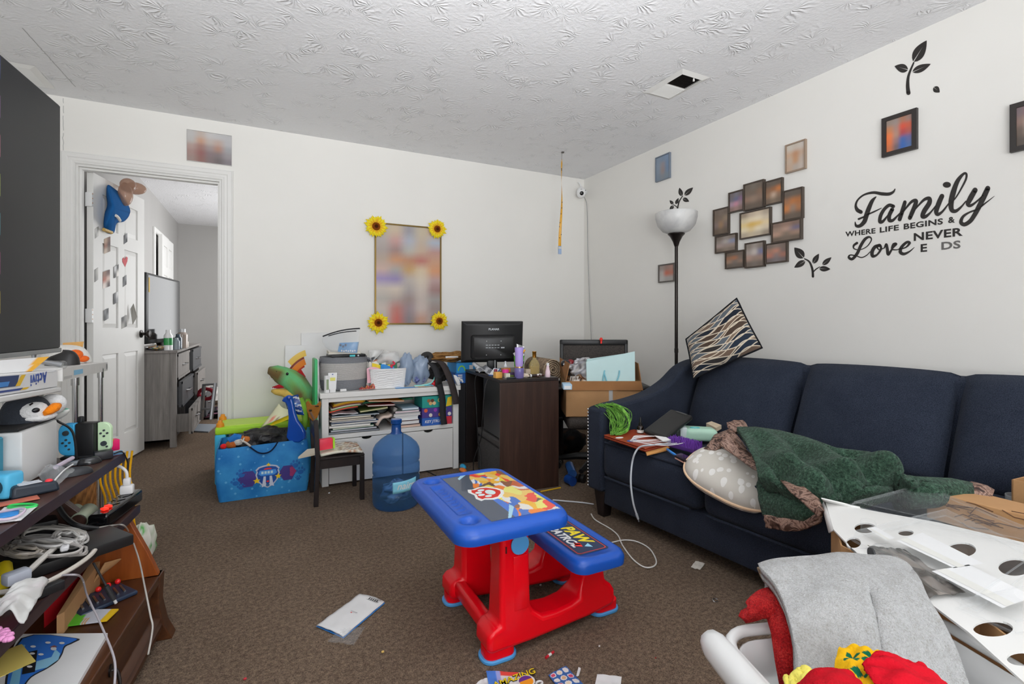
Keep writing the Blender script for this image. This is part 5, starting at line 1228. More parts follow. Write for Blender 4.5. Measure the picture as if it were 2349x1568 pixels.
m2 = MB('#7fc4da'); 
def lab(u,v): a = R(-112 + 62*u); return (.1328*math.cos(a),.1328*math.sin(a),.100 + .062*v + .012*u)
m2.grid(lab,20,4); lb = m2.build('paper_label','paper_print',t,sol=.0006)
m = MB('#f4f8f8'); m.text('nairn',.052,Matrix.Identity(4),.0005,.01,.3)
m.v = [Vector(((.1342 + p.z)*math.cos(R(-80) + p.x/.1342),(.1342 + p.z)*math.sin(R(-80) + p.x/.1342),.138 + p.y + .02*(p.x + .1)*.6)) for p in m.v]; m.build('label_writing','paper_print',lb,smooth=0)
crumple('paper_scraps',(.682,2.80,.075),.082,.082,.05,'paper_print','grey paper scraps inside the water jug','paper',['#7d8c9c','#5c6b7a','#a9b3bd','#48565f','#c9d1d8'],6.1,.4,22)
# ------------------------------------------------------------------ white storage cabinet
t = thing('storage_cabinet','white open shelf cabinet with two low doors against the back wall','cabinet',(.79,3.50,0)); o0 = Vector(t.location)
CX0,CX1,CY0,CY1 = .335,1.245,3.29,3.72
m = MB(); m.box(CX0 - .012,CX1 + .012,CY0 - .012,CY1,.555,.588); loc(m).build('top_board','white_paint',t,bev=.003)
for x0 in (CX0,CX1 - .04):
    m = MB(); m.box(x0,x0 + .04,CY0,CY1,0,.555); loc(m).build('side_panel','white_paint',t,bev=.002)
m = MB(); m.box(CX0 + .04,CX1 - .04,CY0 + .006,CY1 - .01,.292,.318); loc(m).build('shelf','white_paint',t,bev=.002)
m = MB(); m.box(CX0 + .04,CX1 - .04,CY1 - .012,CY1 - .004,.02,.555); loc(m).build('back_panel','white_paint',t)
m = MB(); m.box(CX0 + .04,CX1 - .04,CY0 + .02,CY1 - .02,.012,.03); loc(m).build('bottom_board','white_paint',t)
m = MB(); m.box(CX0 + .04,CX1 - .04,CY0 + .002,CY0 + .02,.528,.555); loc(m).build('apron','white_paint',t,bev=.002)
for x0,x1 in ((CX0 + .043,.842),(.850,CX1 - .043)):
    m = MB(); xc = (x0 + x1)/2; cut = [(xc + .032*math.cos(a),.288 + .016*math.sin(a)) for a in [R(180 + 180*k/10) for k in range(11)]]
    m.prism([(x0,.012),(x1,.012),(x1,.288)] + cut[::-1] + [(x0,.288)],CY0 + .003,CY0 + .019,'y'); loc(m).build('door','white_paint',t,bev=.0015)
# objects on the middle shelf
def slab(name,label,x0,x1,z,th,c,y0=3.32,dep=.20,tilt=0,rz=0,page='#e3dfd4',cat='book',mat='paper_print',group=None):
    # a lying book or folder: cover with a paler page block
    w_ = (x1 - x0)/2; m = MB(c); m.T = xf(((x0 + x1)/2,y0 + dep/2,z),rz,ry=tilt)
    m.box(-w_,w_,-dep/2,dep/2,0,th*.14); m.box(-w_,w_,-dep/2,dep/2,th*.86,th); m.box(-w_,w_,dep/2 - .003,dep/2,0,th); m.c = hx(page); m.box(-w_ + .002,w_ - .002,-dep/2 + .004,dep/2 - .003,th*.14,th*.86)
    return m.one(name,mat,label,cat,group=group,smooth=0)
L0 = .378
lo_ = [('#2c2f33','#8c9198'),('#7e8287','#c9ccd0'),('#3a6f5c','#dcd8cc'),('#d9d4c6','#e9e6da'),('#28466f','#d5d0c4'),('#8a8f96','#dfe0e2'),('#4d4f52','#c3b9aa'),('#b7a58f','#e1dccd'),('#31424a','#b6bcc0')]
lb_ = ['black folder lying at the very bottom of the paper heap on the cabinet shelf','grey folder on the black folder in the cabinet heap','dark green workbook low in the cabinet paper heap','cream workbook low in the cabinet paper heap','navy blue workbook in the lower left of the cabinet heap','pale grey notebook midway up the cabinet paper heap','charcoal folder midway up the cabinet paper heap','tan notebook midway up the cabinet paper heap','slate folder above the tan notebook in the cabinet heap']
zz = .3195
for k,((c,pg),l) in enumerate(zip(lo_,lb_)):
    th = (.012,.010,.013,.012,.014,.010,.012,.010,.010)[k]
    slab('notebook' if k % 2 else 'folder',l,L0 + .005 + .008*(k % 3),.70 - .02*(k % 4),zz,th,c,3.315 + .006*(k % 3),.22,0,(k*7 % 5) - 2,pg); zz += th + .0012
zt = zz
# slanting sheaf above the heap
sl = [('#c94a34','red card at the left of the slanting sheaf in the cabinet'),('#5f7f4a','green card in the slanting sheaf in the cabinet'),('#d7d3c8','off white sheet in the slanting sheaf in the cabinet'),('#6a4034','brown folder in the slanting sheaf in the cabinet'),('#c98a2a','orange edged folder in the slanting sheaf in the cabinet'),('#e1b83a','yellow folder in the slanting sheaf in the cabinet'),('#8f8478','grey brown sheet in the slanting sheaf in the cabinet')]
for k,(c,l) in enumerate(sl):
    m = MB(c)
    def f(u,v,k=k): x = .384 + .006*k + (.175 + .004*k)*u; return (x,3.325 + .20*v + .004*k,.456 + .0068*k + .026*math.sin((x - .38)*9))
    m.grid(f,10,3); m.one('folder','paper_print',l,'folder',smooth=180,sol=.005)
m = MB('#cfd3d6'); 
def f(u,v): return (.40 + .16*u,3.318 + .16*v,.442 + .004*math.sin(u*6) + .005*nz(u*4,v*4,7))
m.grid(f,16,8); m.one('crumpled_sheet','paper_print','crumpled pale sheet under the slanting sheaf in the cabinet','paper',smooth=60,sol=.002)
slab('folder','dark green folder lying across the top of the shelf heap',.60,.95,.490,.012,'#12553a',3.40,.20,-1,0,'#1b6a48'); slab('picture_book','orange bordered picture book on the dark green folder',.62,.86,.503,.008,'#d98a1e',3.32,.20,4,3,'#c5c0b8')
slab('folder','maroon folder beneath the dark green folder',.62,.80,.474,.010,'#7d2a2a',3.33,.2,2,2); slab('workbook','olive green workbook beside the maroon folder on the shelf',.58,.76,.448,.012,'#5c6e35',3.33,.2,-5,-3,'#b9b08f')
m = MB('#c8b3a6')
def f(u,v): return (.68 + .13*u,3.312 + .15*v,.35 + .095*u ** .8 + .015*math.sin(u*7))
m.grid(f,14,4,lambda u,v: '#2a2523' if .72 < u < .86 else ('#c9b6aa' if u < .8 else '#8f8a86')); m.one('bent_magazine','paper_print','bent magazine curling up in the middle of the cabinet shelf','magazine',smooth=180,sol=.014)
wb = ['white binder at the bottom of the white stack on the cabinet shelf','white binder second from the bottom of the white stack','grey edged binder in the middle of the white stack','white binder near the top of the white stack, striped with red','thin pale binder topping the white stack on the cabinet shelf']
zz = .3195
for k,(th,pg,c) in enumerate(((.016,'#d8b9a8','#9c8f86'),(.030,'#dfe0ea','#4a3230'),(.028,'#d8dae2','#e6e6ea'),(.020,'#c9c6c4','#b5b7bc'),(.018,'#e3c9cf','#5c6660'))):
    slab('binder',wb[k],.80 - .01*(k % 2),.975 - .008*(k % 3),zz,th,c,3.313,.24,0,0,pg,'binder'); zz += th + .001
slab('paper_stack','pale blue paper pad on the white binders',.85,.965,zz,.012,'#a9c6dc',3.32,.2,0,0,'#eef2f5','paper')
def gamebox(label,z0,z1,c,draw):
    x0,x1,y0,y1 = .984,1.198,3.305,3.50
    m = MB(c); m.box(x0,x1,y0,y1,z0,z1); m.c = hx(c); fr = lambda u,v,h=.0006: (x0 + u*(x1 - x0),y0 - h,z0 + v*(z1 - z0))
    def P(pts,c,h=.0006): m.c = hx(c); m.add([fr(u,v,h) for u,v in pts],[list(range(len(pts)))])
    def Tx(s,u,v,size,c): m.c = hx(c); m.text(s,size,tr(fr(u,v,.0009)) @ rot('X',90),.0003,.02,.2)
    draw(P,Tx); return m.one('game_box','paper_print',label,'box',smooth=0)
gamebox('blue lettered game box at the bottom of the three on the cabinet shelf',.3195,.372,'#2a5aa8',lambda P,T: (T('KEY JTRUW',.40,.5,.026,'#e8e8ea'),P([(.78,0),(1,0),(1,1),(.8,1)],'#b5283a'),P([(.62,.7),(.72,.7),(.7,.9),(.6,.85)],'#d9b23a')))
gamebox('purple patterned game box in the middle of the three on the shelf',.3735,.440,'#43347c',lambda P,T: [P(circ(.12 + .16*k,.5 + .25*(-1) ** k,.06,.2,10),c) for k,c in enumerate(('#c9582e','#d9d0c4','#8a3a9a','#e0a23a','#3a8a5a','#d8d2ca'))])
gamebox('teal game box with a cluster of cookies on top of the three boxes',.4415,.520,'#1f8a80',lambda P,T: ([P(circ(.22 + .06*k,.5 + .12*(-1) ** k,.06,.16,10),c) for k,c in enumerate(('#8a5a34','#c9a06a','#5a3420','#d9b98a'))],T('Ch',.62,.62,.042,'#e8cf7a'),P([(.80,0),(1,.1),(1,.9),(.86,.8)],'#e8b81e',.001)))
# objects on the cabinet top
zt = .5885
t = thing('rope_basket','oval grey rope basket with pale middle band on the cabinet top','basket',(.490,3.465,zt))
m = MB(); m.lathe([(0,.004),(.90,0),(.96,.012),(.985,.05),(1.0,.11),(1.0,.205),(.985,.218),(.96,.21),(.955,.03),(0,.02)],n=48,sx=.152,sy=.135); m.build('body','basket_weave',t,smooth=60)
m = MB('#6d6f74'); m.tube(spline([(-.15,-.02,.20),(-.160,-.03,.185),(-.166,-.02,.15),(-.165,0,.12),(-.165,.02,.15),(-.15,.03,.20)],5),.008,8); m.build('handle','cloth_plain',t)
m = MB('#6d6f74'); m.tube(spline([(.15,-.02,.20),(.172,-.03,.19),(.18,0,.17),(.165,.02,.18),(.15,.03,.20)],5),.008,8); m.build('handle','cloth_plain',t)
m = MB('#131518'); m.T = xf((.505,3.44,.806),4); m.rbox(-.115,.105,-.09,.08,0,.018,.005,2); m.c = hx('#4fc9cf'); m.box(.0,.035,-.0915,-.09,.003,.015); m.c = hx('#b9bcc0'); m.cyl((.055,-.0915,.009),(.055,-.089,.009),.006,n=12); m.one('black_organizer','paint_satin','black case with a teal tag lying on the rope basket rim','case')
slab('white_book','thick off white book on the black case above the basket',.385,.585,.826,.022,'#d6d3cc',3.36,.15,0,-2,'#c9c4b6')
t = thing('zip_bag','clear zip bag with black seal and a blue packet, topmost on the basket','bag',(.48,3.43,.849)); o0 = Vector(t.location)
Pz = [gd(758,806,3.16),gd(820,810,3.16),gd(826,753,3.16),gd(741,771,3.16)]
for sd in (-1,1):
    m = MB()
    def f(u,v,sd=sd):
        a = Pz[0]*(1 - u)*(1 - v) + Pz[1]*u*(1 - v) + Pz[2]*u*v + Pz[3]*(1 - u)*v; return a - o0 - _F*sd*(.004 + .035*math.sin(math.pi*u)*(1 - v) ** .7) + Vector((0,0,.012*math.sin(u*3.1)*v)) - _R*(.02*math.sin(math.pi*v)*(1 - u))
    m.grid(f,16,14); m.build('film','cloudy_film',t,smooth=180)
m = MB('#15161a'); m.tube([f(k/12,1) - _F*0 for k in range(13)],.0042,6); m.tube([f(k/12,.90) for k in range(2,12)],.003,6); m.build('zip_seal','paint_satin',t)
m = MB('#3b86bd'); P = [gd(776,806,3.17),gd(818,809,3.17),gd(822,784,3.17),gd(780,786,3.17)]; m.loft([[p - o0 + _F*.012 for p in P],[p - o0 - _F*.010 for p in P]]); m.c = hx('#e6e9ec')
for k in range(7): p = gd(784 + k*5,804 + (k % 2),3.156) - o0; m.ell(p,.005,.003,.006,8)
m.c = hx('#173f63')
for k in range(3): p = gd(781 + k*6,791 + 3*(k % 2),3.156) - o0; m.ell(p,.007,.003,.008,8)
m.build('blue_packet','paper_print',t)
m = MB('#d9dbe6'); m.T = xf((.400,3.305,zt)); m.loft([[(-.020,-.010,.02),(.020,-.010,.02),(.020,.010,.02),(-.020,.010,.02)],[(-.027,-.002,.125),(.027,-.002,.125),(.027,.002,.125),(-.027,.002,.125)]]); m.c = hx('#f2f2f2'); m.rbox(-.018,.018,-.012,.012,0,.022,.003,2); m.c = hx('#c9c45a'); m.quad((-.015,-.0095,.075),(.015,-.0095,.075),(.016,-.007,.095),(-.016,-.007,.095)); m.c = hx('#3a4a8a'); m.quad((-.004,-.0045,.112),(.004,-.0045,.112),(.004,-.0040,.118),(-.004,-.0040,.118)); m.one('cream_tube','paint_satin','lavender white cream tube standing on its cap before the basket','tube')
m = MB('#e4e4e2'); m.T = xf((.365,3.305,zt),20); m.rbox(-.013,.013,-.011,.011,0,.108,.002,1); m.c = hx('#8a9a7a'); m.quad((-.008,-.0112,.02),(.008,-.0112,.02),(.008,-.0112,.085),(-.008,-.0112,.085)); m.one('small_carton','paper_print','narrow pale carton beside the cream tube on the cabinet','carton')
m = MB('#f2f2f0'); m.cyl((.445,3.298,zt + .010),(.482,3.300,zt + .010),.0095,n=14); m.one('screw_top','paint_satin','white screw cap lying in front of the rope basket','cap')
m = MB(); rnd = random.Random(9)
def f(u,v): return (.565 + .10*u,3.296 + .03*v,zt + .008 + .022*u*v + .010*abs(nz(u*9,v*5,3)) + .012*math.sin(u*9) ** 2*v)
m.grid(f,18,6,lambda u,v: ['#d4443a','#e59a86','#8a2a34','#e0a63a','#c96a8a','#b5352c'][int(abs(nz(u*7,v*5,8))*17) % 6]); m.one('candy_wrapper','foil','crumpled red and orange candy wrapper on the cabinet front edge','wrapper',smooth=0)
t = thing('wicker_basket','white painted wicker basket stuffed with cards on the cabinet top','basket',(.762,3.40,zt),-2)
m = MB('#eceae6')
def bask(u,v,g=0):
    per = rrect(-.105 - .012*v - g,.105 + .012*v + g,-.07 - .01*v - g,.07 + .01*v + g,.02,3); k = u*len(per); i = int(k) % len(per); a = per[i]; b_ = per[(i + 1) % len(per)]; q = k - int(k)
    w_ = .0028*math.sin(u*150 + (int(v*16) % 2)*math.pi)*(1 if g == 0 else 0); x,y = a[0] + (b_[0] - a[0])*q,a[1] + (b_[1] - a[1])*q; L = math.hypot(x,y); return (x*(1 + w_/L),y*(1 + w_/L),.002 + .125*v)
m.grid(bask,120,18,cu=True); m.add([(-.1,-.065,.006),(.1,-.065,.006),(.1,.065,.006),(-.1,.065,.006)],[(0,1,2,3)]); m.build('weave','wicker_col',t,smooth=0,sol=.004)
m = MB('#f1f0ec'); m.tube([(*p,.128) for p in rrect(-.117,.117,-.08,.08,.022,3)],.006,6,closed=True); m.build('rim','wicker_col',t)
bc = [('#e6a9b5','pink tissue liner spilling from the white wicker basket',-.07,.135,.10),('#2f7fc0','blue card tucked in the white wicker basket',.02,.15,.09),('#e2c02f','yellow card standing in the white wicker basket',-.02,.16,.12),('#2f6a4a','green card standing in the white wicker basket',.03,.165,.12),('#d9d6cf','pale sheet standing in the white wicker basket',-.04,.185,.11),('#b57a5a','tan card at the back of the white wicker basket',.0,.195,.13),('#33363a','dark folder laid on the cards in the white wicker basket',.0,.205,.15)]
for k,(c,l,dx,h,w_) in enumerate(bc):
    m = MB(c); y = 3.36 + .012*k; m.grid(lambda u,v: (.745 + dx - w_/2 + w_*u,y + .02*v + .006*math.sin(u*5),zt + .04 + (h - .04)*v + .010*math.sin(u*4 + k)*v),8,4); m.one('greeting_card','paper_print',l,'card',smooth=0,sol=.002)
m = MB('#c23a4e'); m.tube(spline([(.79,3.34,zt + .18),(.80,3.33,zt + .165),(.775,3.33,zt + .15),(.785,3.325,zt + .14)],4),.006,6); m.one('red_ribbon','cloth_plain','red ribbon hanging on the white wicker basket','ribbon')
m = MB(); 
def f(u,v): a = math.pi*u; return (.665 + .055*v*math.cos(a*.9) + .03*v,3.42 + .05*math.sin(a),zt + .17 + .085*v)
m.grid(f,14,6); m.one('paper_funnel','frost_film','grey white plastic funnel behind the wicker basket','funnel',smooth=180,sol=.002)
crumple('white_plastic_bag',(.785,3.44,zt + .195),.075,.05,.045,'frost_film','white crumpled plastic bag heaped on the wicker basket','bag',['#e5e5e6'],2.2,.4,26)
crumple('grey_plastic_bag',(.900,3.395,zt + .120),.050,.045,.105,'blue_bag','blue grey plastic bag standing beside the wicker basket','bag',['#8d9aab'],9.1,.30,30)
crumple('patterned_plastic_bag',(.998,3.395,zt + .108),.062,.045,.092,'blue_bag','translucent bag of patterned clothes next to the black straps','bag',['#9fb0c8'],5.7,.35,30)
crumple('folded_clothes',(.99,3.39,zt + .055),.042,.03,.042,'cloth_plain','lavender patterned clothes inside the translucent bag','clothes',['#5d6490','#7d86b5','#3b4266','#a9b0cf'],1.4,.2,26)
m = MB('#8fd3cf'); m.tube(spline([(.93,3.315,zt + .01),(1.0,3.312,zt + .012),(1.06,3.315,zt + .03),(1.09,3.33,zt + .09)],6),.005,6); m.one('teal_hanger','paint_satin','thin teal curved strip in front of the clothes bag','strip')
for k,(x0,x1,c,l) in enumerate(((.80,.95,'#5f8fbe','blue paper strip lying at the cabinet front under the bags'),(.93,1.04,'#c9b79a','tan paper strip lying at the cabinet front'),(1.0,1.06,'#5fb0c8','light blue paper strip at the cabinet front near the red toy'))):
    m = MB(c); m.T = xf(((x0 + x1)/2,3.305,zt + .001),3*(k - 1)); m.box(-(x1 - x0)/2,(x1 - x0)/2,-.018,.018,.003*k,.003*k + .003); m.one('paper_strip','paper_print',l,'paper',smooth=0)
m = MB('#d4222c'); m.ell((1.075,3.325,zt + .018),.018,.014,.018,12); m.ell((1.083,3.318,zt + .036),.010,.009,.012,10); m.one('red_toy','paint_gloss','little red toy beside the black straps on the cabinet','toy')
# headphones, brown jacket, black strap bag
t = thing('black_visor','round black padded cup lying above the bags, left of the brown jacket','headphones',(1.06,3.45,zt + .19)); 
m = MB('#2a2928'); m.T = rot('X',70) @ rot('Z',20); m.lathe([(.012,.018),(.03,.022),(.040,.016),(.044,0),(.040,-.014),(0,-.018)],n=24,sx=1.15); m.lathe([(0,.012),(.012,.018)],n=24,sx=1.15); m.build('ear_cup','paint_matte',t)
crumple('brown_jacket',(1.245,3.47,.780),.155,.085,.034,'cloth_plain','folded tan brown jacket on top of the black strap bag','jacket',['#7d5a33','#8f6a3e','#6b4a28','#9a7546'],7.7,.42,44)
m = MB('#e4e4e2'); m.T = xf((1.225,3.385,.782),-2); m.rbox(-.045,.05,-.008,.008,-.006,.006,.003,2); m.one('paper_tag','paper_print','white tag lying on the brown jacket','tag')
crumple('strap_bag',(1.15,3.44,zt + .080),.075,.07,.066,'cloth_plain','black cloth bag heaped on the right end of the cabinet top','bag',['#2b2a2a','#343232','#222122'],12.2,.3,30)
def strap(P,wd,c,label):
    m = MB(c); S_ = spline(P,8); nn = Vector((1,.15,0)).normalized()
    m.add([Vector(p) - nn*wd/2 for p in S_] + [Vector(p) + nn*wd/2 for p in S_],[(i,i + 1,len(S_) + i + 1,len(S_) + i) for i in range(len(S_) - 1)]); return m.one('bag_strap','cloth_plain',label,'strap',smooth=180,sol=.004)
strap([(1.06,3.36,zt + .16),(1.075,3.30,zt + .12),(1.095,3.272,zt + .02),(1.115,3.262,.50),(1.118,3.262,.40),(1.128,3.262,.325)],.046,'#2e2e30','long charcoal strap hanging down over the cabinet front')
strap([(1.08,3.39,zt + .175),(1.13,3.31,zt + .155),(1.175,3.268,zt + .04),(1.205,3.258,.52),(1.215,3.258,.46)],.050,'#3a3433','shorter brown black strap hanging at the cabinet right end')
m = MB('#1c1c1d'); m.T = xf((1.088,3.276,zt + .03),10); m.rbox(-.022,.022,-.008,.004,-.03,.03,.004,2); m.one('strap_buckle','black_plastic','black plastic buckle on the long hanging strap','buckle')
m = MB('#e9e8e6'); m.loft([[(1.205,3.285,zt + .075),(1.225,3.285,zt + .07),(1.225,3.30,zt + .07),(1.205,3.30,zt + .075)],[(1.215,3.28,zt + .04),(1.245,3.28,zt + .04),(1.245,3.30,zt + .04),(1.215,3.30,zt + .04)],[(1.235,3.28,zt + .002),(1.255,3.28,zt + .002),(1.255,3.31,zt + .002),(1.235,3.31,zt + .002)]]); m.tube([(1.24,3.28,zt + .05),(1.265,3.275,zt + .035),(1.27,3.275,zt + .02)],.006,6); m.one('white_hook','paint_satin','white plastic hook toy at the right end of the cabinet top','toy')
# blue product boxes stacked behind the cabinet's right end, against the desk; the black one stands for shade in the gap
for k,(x0,x1,z0,z1,c,l,dr) in enumerate(((1.258,1.40,0,.585,'#1d1d20','tall black block in place of the dark gap between the cabinet and the computer desk',0),(1.26,1.38,.587,.66,'#2a62ad','blue box printed with white bars behind the black strap',1),(1.27,1.42,.662,.735,'#2f8fd0','bright blue box with a green arch, topmost behind the strap',2))):
    y0 = 3.40; m = MB(c); m.box(x0,x1,y0,y0 + .2,z0,z1)
    if dr == 1:
        m.c = hx('#e4e8ee')
        for q in range(4): m.box(x0 + .02,x0 + .055,y0 - .001,y0,z0 + .012 + q*.014,z0 + .02 + q*.014)
        m.box(x0 + .09,x0 + .105,y0 - .001,y0,z0 + .01,z1 - .01)
    if dr == 2:
        m.c = hx('#8ac23a')
        for q in range(10):
            a,b_ = math.pi*q/10,math.pi*(q + 1)/10; cx,cz = x0 + .04,z0 + .015
            m.quad((cx + .03*math.cos(a),y0 - .001,cz + .04*math.sin(a)),(cx + .03*math.cos(b_),y0 - .001,cz + .04*math.sin(b_)),(cx + .022*math.cos(b_),y0 - .001,cz + .03*math.sin(b_)),(cx + .022*math.cos(a),y0 - .001,cz + .03*math.sin(a)))
        m.c = hx('#e8edf2'); m.box(x0 + .10,x0 + .13,y0 - .001,y0,z0 + .015,z0 + .055)
    m.one('product_box','paper_print',l,'box',smooth=0)
m = MB('#2f9c5c'); m.rbox(.296,.314,3.33,3.50,.36,.80,.006,2); m.c = hx('#e9ecea'); m.rbox(.315,.322,3.35,3.50,.38,.80,.002,1); m.one('glitter_board','paint_satin','upright glittery green edged panel at the left end of the cabinet','panel')

# ------------------------------------------------------------------ computer desk
DY0 = 2.60; DRZ = -5; DO = (1.275,2.672,0)
t = thing('computer_desk','tall dark brown desk with side panel facing the room, holding a monitor','desk',DO,DRZ)
DT = tr(DO) @ rot('Z',DRZ)
def dk(x,y,z): return DT @ Vector((x,y,z))
m = MB(); m.box(0,.395,0,.018,0,.667); m.build('side_panel','espresso_side',t,bev=.002)
m = MB(); m.box(0,.395,0,.74,.667,.687); m.build('desk_top','espresso_dark',t,bev=.003)
m = MB(); m.box(0,.395,.715,.733,0,.667); m.build('side_panel','espresso_dark',t,bev=.002)
m = MB(); m.box(.03,.045,.02,.40,.315,.667); m.build('modesty_panel','black_plastic',t)
m = MB(); m.box(.375,.393,.018,.715,.05,.667); m.build('back_panel','espresso_dark',t)
m = MB(); m.box(.395,.66,.44,.76,.585,.605).box(.642,.66,.44,.76,0,.585).box(.395,.66,.742,.76,.05,.585); m.build('return_shelf','espresso_dark',t,bev=.002)
t = thing('storage_ottoman','grey fabric storage cube tucked under the computer desk','ottoman',dk(.195,.30,0),DRZ)
m = MB(); m.rbox(-.165,.165,-.25,.235,.005,.245,.012,2); m.build('body','ottoman_grey',t)
m = MB(); m.rbox(-.17,.17,-.255,.24,.25,.298,.014,3); m.build('lid','ottoman_grey',t)
m = MB('#8f9196'); P = dk(.06,.17,.30)
crumple('snack_wrappers',tuple(dk(.12,.15,.330)),.05,.08,.024,'foil','silver and white wrappers lying on the grey storage cube','wrapper',['#c9c9cc','#8a8078','#e4e0dc','#5a4a44','#a9a9ae'],3.9,.45,28)
for k,(P,l) in enumerate((([(.09,.44,.69),(-.005,.46,.66),(-.02,.40,.45),(-.02,.36,.20),(-.03,.30,.03)],'black cord hanging down the far side of the desk opening'),([(.10,.20,.69),(-.006,.22,.66),(-.03,.24,.42),(-.02,.30,.28),(-.05,.36,.12),(-.04,.40,.02)],'black cord looping in front of the grey storage cube'),([(-.02,.36,.24),(-.03,.28,.16),(-.045,.22,.02)],'short black cord branch reaching the carpet by the desk'))):
    m = MB('#0e0e0f'); m.tube(spline([dk(*p) for p in P],8),.0035,6); m.one('computer_cable','black_plastic',l,'cord')
# monitor, rear to the room
mc = dk(.115,.47,.687); MR = -14
t = thing('computer_monitor','black computer monitor seen from behind on the dark brown desk','monitor',mc,MR,rx=0)
m = MB(); m.T = tr(0,0,.04) @ rot('X',6); Wm,Hm = .215,.315
m.loft([[(-Wm,.02,.03),(Wm,.02,.03),(Wm,.02,Hm),(-Wm,.02,Hm)],[(-Wm,-.005,.03),(Wm,-.005,.03),(Wm,-.005,Hm),(-Wm,-.005,Hm)],[(-Wm + .03,-.022,.05),(Wm - .03,-.022,.05),(Wm - .03,-.022,Hm - .02),(-Wm + .03,-.022,Hm - .02)]]); hs = m.build('housing','black_plastic',t,bev=.003)
m = MB(); m.T = tr(0,0,.04) @ rot('X',6)
def rr(x0,x1,z0,z1,y,r): return [(x,y,z) for x,z in rrect(x0,x1,z0,z1,r,4)]
m.loft([rr(-.155,.155,.055,.225,-.020,.02),rr(-.150,.150,.060,.220,-.045,.02),rr(-.138,.138,.065,.205,-.056,.018)]); m.build('rear_cover','black_plastic',hs,smooth=45)
m = MB('#bfc3c6'); m.text('PLANAR',.020,tr(0,0,.04) @ rot('X',6) @ tr(.005,-.0225,.262) @ rot('X',90),.0004,.015); m.c = hx('#9a9da0'); m.box(-.03,.04,-.062 + .03,-.0615 + .03,.2905,.2913)
for q in range(2):
    for k in range(5): m.T = tr(0,0,.04) @ rot('X',6); m.box(-.055 + k*.02,-.041 + k*.02,-.0568,-.0562,.155 - q*.018,.160 - q*.018)
m.box(.05,.075,-.0568,-.0562,.135,.144)
m.build('marking','paint_matte',hs,smooth=0)
m = MB('#c9cbcd'); m.T = tr(0,0,.04) @ rot('X',6)
for x in (-.05,.05):
    for z in (.09,.185): m.cyl((x,-.0575,z),(x,-.055,z),.003,n=8)
m.build('screw','paint_gloss',hs)
m = MB(); m.rbox(-.035,.035,-.02,.012,.0,.12,.008,2); m.build('stand_neck','black_plastic',t)
m = MB('#c6c8ca'); m.cyl((.018,-.022,.012),(.018,-.022,.10),.003,n=8); m.build('stand_trim','paint_gloss',t)
m = MB(); m.prism(circ(0,-.005,.12,.085,28),0,.012); m.build('stand_base','black_gloss',t,bev=.003)
# desk top clutter
zt = .6875
t = thing('lotion_bottle','tall lilac spray bottle with a narrow waist at the desk front edge','bottle',dk(.145,.05,zt))
m = MB(); m.lathe([(.026,0),(.029,.006),(.030,.055),(.027,.066)],n=24); m.build('liquid_body','lilac_film',t)
m = MB('#a48fd0'); m.lathe([(.022,.066),(.0225,.075),(.0245,.085),(.026,.11),(.0245,.145),(.0275,.185),(.027,.19),(0,.188)],n=24); m.build('cap','paint_satin',t)
m = MB('#c9a86a'); m.lathe([(.0275,.064),(.0275,.072)],n=24); m.build('gold_ring','metal_col',t)
t = thing('perfume_bottle','small clear bottle with a pink band and silver spray top','bottle',dk(.052,.045,zt))
m = MB(); m.lathe([(0,.002),(.018,0),(.020,.006),(.020,.05),(.016,.068),(.010,.074)],n=20); m.build('glass_body','clear_tray',t)
m = MB('#cf2f86'); m.lathe([(.0204,.038),(.0204,.056)],n=20); m.build('pink_band','paint_satin',t)
m = MB('#c9ccd0'); m.lathe([(.009,.074),(.009,.084),(.005,.088),(.004,.10),(.006,.106),(0,.108)],n=14); m.build('spray_top','paint_gloss',t)
t = thing('liquor_bottle','flat clear bottle of pale gold liquid with a gold cap','bottle',dk(.285,.13,zt),-10)
m = MB(); m.loft([[(x*s_ ,y*s2,z) for x,y in rrect(-.033,.033,-.016,.016,.010,4)] for z,s_,s2 in ((0,.94,.9),(.006,1,1),(.075,1,1),(.095,.75,.85),(.108,.36,.6),(.128,.34,.58))]); m.build('glass_body','amber_glass',t,smooth=50)
m = MB('#d9c58a'); m.loft([[(x*s_*.92,y*s2*.85,z) for x,y in rrect(-.033,.033,-.016,.016,.010,4)] for z,s_,s2 in ((.004,.94,.9),(.062,1,1))]); m.build('liquid','amber_glass',t)
m = MB('#c08a3a'); m.lathe([(.0125,.118),(.013,.122),(.0125,.15),(.014,.152),(.014,.158),(0,.158)],n=18); m.build('cap','metal_col',t)
t = thing('pink_bottle','slim pale pink bottle at the right front corner of the desk','bottle',dk(.335,.035,zt))
m = MB('#ecc3cc'); m.lathe([(0,.0),(.015,0),(.017,.006),(.016,.035),(.010,.055),(.0085,.075),(0,.077)],n=18); m.build('body','paint_gloss',t)
m = MB('#e6e9ea'); m.lathe([(.0088,.066),(.0085,.088),(0,.09)],n=14); m.build('cap','paint_satin',t)
t = thing('green_cup','bright green tall cup with black print behind the lilac bottle','cup',dk(.215,.22,zt))
m = MB('#57b324'); m.lathe([(0,.004),(.026,0),(.028,.01),(.034,.125),(.032,.125),(.027,.014),(0,.012)],n=24); m.build('body','paint_satin',t)
m = MB('#14160f')
for k in range(4): a = R(-100 + k*14); m.T = None; m.tube([(.0335*math.cos(a),.0335*math.sin(a),.05 + .008*k),(.0345*math.cos(a + .08),.0345*math.sin(a + .08),.085 + .006*(k % 2))],.003,5)
m.build('print','paper_print',t)
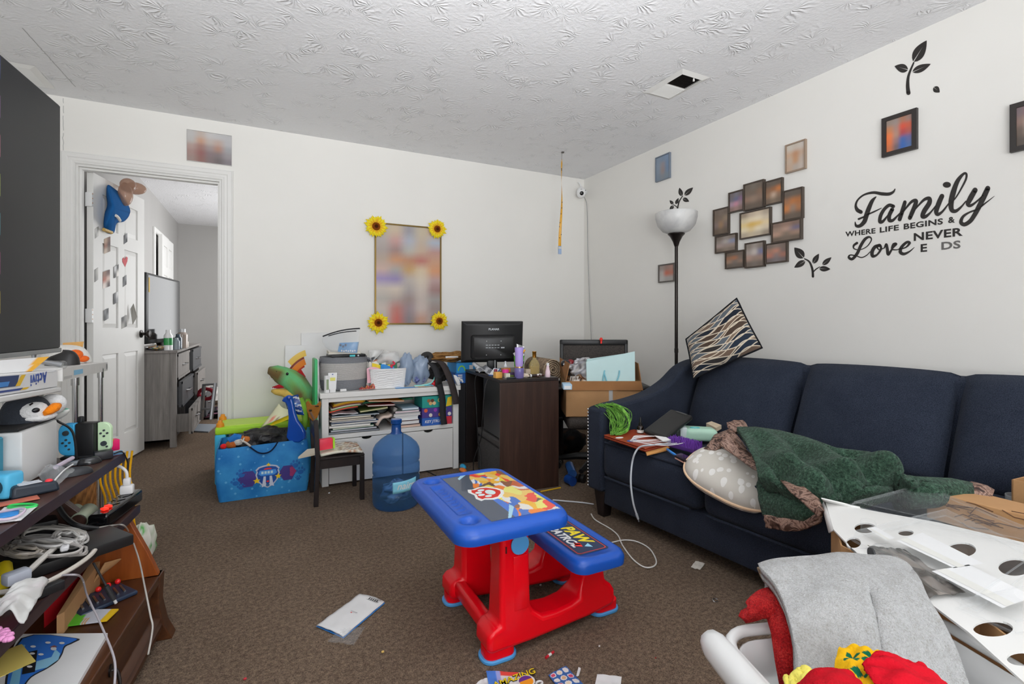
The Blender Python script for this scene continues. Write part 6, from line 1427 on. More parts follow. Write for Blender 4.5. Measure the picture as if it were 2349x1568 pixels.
m = MB('#b9b9bd'); m.T = DT; m.grid(lambda u,v: (.195 + .06*u,.215 + .01*math.sin(u*9),zt + .135 + .07*v - .02*u),8,6,lambda u,v: ['#c9c9cd','#77777c','#efefef','#9a9aa0'][int(abs(nz(u*8,v*8,2))*14) % 4]); m.one('foil_packet','foil','silver foil packet sticking out of the green cup','packet',smooth=0,sol=.003)
m = MB('#e59a24'); m.tube([dk(.205,.205,zt + .115),dk(.25,.20,zt + .165)],.006,8); m.one('orange_stick','paint_satin','orange stick in the green cup','stick')
m = MB('#ecd9e0'); m.tube([dk(.20,.215,zt + .11),dk(.178,.215,zt + .145)],.008,8); m.one('pink_wand','paint_satin','pale pink stick leaning out of the green cup','stick')
rnd = random.Random(31)
def small(name,x,y,sx,sy,sz,c,label,cat,rz=0,mat='paint_satin',z=zt,r=.004):
    m = MB(c); p = dk(x,y,z); m.T = xf(p,DRZ + rz); m.rbox(-sx/2,sx/2,-sy/2,sy/2,0,sz,r,2); return m.one(name,mat,label,cat)
small('amber_jar_lid',.022,.10,.045,.04,.038,'#d09a4a','amber square tub at the left front of the desk top','tub',8)
small('white_pot',.075,.075,.03,.03,.03,'#dfe3c4','pale green white pot beside the perfume bottle','pot')
small('green_compact',.098,.08,.04,.03,.018,'#4d5a24','dark olive compact between the perfume and lilac bottles','compact',12)
small('black_remote',.085,.03,.06,.016,.010,'#20242a','black gadget lying at the desk front edge','gadget',-6)
m = MB('#2a2020'); p0,p1 = dk(.215,.06,zt + .010),dk(.305,.065,zt + .010); m.cyl(p0,p1,.009,n=12); m.c = hx('#e4d4d0'); m.cyl(p0.lerp(p1,.62),p0.lerp(p1,.98),.0098,n=12); m.c = hx('#dfe2e4'); m.cyl(p0.lerp(p1,.08),p0.lerp(p1,.2),.0096,n=12); m.one('mascara_tube','paint_gloss','black and white makeup tube lying at the desk front','tube')
m = MB('#3a1d14')
for k in range(16): m.ell(dk(.27 + .05*rnd.random(),.045 + .03*rnd.random(),zt + .006 + .006*(k % 2)),.006,.006,.006,8)
m.one('dark_beads','paint_gloss','small heap of dark red beads before the liquor bottle','beads',kind='stuff')
crumple('lace_cloth',tuple(dk(.185,.062,zt + .012)),.035,.025,.014,'cloth_plain','beige lacy cloth scrap right of the lilac bottle','cloth',['#cbb9a6','#e3d8ca','#a38d7a'],1.9,.3,20)
small('carved_box',.245,.14,.05,.04,.045,'#a99a8a','small grey beige box behind the liquor bottle','box',5,'cloth_plain')
small('burgundy_tube',.03,.16,.02,.02,.05,'#7a1f3a','burgundy tube standing behind the perfume bottle','tube')
small('orange_wrap',.10,.16,.05,.04,.055,'#a8642a','orange brown packet behind the perfume bottle','packet',9)
small('plum_pouch',.125,.115,.06,.04,.03,'#3a2448','dark plum pouch left of the lilac bottle','pouch',4)
m = MB('#a6a7aa')
def f(u,v): q = dk(-.04 + .10*u,.28 + .16*v,0); return (q.x,q.y,zt + .018 + .045*v*(1 - .4*u) + .012*math.sin(u*7) + .01*nz(u*5,v*5,4))
m.grid(f,14,10,lambda u,v: '#b9babd' if nz(u*3,v*3,1) > -.1 else '#6a6b70'); m.one('crumpled_papers','paper_print','grey crumpled papers at the left of the monitor stand','paper',smooth=60,sol=.002)
m = MB('#254a86'); m.T = xf(dk(.055,.26,zt + .012),DRZ + 30,ry=-38); m.rbox(-.045,.045,-.03,.03,0,.006,.002,1); m.c = hx('#d9dce2'); m.box(-.02,.04,-.025,.025,.006,.007); m.one('blue_card_box','paper_print','blue and white card leaning at the monitor foot','card')
# rolled rug and tissue box on the return shelf
a = dk(.555,.40,.69); ax = Vector((.087,.996,0)).normalized()
t = thing('rolled_rug','brown striped rug rolled up on the desk return beside the carton','rug',(a.x,a.y,.606)); o0 = Vector(t.location)
m = MB(); pts = []
sd = ax.cross(Vector((0,0,1)))
for k in range(90):
    th = k*.36; r_ = .010 + .0019*k*.95/2.2; pts.append((r_*math.cos(th),r_*math.sin(th)))
rr_ = .088; n = len(pts)
vs = [Vector((0,0,rr_)) + sd*p[0] + Vector((0,0,p[1])) for p in pts] + [Vector((0,0,rr_)) + sd*p[0] + Vector((0,0,p[1])) + ax*.34 for p in pts]
m.add(vs,[(i,i + 1,n + i + 1,n + i) for i in range(n - 1)]); m.build('roll','rug_roll',t,smooth=180,sol=.007)
m = MB('#b9a68c'); m.tube([Vector((0,0,rr_)) + sd*p[0]*1.0 + Vector((0,0,p[1])) - ax*.004 for p in pts[4:]],.0022,5); m.build('edge_binding','cloth_plain',t)
m = MB('#a9c6dc'); p = gd(1300,884,3.12); m.T = xf(p,CR); m.rbox(-.028,.028,-.05,.05,-.02,.015,.003,1); m.c = hx('#e6edf2'); m.box(-.02,.02,-.0505,-.05,-.015,.005); m.one('tissue_box','paper_print','pale blue tissue box squeezed between desk and carton','box')
# ------------------------------------------------------------------ left side: television, rack and stacked stand
t = thing('television','large black flat television at the left edge of the photo, facing the sofa','television',(-.60,2.15,.945),0)
TVD = Vector((-.0295,-.35,0)).normalized(); ang = math.degrees(math.atan2(TVD.y,TVD.x)) + 180
t.rotation_euler = (0,0,R(ang - 180))
# local x runs toward the camera, local y to the right of the screen normal
m = MB(); m.rbox(0,1.30,-.035,0,0,.81,.006,2); m.build('housing','black_plastic',t)
m = MB(); m.box(.006,1.294,.0,.0015,.004,.804); m.build('screen','tv_glass',t,smooth=0)
m = MB(); m.box(0,1.30,-.02,.004,-.012,.002); m.build('lower_trim','steel',t,bev=.002)
m = MB(); m.box(.35,.95,-.085,-.035,.02,.55); m.build('rear_housing','black_plastic',t,bev=.01)
m = MB('#8c7fd0')
for k,c in enumerate(('#3b4a8a','#8a5a9a','#c96a8a','#9ab04a','#3a9aa8','#b0468a','#c9b23a')): m.c = hx(c); m.box(.347,.62,.0016,.002,.74 - k*.105,.80 - k*.105)
m.build('lit_picture','photo_print',t,smooth=0)
for x in (.12,1.1):
    m = MB(); m.tube([(x,-.02,0),(x,-.02,-.03),(x,-.12,-.048)],.008,8); m.tube([(x,-.02,-.03),(x,.05,-.048)],.008,8); m.build('foot','steel',t)
# stand: drawer base, two open shelves, slanted end panels
t = thing('tv_stand','dark brown tiered stand with a drawer base under the television','tv stand',(-.40,2.0,0),-5.9)
ST = tr(-.40,2.0,0) @ rot('Z',-5.9)
m = MB(); m.box(-.45,0,-1.6,0,.582,.608); m.build('shelf','walnut_laminate',t,bev=.002)
m = MB(); m.box(0,.004,-1.6,0,.582,.609); m.build('shelf_edge','walnut_edge',t,smooth=0)
m = MB(); m.box(-.45,.04,-1.6,0,.408,.432); m.build('shelf','walnut_laminate',t,bev=.002)
m = MB(); m.box(.04,.044,-1.6,0,.408,.433); m.build('shelf_edge','walnut_edge',t,smooth=0)
for y,a,b_,mat in ((-.03,[(-.42,.21),(.105,.21),(.075,.29),(.022,.408),(-.42,.408)],0,'orange_wood'),(-.14,[(-.42,.432),(-.02,.432),(-.16,.582),(-.42,.582)],0,'walnut_laminate'),(-1.57,[(-.42,.21),(.105,.21),(.022,.408),(-.42,.408)],0,'orange_wood'),(-1.57,[(-.42,.432),(.03,.432),(-.01,.582),(-.42,.582)],0,'walnut_laminate')):
    m = MB(); m.prism(a,y - .012,y + .012,'y'); m.build('end_panel',mat,t,bev=.002)
m = MB(); m.box(-.45,.11,-1.6,0,.185,.21); m.build('base_top','antique_wood',t,bev=.003)
m = MB(); m.box(-.43,.088,-1.58,-.02,.04,.185); m.build('carcass','antique_wood',t)
m = MB(); m.prism([(.088,.04),(.118,.04),(.118,.055),(.108,.062),(.114,.072),(.104,.08),(.09,.085)],-1.59,-.03,'y'); m.build('base_moulding','antique_wood',t)
m = MB(); m.prism([(.07,.21),(.112,.21),(.108,.12),(.122,.05),(.145,.0),(.10,.0),(.07,.04)],-.05,.0,'y'); m.build('corner_foot','antique_wood',t,bev=.003)
for y0,y1 in ((-.86,-.10),(-1.55,-.89)):
    m = MB(); m.rbox(.086,.098,y0,y1,.092,.178,.004,2); dr = m.build('drawer','antique_wood',t)
    m = MB(); yc = (y0 + y1)/2 + .02; m.tube(spline([(.098,yc + .05,.145),(.112,yc + .05,.142),(.125,yc + .03,.118),(.127,yc,.110),(.125,yc - .03,.118),(.112,yc - .05,.142),(.098,yc - .05,.145)],5),.004,8)
    for s in (-.05,.05): m.prism(circ(yc + s,.145,.012,.016,14),.098,.102,'x')
    m.build('drawer_pull','dark_metal',dr)
# long metal rack behind the stand, its pale shelf running past the television
t = thing('metal_rack','silver legged rack with a long pale shelf, below and beyond the television','rack',(-.70,2.3,0)); o0 = Vector(t.location)
m = MB('#d3d2cf'); A = [(-.64,2.90,.808),(-.524,1.897,.858),(-.82,1.872,.858),(-.92,2.87,.808)]
m.loft([A,[(x,y,z + .039) for x,y,z in A]]); nb = Vector((.99,.11,0))*.0008
def onedge(u,z): return Vector((-.52 - .12*u,1.86 + 1.04*u,.858 - .05*u + z)) + nb
m.c = hx('#6fb3d8'); m.quad(onedge(.20,.028),onedge(.36,.028),onedge(.36,.012),onedge(.20,.012)); m.c = hx('#6f7074'); m.add([onedge(.965 + .018*math.cos(a),.0195 + .014*math.sin(a)) for a in [2*math.pi*k/16 for k in range(16)]],[list(range(16))])
m.c = hx('#b3b2b0'); m.quad(onedge(.05,.014),onedge(.17,.014),onedge(.17,.006),onedge(.05,.006)); loc(m).build('shelf_panel','paint_satin',t,smooth=0)
for x,y,z0,r_ in ((-.63,2.74,0,.009),(-.64,2.45,0,.010),(-.88,2.7,0,.009),(-.60,1.97,.609,.009),(-.66,1.945,.609,.009),(-.80,1.66,.609,.009)):
    m = MB(); m.cyl((x,y,z0),(x,y,.835),r_,n=12); m.cyl((x,y,.79),(x,y,.83),r_*1.35,n=12); loc(m).build('leg','chrome',t)
m = MB(); m.loft([[(-.525,1.89,z),(-.515,1.30,z + .035),(-.82,1.30,z + .035),(-.82,1.86,z)] for z in (.828,.842)]); loc(m).build('shelf_tray','white_plastic',t,bev=.003)
# carton with upside-down print
t = thing('printed_box','white carton with blue upside-down lettering on the near rack shelf','box',(-.62,1.65,.8425)); o0 = Vector(t.location)
B0,B1 = Vector((-.532,1.885,0)),Vector((-.522,1.36,0)); du = (B1 - B0).normalized(); nb = Vector((-du.y,du.x,0)); nb = nb if nb.x > 0 else -nb
tilt = lambda y: .035*(1.89 - y)/.59 + .0005
m = MB('#ecebe9'); m.loft([[(x,y,z + tilt(y)) for x,y in ((B0.x,B0.y),(B1.x,B1.y),(-.80,1.36),(-.80,1.86))] for z in (.8427,.891)]); loc(m).build('body','paper_print',t,bev=.003)
def face(u,z,h=.0012): return B0 + du*u + nb*h + Vector((0,0,z + tilt(B0.y - u)))
m = MB('#24355e'); m.quad(face(.275,.886),face(.52,.886),face(.52,.860),face(.29,.860)); m.c = hx('#f0b127'); m.quad(face(.235,.886),face(.262,.886,.0016),face(.30,.860,.0016),face(.27,.860)); m.c = hx('#3a78b8'); m.quad(face(.33,.873,.0016),face(.40,.873,.0016),face(.40,.862,.0016),face(.34,.862,.0016)); m.c = hx('#2a3d78'); m.quad(face(.25,.854),face(.52,.854),face(.52,.849),face(.27,.849)); m.c = hx('#f0b127'); m.quad(face(.21,.854),face(.25,.854,.0016),face(.27,.849,.0016),face(.23,.849))
m.c = hx('#24408a'); T_ = Matrix(((du.x,0,nb.x,0),(du.y,0,nb.y,0),(0,-1,0,0),(0,0,0,1))); p = face(.150,.873,.0014)
T_ = Matrix(((-du.x,0,nb.x,p.x),(-du.y,0,nb.y,p.y),(0,1,0,p.z),(0,0,0,1))) @ rot('Z',180)
m.text('Activi',.042,T_,.0003,.012,0,'CENTER',1.15); loc(m).build('printed_side','paper_print',t,smooth=0)
# objects on the rack
m = MB('#ece9e2'); P = [gd(-20,858,1.16),gd(73,851,1.31),gd(112,818,1.42),gd(-20,828,1.18)]
m.grid(lambda u,v: P[0]*(1 - u)*(1 - v) + P[1]*u*(1 - v) + P[2]*u*v + P[3]*(1 - u)*v,14,6,lambda u,v: '#e3a02a' if (u > .72 + .12*(1 - v)) else '#e9e7e3'); m.one('padded_envelope','paper_print','white and mustard envelope wedged under the television','envelope',sol=.003,smooth=0)
m = MB(); c = gd(106,843,1.40); m.T = tr(c) @ rot('Z',3); m.rbox(-.035,.035,-.07,.06,-.010,.016,.010,3); m.one('blister_pack','clear_tray','clear blister pack lying beside the mustard envelope','pack')
c = Vector((-.625,2.26,.8815)); t = thing('computer_mouse','black computer mouse lying on the pale rack shelf','mouse',c,-10)
m = MB('#1b1a1a'); m.grid(lambda u,v: (.050*math.cos(2*math.pi*u)*math.cos(1.57*v) ** .6,.032*math.sin(2*math.pi*u)*math.cos(1.57*v) ** .6,.045*math.sin(1.57*v)*(1 + .2*math.cos(2*math.pi*u))),28,10,cu=True); m.build('body','paint_satin',t,smooth=180)
m = MB('#0b0b0b'); m.tube([(.046,0,.022),(.03,0,.045),(.0,0,.047)],.003,6); m.build('scroll_line','paint_gloss',t)
t = thing('plush_duck','white plush bird with an orange beak at the far end of the rack','plush toy',(-.74,2.72,.861),25); m = MB('#dcd8d3'); m.grid(lambda u,v: (.085*math.cos(2*math.pi*u)*math.cos(1.57*v) ** .7,.06*math.sin(2*math.pi*u)*math.cos(1.57*v) ** .7,.075*math.sin(1.57*v)),30,12,cu=True); m.noisy(.005,20,5); m.build('body','plush',t,smooth=180)
m = MB('#e5662a'); m.ell((.02,-.055,.035),.026,.018,.022,12); m.ell((.045,-.05,.016),.022,.016,.014,12); m.build('beak','plush',t,smooth=180)
m = MB('#d8a662'); P = [gd(142,838,2.16),gd(178,836,2.16),gd(188,783,2.2),gd(144,786,2.2)]; m.loft([P,[p + _F*.01 for p in P]]); m.one('orange_paper','paper_print','torn tan orange paper sticking up behind the plush bird','paper',smooth=0)
# objects on the top shelf
zs = .6095
t = thing('game_console','white upright game console box with a row of black vents, on the top shelf','game console',(-.615,1.80,zs),-6)
m = MB(); m.rbox(-.075,.075,-.09,.09,0,.140,.006,2); m.build('body','white_plastic',t)
m = MB('#1d1d1e'); m.rbox(-.09,.07,-.095,.095,.141,.150,.003,1)
for k in range(5): m.box(.030,.034,-.0908,-.09,.018 + k*.022,.034 + k*.022)
m.build('vent_slot','paint_matte',t,smooth=0)
t = thing('teal_speaker','bright teal box with a darker perforated side, in front of the white console','speaker',(-.665,1.645,zs),-6)
m = MB('#2fa5c4'); m.rbox(-.09,.08,-.05,.05,0,.135,.004,2); m.c = hx('#1c7f9a'); m.box(.0805,.0812,-.046,.046,.004,.131); m.build('body','paint_satin',t)
m = MB('#14333d')
for i in range(4):
    for j in range(5): m.box(.0812,.0818,-.03 + i*.012,-.022 + i*.012,.03 + j*.010,.036 + j*.010)
m.box(.0812,.0818,-.02,-.01,.10,.115).box(.0812,.0818,.01,.022,.012,.03); m.build('grille','paint_matte',t,smooth=0)
c = gd(60,968,1.36); t = thing('penguin_plush','round penguin plush with an orange beak on top of the white console','plush toy',(c.x,c.y,zs + .1505),40)
m = MB('#33373e'); m.grid(lambda u,v: (.056*math.cos(2*math.pi*u)*math.cos(1.5*v) ** .6,.05*math.sin(2*math.pi*u)*math.cos(1.5*v) ** .6,.066*math.sin(1.57*v)),32,14,cu=True); m.build('body','plush',t,smooth=180)
m = MB('#dfe0e2'); m.ell((.002,-.026,.026),.036,.030,.030,20); m.ell((.012,-.022,.010),.046,.036,.014,18); m.build('face_patch','plush',t,smooth=180)
m = MB('#15161a'); m.ell((-.002,-.0545,.033),.009,.005,.007,12); m.tube([(-.014,-.050,.048),(-.007,-.051,.053)],.0022,5); m.build('eye','paint_gloss',t)
m = MB('#e07a1a'); m.tube([(.014,-.054,.020),(.028,-.052,.026),(.044,-.046,.034),(.056,-.036,.036)],[.006,.011,.013,.008],12); m.build('beak','plush',t,smooth=180)
m = MB('#e3e0dc'); m.ell((-.545,1.885,zs + .183),.034,.034,.031,18); m.one('white_plush_ball','plush','white round plush behind the penguin beak','plush toy',smooth=180)
m = MB('#161617'); m.T = xf((-.66,1.735,zs + .151),-6); m.rbox(-.03,.03,-.012,.012,0,.018,.003,1); m.one('black_adapter','black_plastic','little black adapter beside the penguin plush','adapter')
t = thing('fish_toy','green and white fish shaped toy on a bent black stalk beside the console','toy',(-.53,1.90,zs)); o0 = Vector(t.location)
c = gd(132,950,1.47); m = MB(); rg_ = []
for k in range(12):
    q = k/11; p = c + _R*(-.034 + .068*q) + Vector((0,0,-.014 + .028*q)); r_ = .015*math.sin(math.pi*min(.97,q*.9 + .06)) ** .7
    rg_.append((p,r_))
m.tube([p - o0 for p,_ in rg_],[r for _,r in rg_],14)
for i in range(len(m.v)): m.vc[i] = hx('#4f9a80') if m.v[i].z > (rg_[i // 14][0].z - o0.z) + .002 else hx('#cfd0cc')
m.build('body','paint_satin',t,smooth=180); m = MB('#18191b'); m.tube(spline([c - o0 + _R*-.03,c - o0 + Vector((.0,.0,-.02)),Vector((.02,.03,.09)),Vector((.03,.03,0))],6),.0035,6); m.build('stalk','black_plastic',t)
# clear bin with pink liner
t = thing('clear_bin','cloudy clear plastic bin with a pink lined tub inside, beside the console','bin',(-.595,1.935,zs),-6)
m = MB(); m.box(-.035,.035,-.045,.045,0,.115); m.build('shell','clear_film',t,smooth=0); m = MB('#8f8d8a'); m.lathe([(.022,.002),(.03,.045),(.028,.045),(.02,.006)],n=18); m.c = hx('#d46aa5'); m.lathe([(.031,.043),(.032,.055),(.029,.057),(.027,.045)],n=18)
m.c = hx('#c9bca6'); m.tube([(-.01,.0,.07),(.02,-.01,.09)],.008,6); m.c = hx('#7a4a6a'); m.tube([(-.02,.01,.05),(.0,0,.062)],.006,6); m.build('tub','paint_satin',t)
# charging dock with four controllers
CD = gz(196,1047,zs); t = thing('controller_dock','black charging dock holding two blue and one pale green game controllers','dock',CD,-14)
m = MB(); m.rbox(-.018,.032,-.02,.02,0,.108,.004,2); m.rbox(-.05,.06,-.035,.03,0,.010,.003,1); m.rbox(-.028,-.014,.01,.024,.10,.125,.004,2); m.build('base','black_plastic',t)
def joy(x0,x1,y,c,left,nm):
    m = MB(c); pts = rrect(x0,x1,.010,.106,.003,3); r_ = .022
    P = [(x1,.010),(x1,.106),(x0 + r_,.106)] + [(x0 + r_ - r_*math.sin(a),.106 - r_ + r_*math.cos(a)) for a in [R(9*k) for k in range(11)]] + [(x0 + r_ - r_*math.cos(a),.010 + r_ - r_*math.sin(a)) for a in [R(9*k) for k in range(11)]]
    if not left: P = [(x0 + x1 - a,b_) for a,b_ in P]
    m.prism(P,y - .007,y + .007,'y'); o = m.build(nm,'paint_satin',t,bev=.002)
    m = MB('#2b3236'); xc = (x0 + x1)/2 - (.0 if left else 0)
    def dot(x,z,r,h=.003):
        k = m.T; m.T = tr(x,y - .007,z) @ rot('X',90); m.lathe([(r,0),(r*.95,h),(0,h)],n=14); m.T = k
    dot(xc,.080 if left else .040,.008,.006)
    for a,b_ in ((0,.009),(0,-.009),(.009,0),(-.009,0)): dot(xc + a,(.050 if left else .072) + b_,.0032)
    dot(xc + .008,.030,.003); m.build('button','paint_matte',o)
joy(-.062,-.020,-.012,'#3aa3d6',True,'controller'); joy(-.072,-.026,.008,'#2f93c8',True,'controller'); joy(.034,.070,.004,'#bfe0b4',False,'controller')
def small_box(name,px,py,sx,sy,sz,c,label,cat,rz=0,z=zs,mat='paint_satin',r=.003,ry=0):
    m = MB(c); p = gz(px,py,z); m.T = xf(p,rz,ry=ry); m.rbox(-sx/2,sx/2,-sy/2,sy/2,0,sz,r,2); return m.one(name,mat,label,cat)
small_box('magenta_holder',248,1034,.055,.03,.036,'#d01a60','magenta plastic holder at the far end of the top shelf','holder',30)
m = MB('#e0a21c'); c = gz(243,1010,zs + .04)
for k in range(5): m.ell(c + Vector((.012*math.cos(k*1.25),0,.012*math.sin(k*1.25))),.008,.006,.008,8)
m.one('yellow_flower','paint_satin','tiny yellow plastic flower beside the pale green controller','flower')
small_box('black_charger',237,1052,.045,.03,.026,'#222226','black charger block at the far end of the top shelf','charger',20); small_box('blue_marker',262,1044,.045,.012,.012,'#5a7fa0','dull blue marker lying at the far corner of the top shelf','marker',38)
small_box('silver_gadget',172,1066,.06,.022,.012,'#6d7276','grey flat gadget lying before the controller dock','gadget',18)
m = MB('#1f2022'); m.T = xf(gz(205,1062,zs),20); m.grid(lambda u,v: (.030*math.cos(2*math.pi*u)*math.cos(1.57*v) ** .6,.017*math.sin(2*math.pi*u)*math.cos(1.57*v) ** .6,.020*math.sin(1.57*v)),20,8,cu=True); m.one('black_pod','paint_gloss','glossy black oval gadget in front of the controller dock','gadget',smooth=180)
m = MB('#26282c'); m.T = xf(gz(172,1088,zs),25); m.grid(lambda u,v: (.040*math.cos(2*math.pi*u)*math.cos(1.57*v) ** .6,.020*math.sin(2*math.pi*u)*math.cos(1.57*v) ** .6,.020*math.sin(1.57*v)),20,8,cu=True); m.one('dark_case','paint_satin','dark oval case under the clear zip bag on the top shelf','case',smooth=180)
m = MB('#cdbfd0'); m.tube([gz(128,1071,zs + .025),gz(166,1050,zs + .02)],.006,8); m.one('lilac_stylus','paint_satin','lilac grey pen lying behind the clear zip bag','pen')
P = [gz(86,1092,zs + .012),gz(124,1122,zs + .006),gz(172,1076,zs + .018),gz(105,1066,zs + .028)]
m = MB(); m.grid(lambda u,v: (P[0]*(1 - u)*(1 - v) + P[1]*u*(1 - v) + P[2]*u*v + P[3]*(1 - u)*v) + Vector((0,0,.022*math.sin(math.pi*u)*math.sin(math.pi*v) + .006*nz(u*5,v*5,3))),20,16); zb_ = m.one('clear_zip_bag','cloudy_film','clear zip bag with a white seal in front of the console','bag',smooth=60)
m = MB('#eceff1'); m.tube([P[1].lerp(P[2],k/8) + (P[0] - P[1])*.12 + Vector((0,0,.010 + .006*math.sin(math.pi*k/8))) - Vector(zb_.location) for k in range(9)],.0022,5); m.build('zip_seal','paint_satin',zb_)
t = thing('remote_control','dark blue black remote with a red button at the shelf front edge','remote',gz(78,1132,zs),32); m = MB('#202832'); m.loft([[(-.045,-.022,0),(.045,-.022,0),(.045,.022,0),(-.045,.022,0)],[(-.042,-.018,.030),(.04,-.018,.024),(.04,.018,.024),(-.042,.018,.030)]]); m.build('body','paint_satin',t,bev=.006)
m = MB('#c9ccd2')
for k in range(3): m.box(-.03,.012,-.012 + k*.010,-.008 + k*.010,.0285,.0300)
m.c = hx('#d2323a'); m.ell((.026,-.006,.026),.008,.008,.005,12); m.build('button','paint_satin',t)
t = thing('toy_camera','light blue toy camera with a black lens at the left edge of the top shelf','toy',gz(2,1140,zs),-20); m = MB('#4fa9cf'); m.rbox(-.05,.035,-.025,.025,0,.06,.010,3); m.build('body','paint_satin',t); m = MB('#1b1e22'); m.T = tr(.005,-.026,.03) @ rot('X',90); m.lathe([(.020,0),(.021,.010),(.014,.012),(.012,.006),(0,.005)],n=20); m.build('lens','paint_gloss',t)
crumple('cream_plastic_bag',gz(40,1120,zs + .016),.022,.022,.014,'frost_film','crumpled cream plastic bag behind the dark remote','bag',['#e8e4dc'],3.1,.4,22)
small_box('photo_card',42,1150,.07,.035,.003,'#b0624e','red and grey card lying under the dark remote','card',25,mat='paper_print'); 
m = MB('#35b558'); c = gz(52,1160,zs + .004); m.tube([c + (_R*.030*math.cos(a) + _F*.012*math.sin(a)) for a in [2*math.pi*k/16 for k in range(16)]],.0032,6,closed=True); m.one('green_band','paint_satin','bright green rubber ring lying on the shelf front','band')
m = MB('#b9a9b8'); c = gz(5,1178,zs + .010); m.tube([c + (_R*.042*math.cos(a) + _F*.026*math.sin(a)) + Vector((0,0,.004*math.sin(a*2))) for a in [2*math.pi*k/20 for k in range(20)]],.0028,6,closed=True); m.one('mauve_cable','paint_satin','mauve cable loop at the left edge of the top shelf','cable')
P = [gz(-30,1205,zs),gz(48,1195,zs),gz(88,1161,zs),gz(10,1165,zs)]; m = MB('#e4e4e0'); m.grid(lambda u,v: P[0]*(1 - u)*(1 - v) + P[1]*u*(1 - v) + P[2]*u*v + P[3]*(1 - u)*v + Vector((0,0,.0022)),24,16,lambda u,v: '#9a9a9c' if (v*8) % 1 < .16 and .1 < u < .8 else '#e6e6e2'); m.one('printed_sheet','paper_print','white printed sheet at the front edge of the top shelf','paper',smooth=0,sol=.001)
small_box('blue_card',6,1184,.05,.035,.004,'#2f7fc4','blue card lying on the white printed sheet','card',15,mat='paper_print',z=zs + .003)
m = MB('#121213'); m.tube(spline([gz(262,1040,zs + .01),gd(280,1036,1.58),gd(293,1062,1.60),gd(290,1100,1.60),gd(283,1122,1.59)],8),.0022,6); m.one('black_wire','black_plastic','thin black wire arching off the far end of the top shelf','wire')
# second shelf
z2 = .4335
def q2(px,py,h=0): return gz(px,py,z2 + h)
t = thing('power_strip','black power strip with red lit switches on the second shelf','power strip',q2(268,1180),0); o0 = Vector(t.location)
A,B_ = q2(232,1208),q2(304,1152); d = (B_ - A).normalized(); n_ = Vector((-d.y,d.x,0)); m = MB(); L_ = (B_ - A).length
m.loft([[A + d*a*L_ + n_*b_ + Vector((0,0,z)) for a,b_ in ((-.1,-.026),(1.05,-.026),(1.05,.026),(-.1,.026))] for z in (.0,.042)]); loc(m).build('housing','black_gloss',t,bev=.008,seg=3)
for k in range(2):
    m = MB(); p = A + d*(.02 + .022*k) + Vector((0,0,.043)); m.T = tr(p) @ rot('Z',38); m.rbox(-.007,.007,-.010,.010,0,.006,.002,2); loc(m).build('switch','red_led',t)
for k in range(3):
    m = MB('#050505'); p = A + d*(.075 + .035*k) + Vector((0,0,.0425)); m.T = tr(p) @ rot('Z',38); m.box(-.012,.012,-.012,.012,0,.001); m.c = hx('#3a3a3c'); m.box(-.006,-.003,-.006,.004,.001,.0014).box(.003,.006,-.006,.004,.001,.0014); loc(m).build('socket','paint_gloss',t,smooth=0)
p = A + d*.165 + Vector((0,0,.043)); t = thing('white_plug','white plug with an arching cord in the power strip','plug',p); m = MB('#efefef'); m.rbox(-.018,.018,-.014,.014,0,.028,.005,2); m.rbox(-.010,.010,-.009,.009,.028,.05,.004,2); m.build('plug_body','paint_satin',t)
m = MB('#ececec'); m.tube(spline([(0,0,.05),(-.004,.0,.075),(-.03,.01,.092),(-.07,.02,.094),(-.11,.03,.085)],6),.0045,8); m.build('cord','paint_satin',t)
for k,(px_,py_,px2,py2,r_,l) in enumerate(((205,1170,180,1195,.021,'pale green paper roll lying nearest the power strip'),(180,1168,155,1185,.018,'pale green paper roll lying behind another roll'))):
    a,b_ = q2(px_,py_,.028),q2(px2,py2,.020); t = thing('paper_roll',l,'roll',(a + b_)/2); o0 = Vector(t.location); m = MB('#8c9480'); m.tube([b_ - o0,a - o0],r_,20,caps=False); m.build('tube','paper_print',t,sol=.003); m = MB('#c69a5e'); dd = (a - b_).normalized(); m.tube([a - o0 - dd*.01,a - o0 - dd*.006],r_*.8,16); m.build('core','paper_print',t)
m = MB('#c9c8c4'); P = [q2(100,1185,.01),q2(138,1190,.0),q2(150,1168,.05),q2(120,1166,.055)]; m.loft([P,[p_ + Vector((0,.004,0)) for p_ in P]]); m.c = hx('#1a1a1a'); m.text('fa',.022,tr(gz(126,1179,z2 + .035) + Vector((.004,-.012,0))) @ rot('Z',20) @ rot('X',65),.0003,.03); m.one('white_leaflet','paper_print','grey white leaflet standing behind the cable pile','paper',smooth=0)
m = MB('#15171c'); m.tube(spline([q2(132,1158,.08),q2(150,1185,.05),q2(178,1205,.03),q2(225,1212,.01)],6),.007,8); m.one('thick_black_cable','black_plastic','thick black cable curving behind the grey cable pile','cable')
rnd = random.Random(17)
cl = ['outermost grey cable loop of the tangle on the second shelf','grey cable bundle tied with a clip in the tangle','lower grey cable loop of the tangle','pale grey cable strands at the left of the tangle','short grey cable loop at the right of the tangle']
for k,(cx,cy,w_,h_,n) in enumerate(((118,1228,84,28,5),(110,1244,88,18,5),(105,1258,96,22,4),(55,1262,52,20,5),(160,1232,42,20,4))):
    m = MB(('#b0aca6','#a6a4a2','#9d9995','#8c857c','#b7b5b2')[k])
    for j in range(n):
        P = []
        for i in range(14):
            a = 2*math.pi*i/14; P.append(q2(cx + (w_ - j*5)*math.cos(a) + rnd.uniform(-5,5),cy + (h_ - j*3.0)*math.sin(a) + rnd.uniform(-3,3),.014 + .010*j + .004*k + .004*math.sin(2*a + j)))
        m.tube(spline(P,4,True),.0032,6,closed=True)
    m.one('cable_bundle','paint_satin',cl[k],'cable')
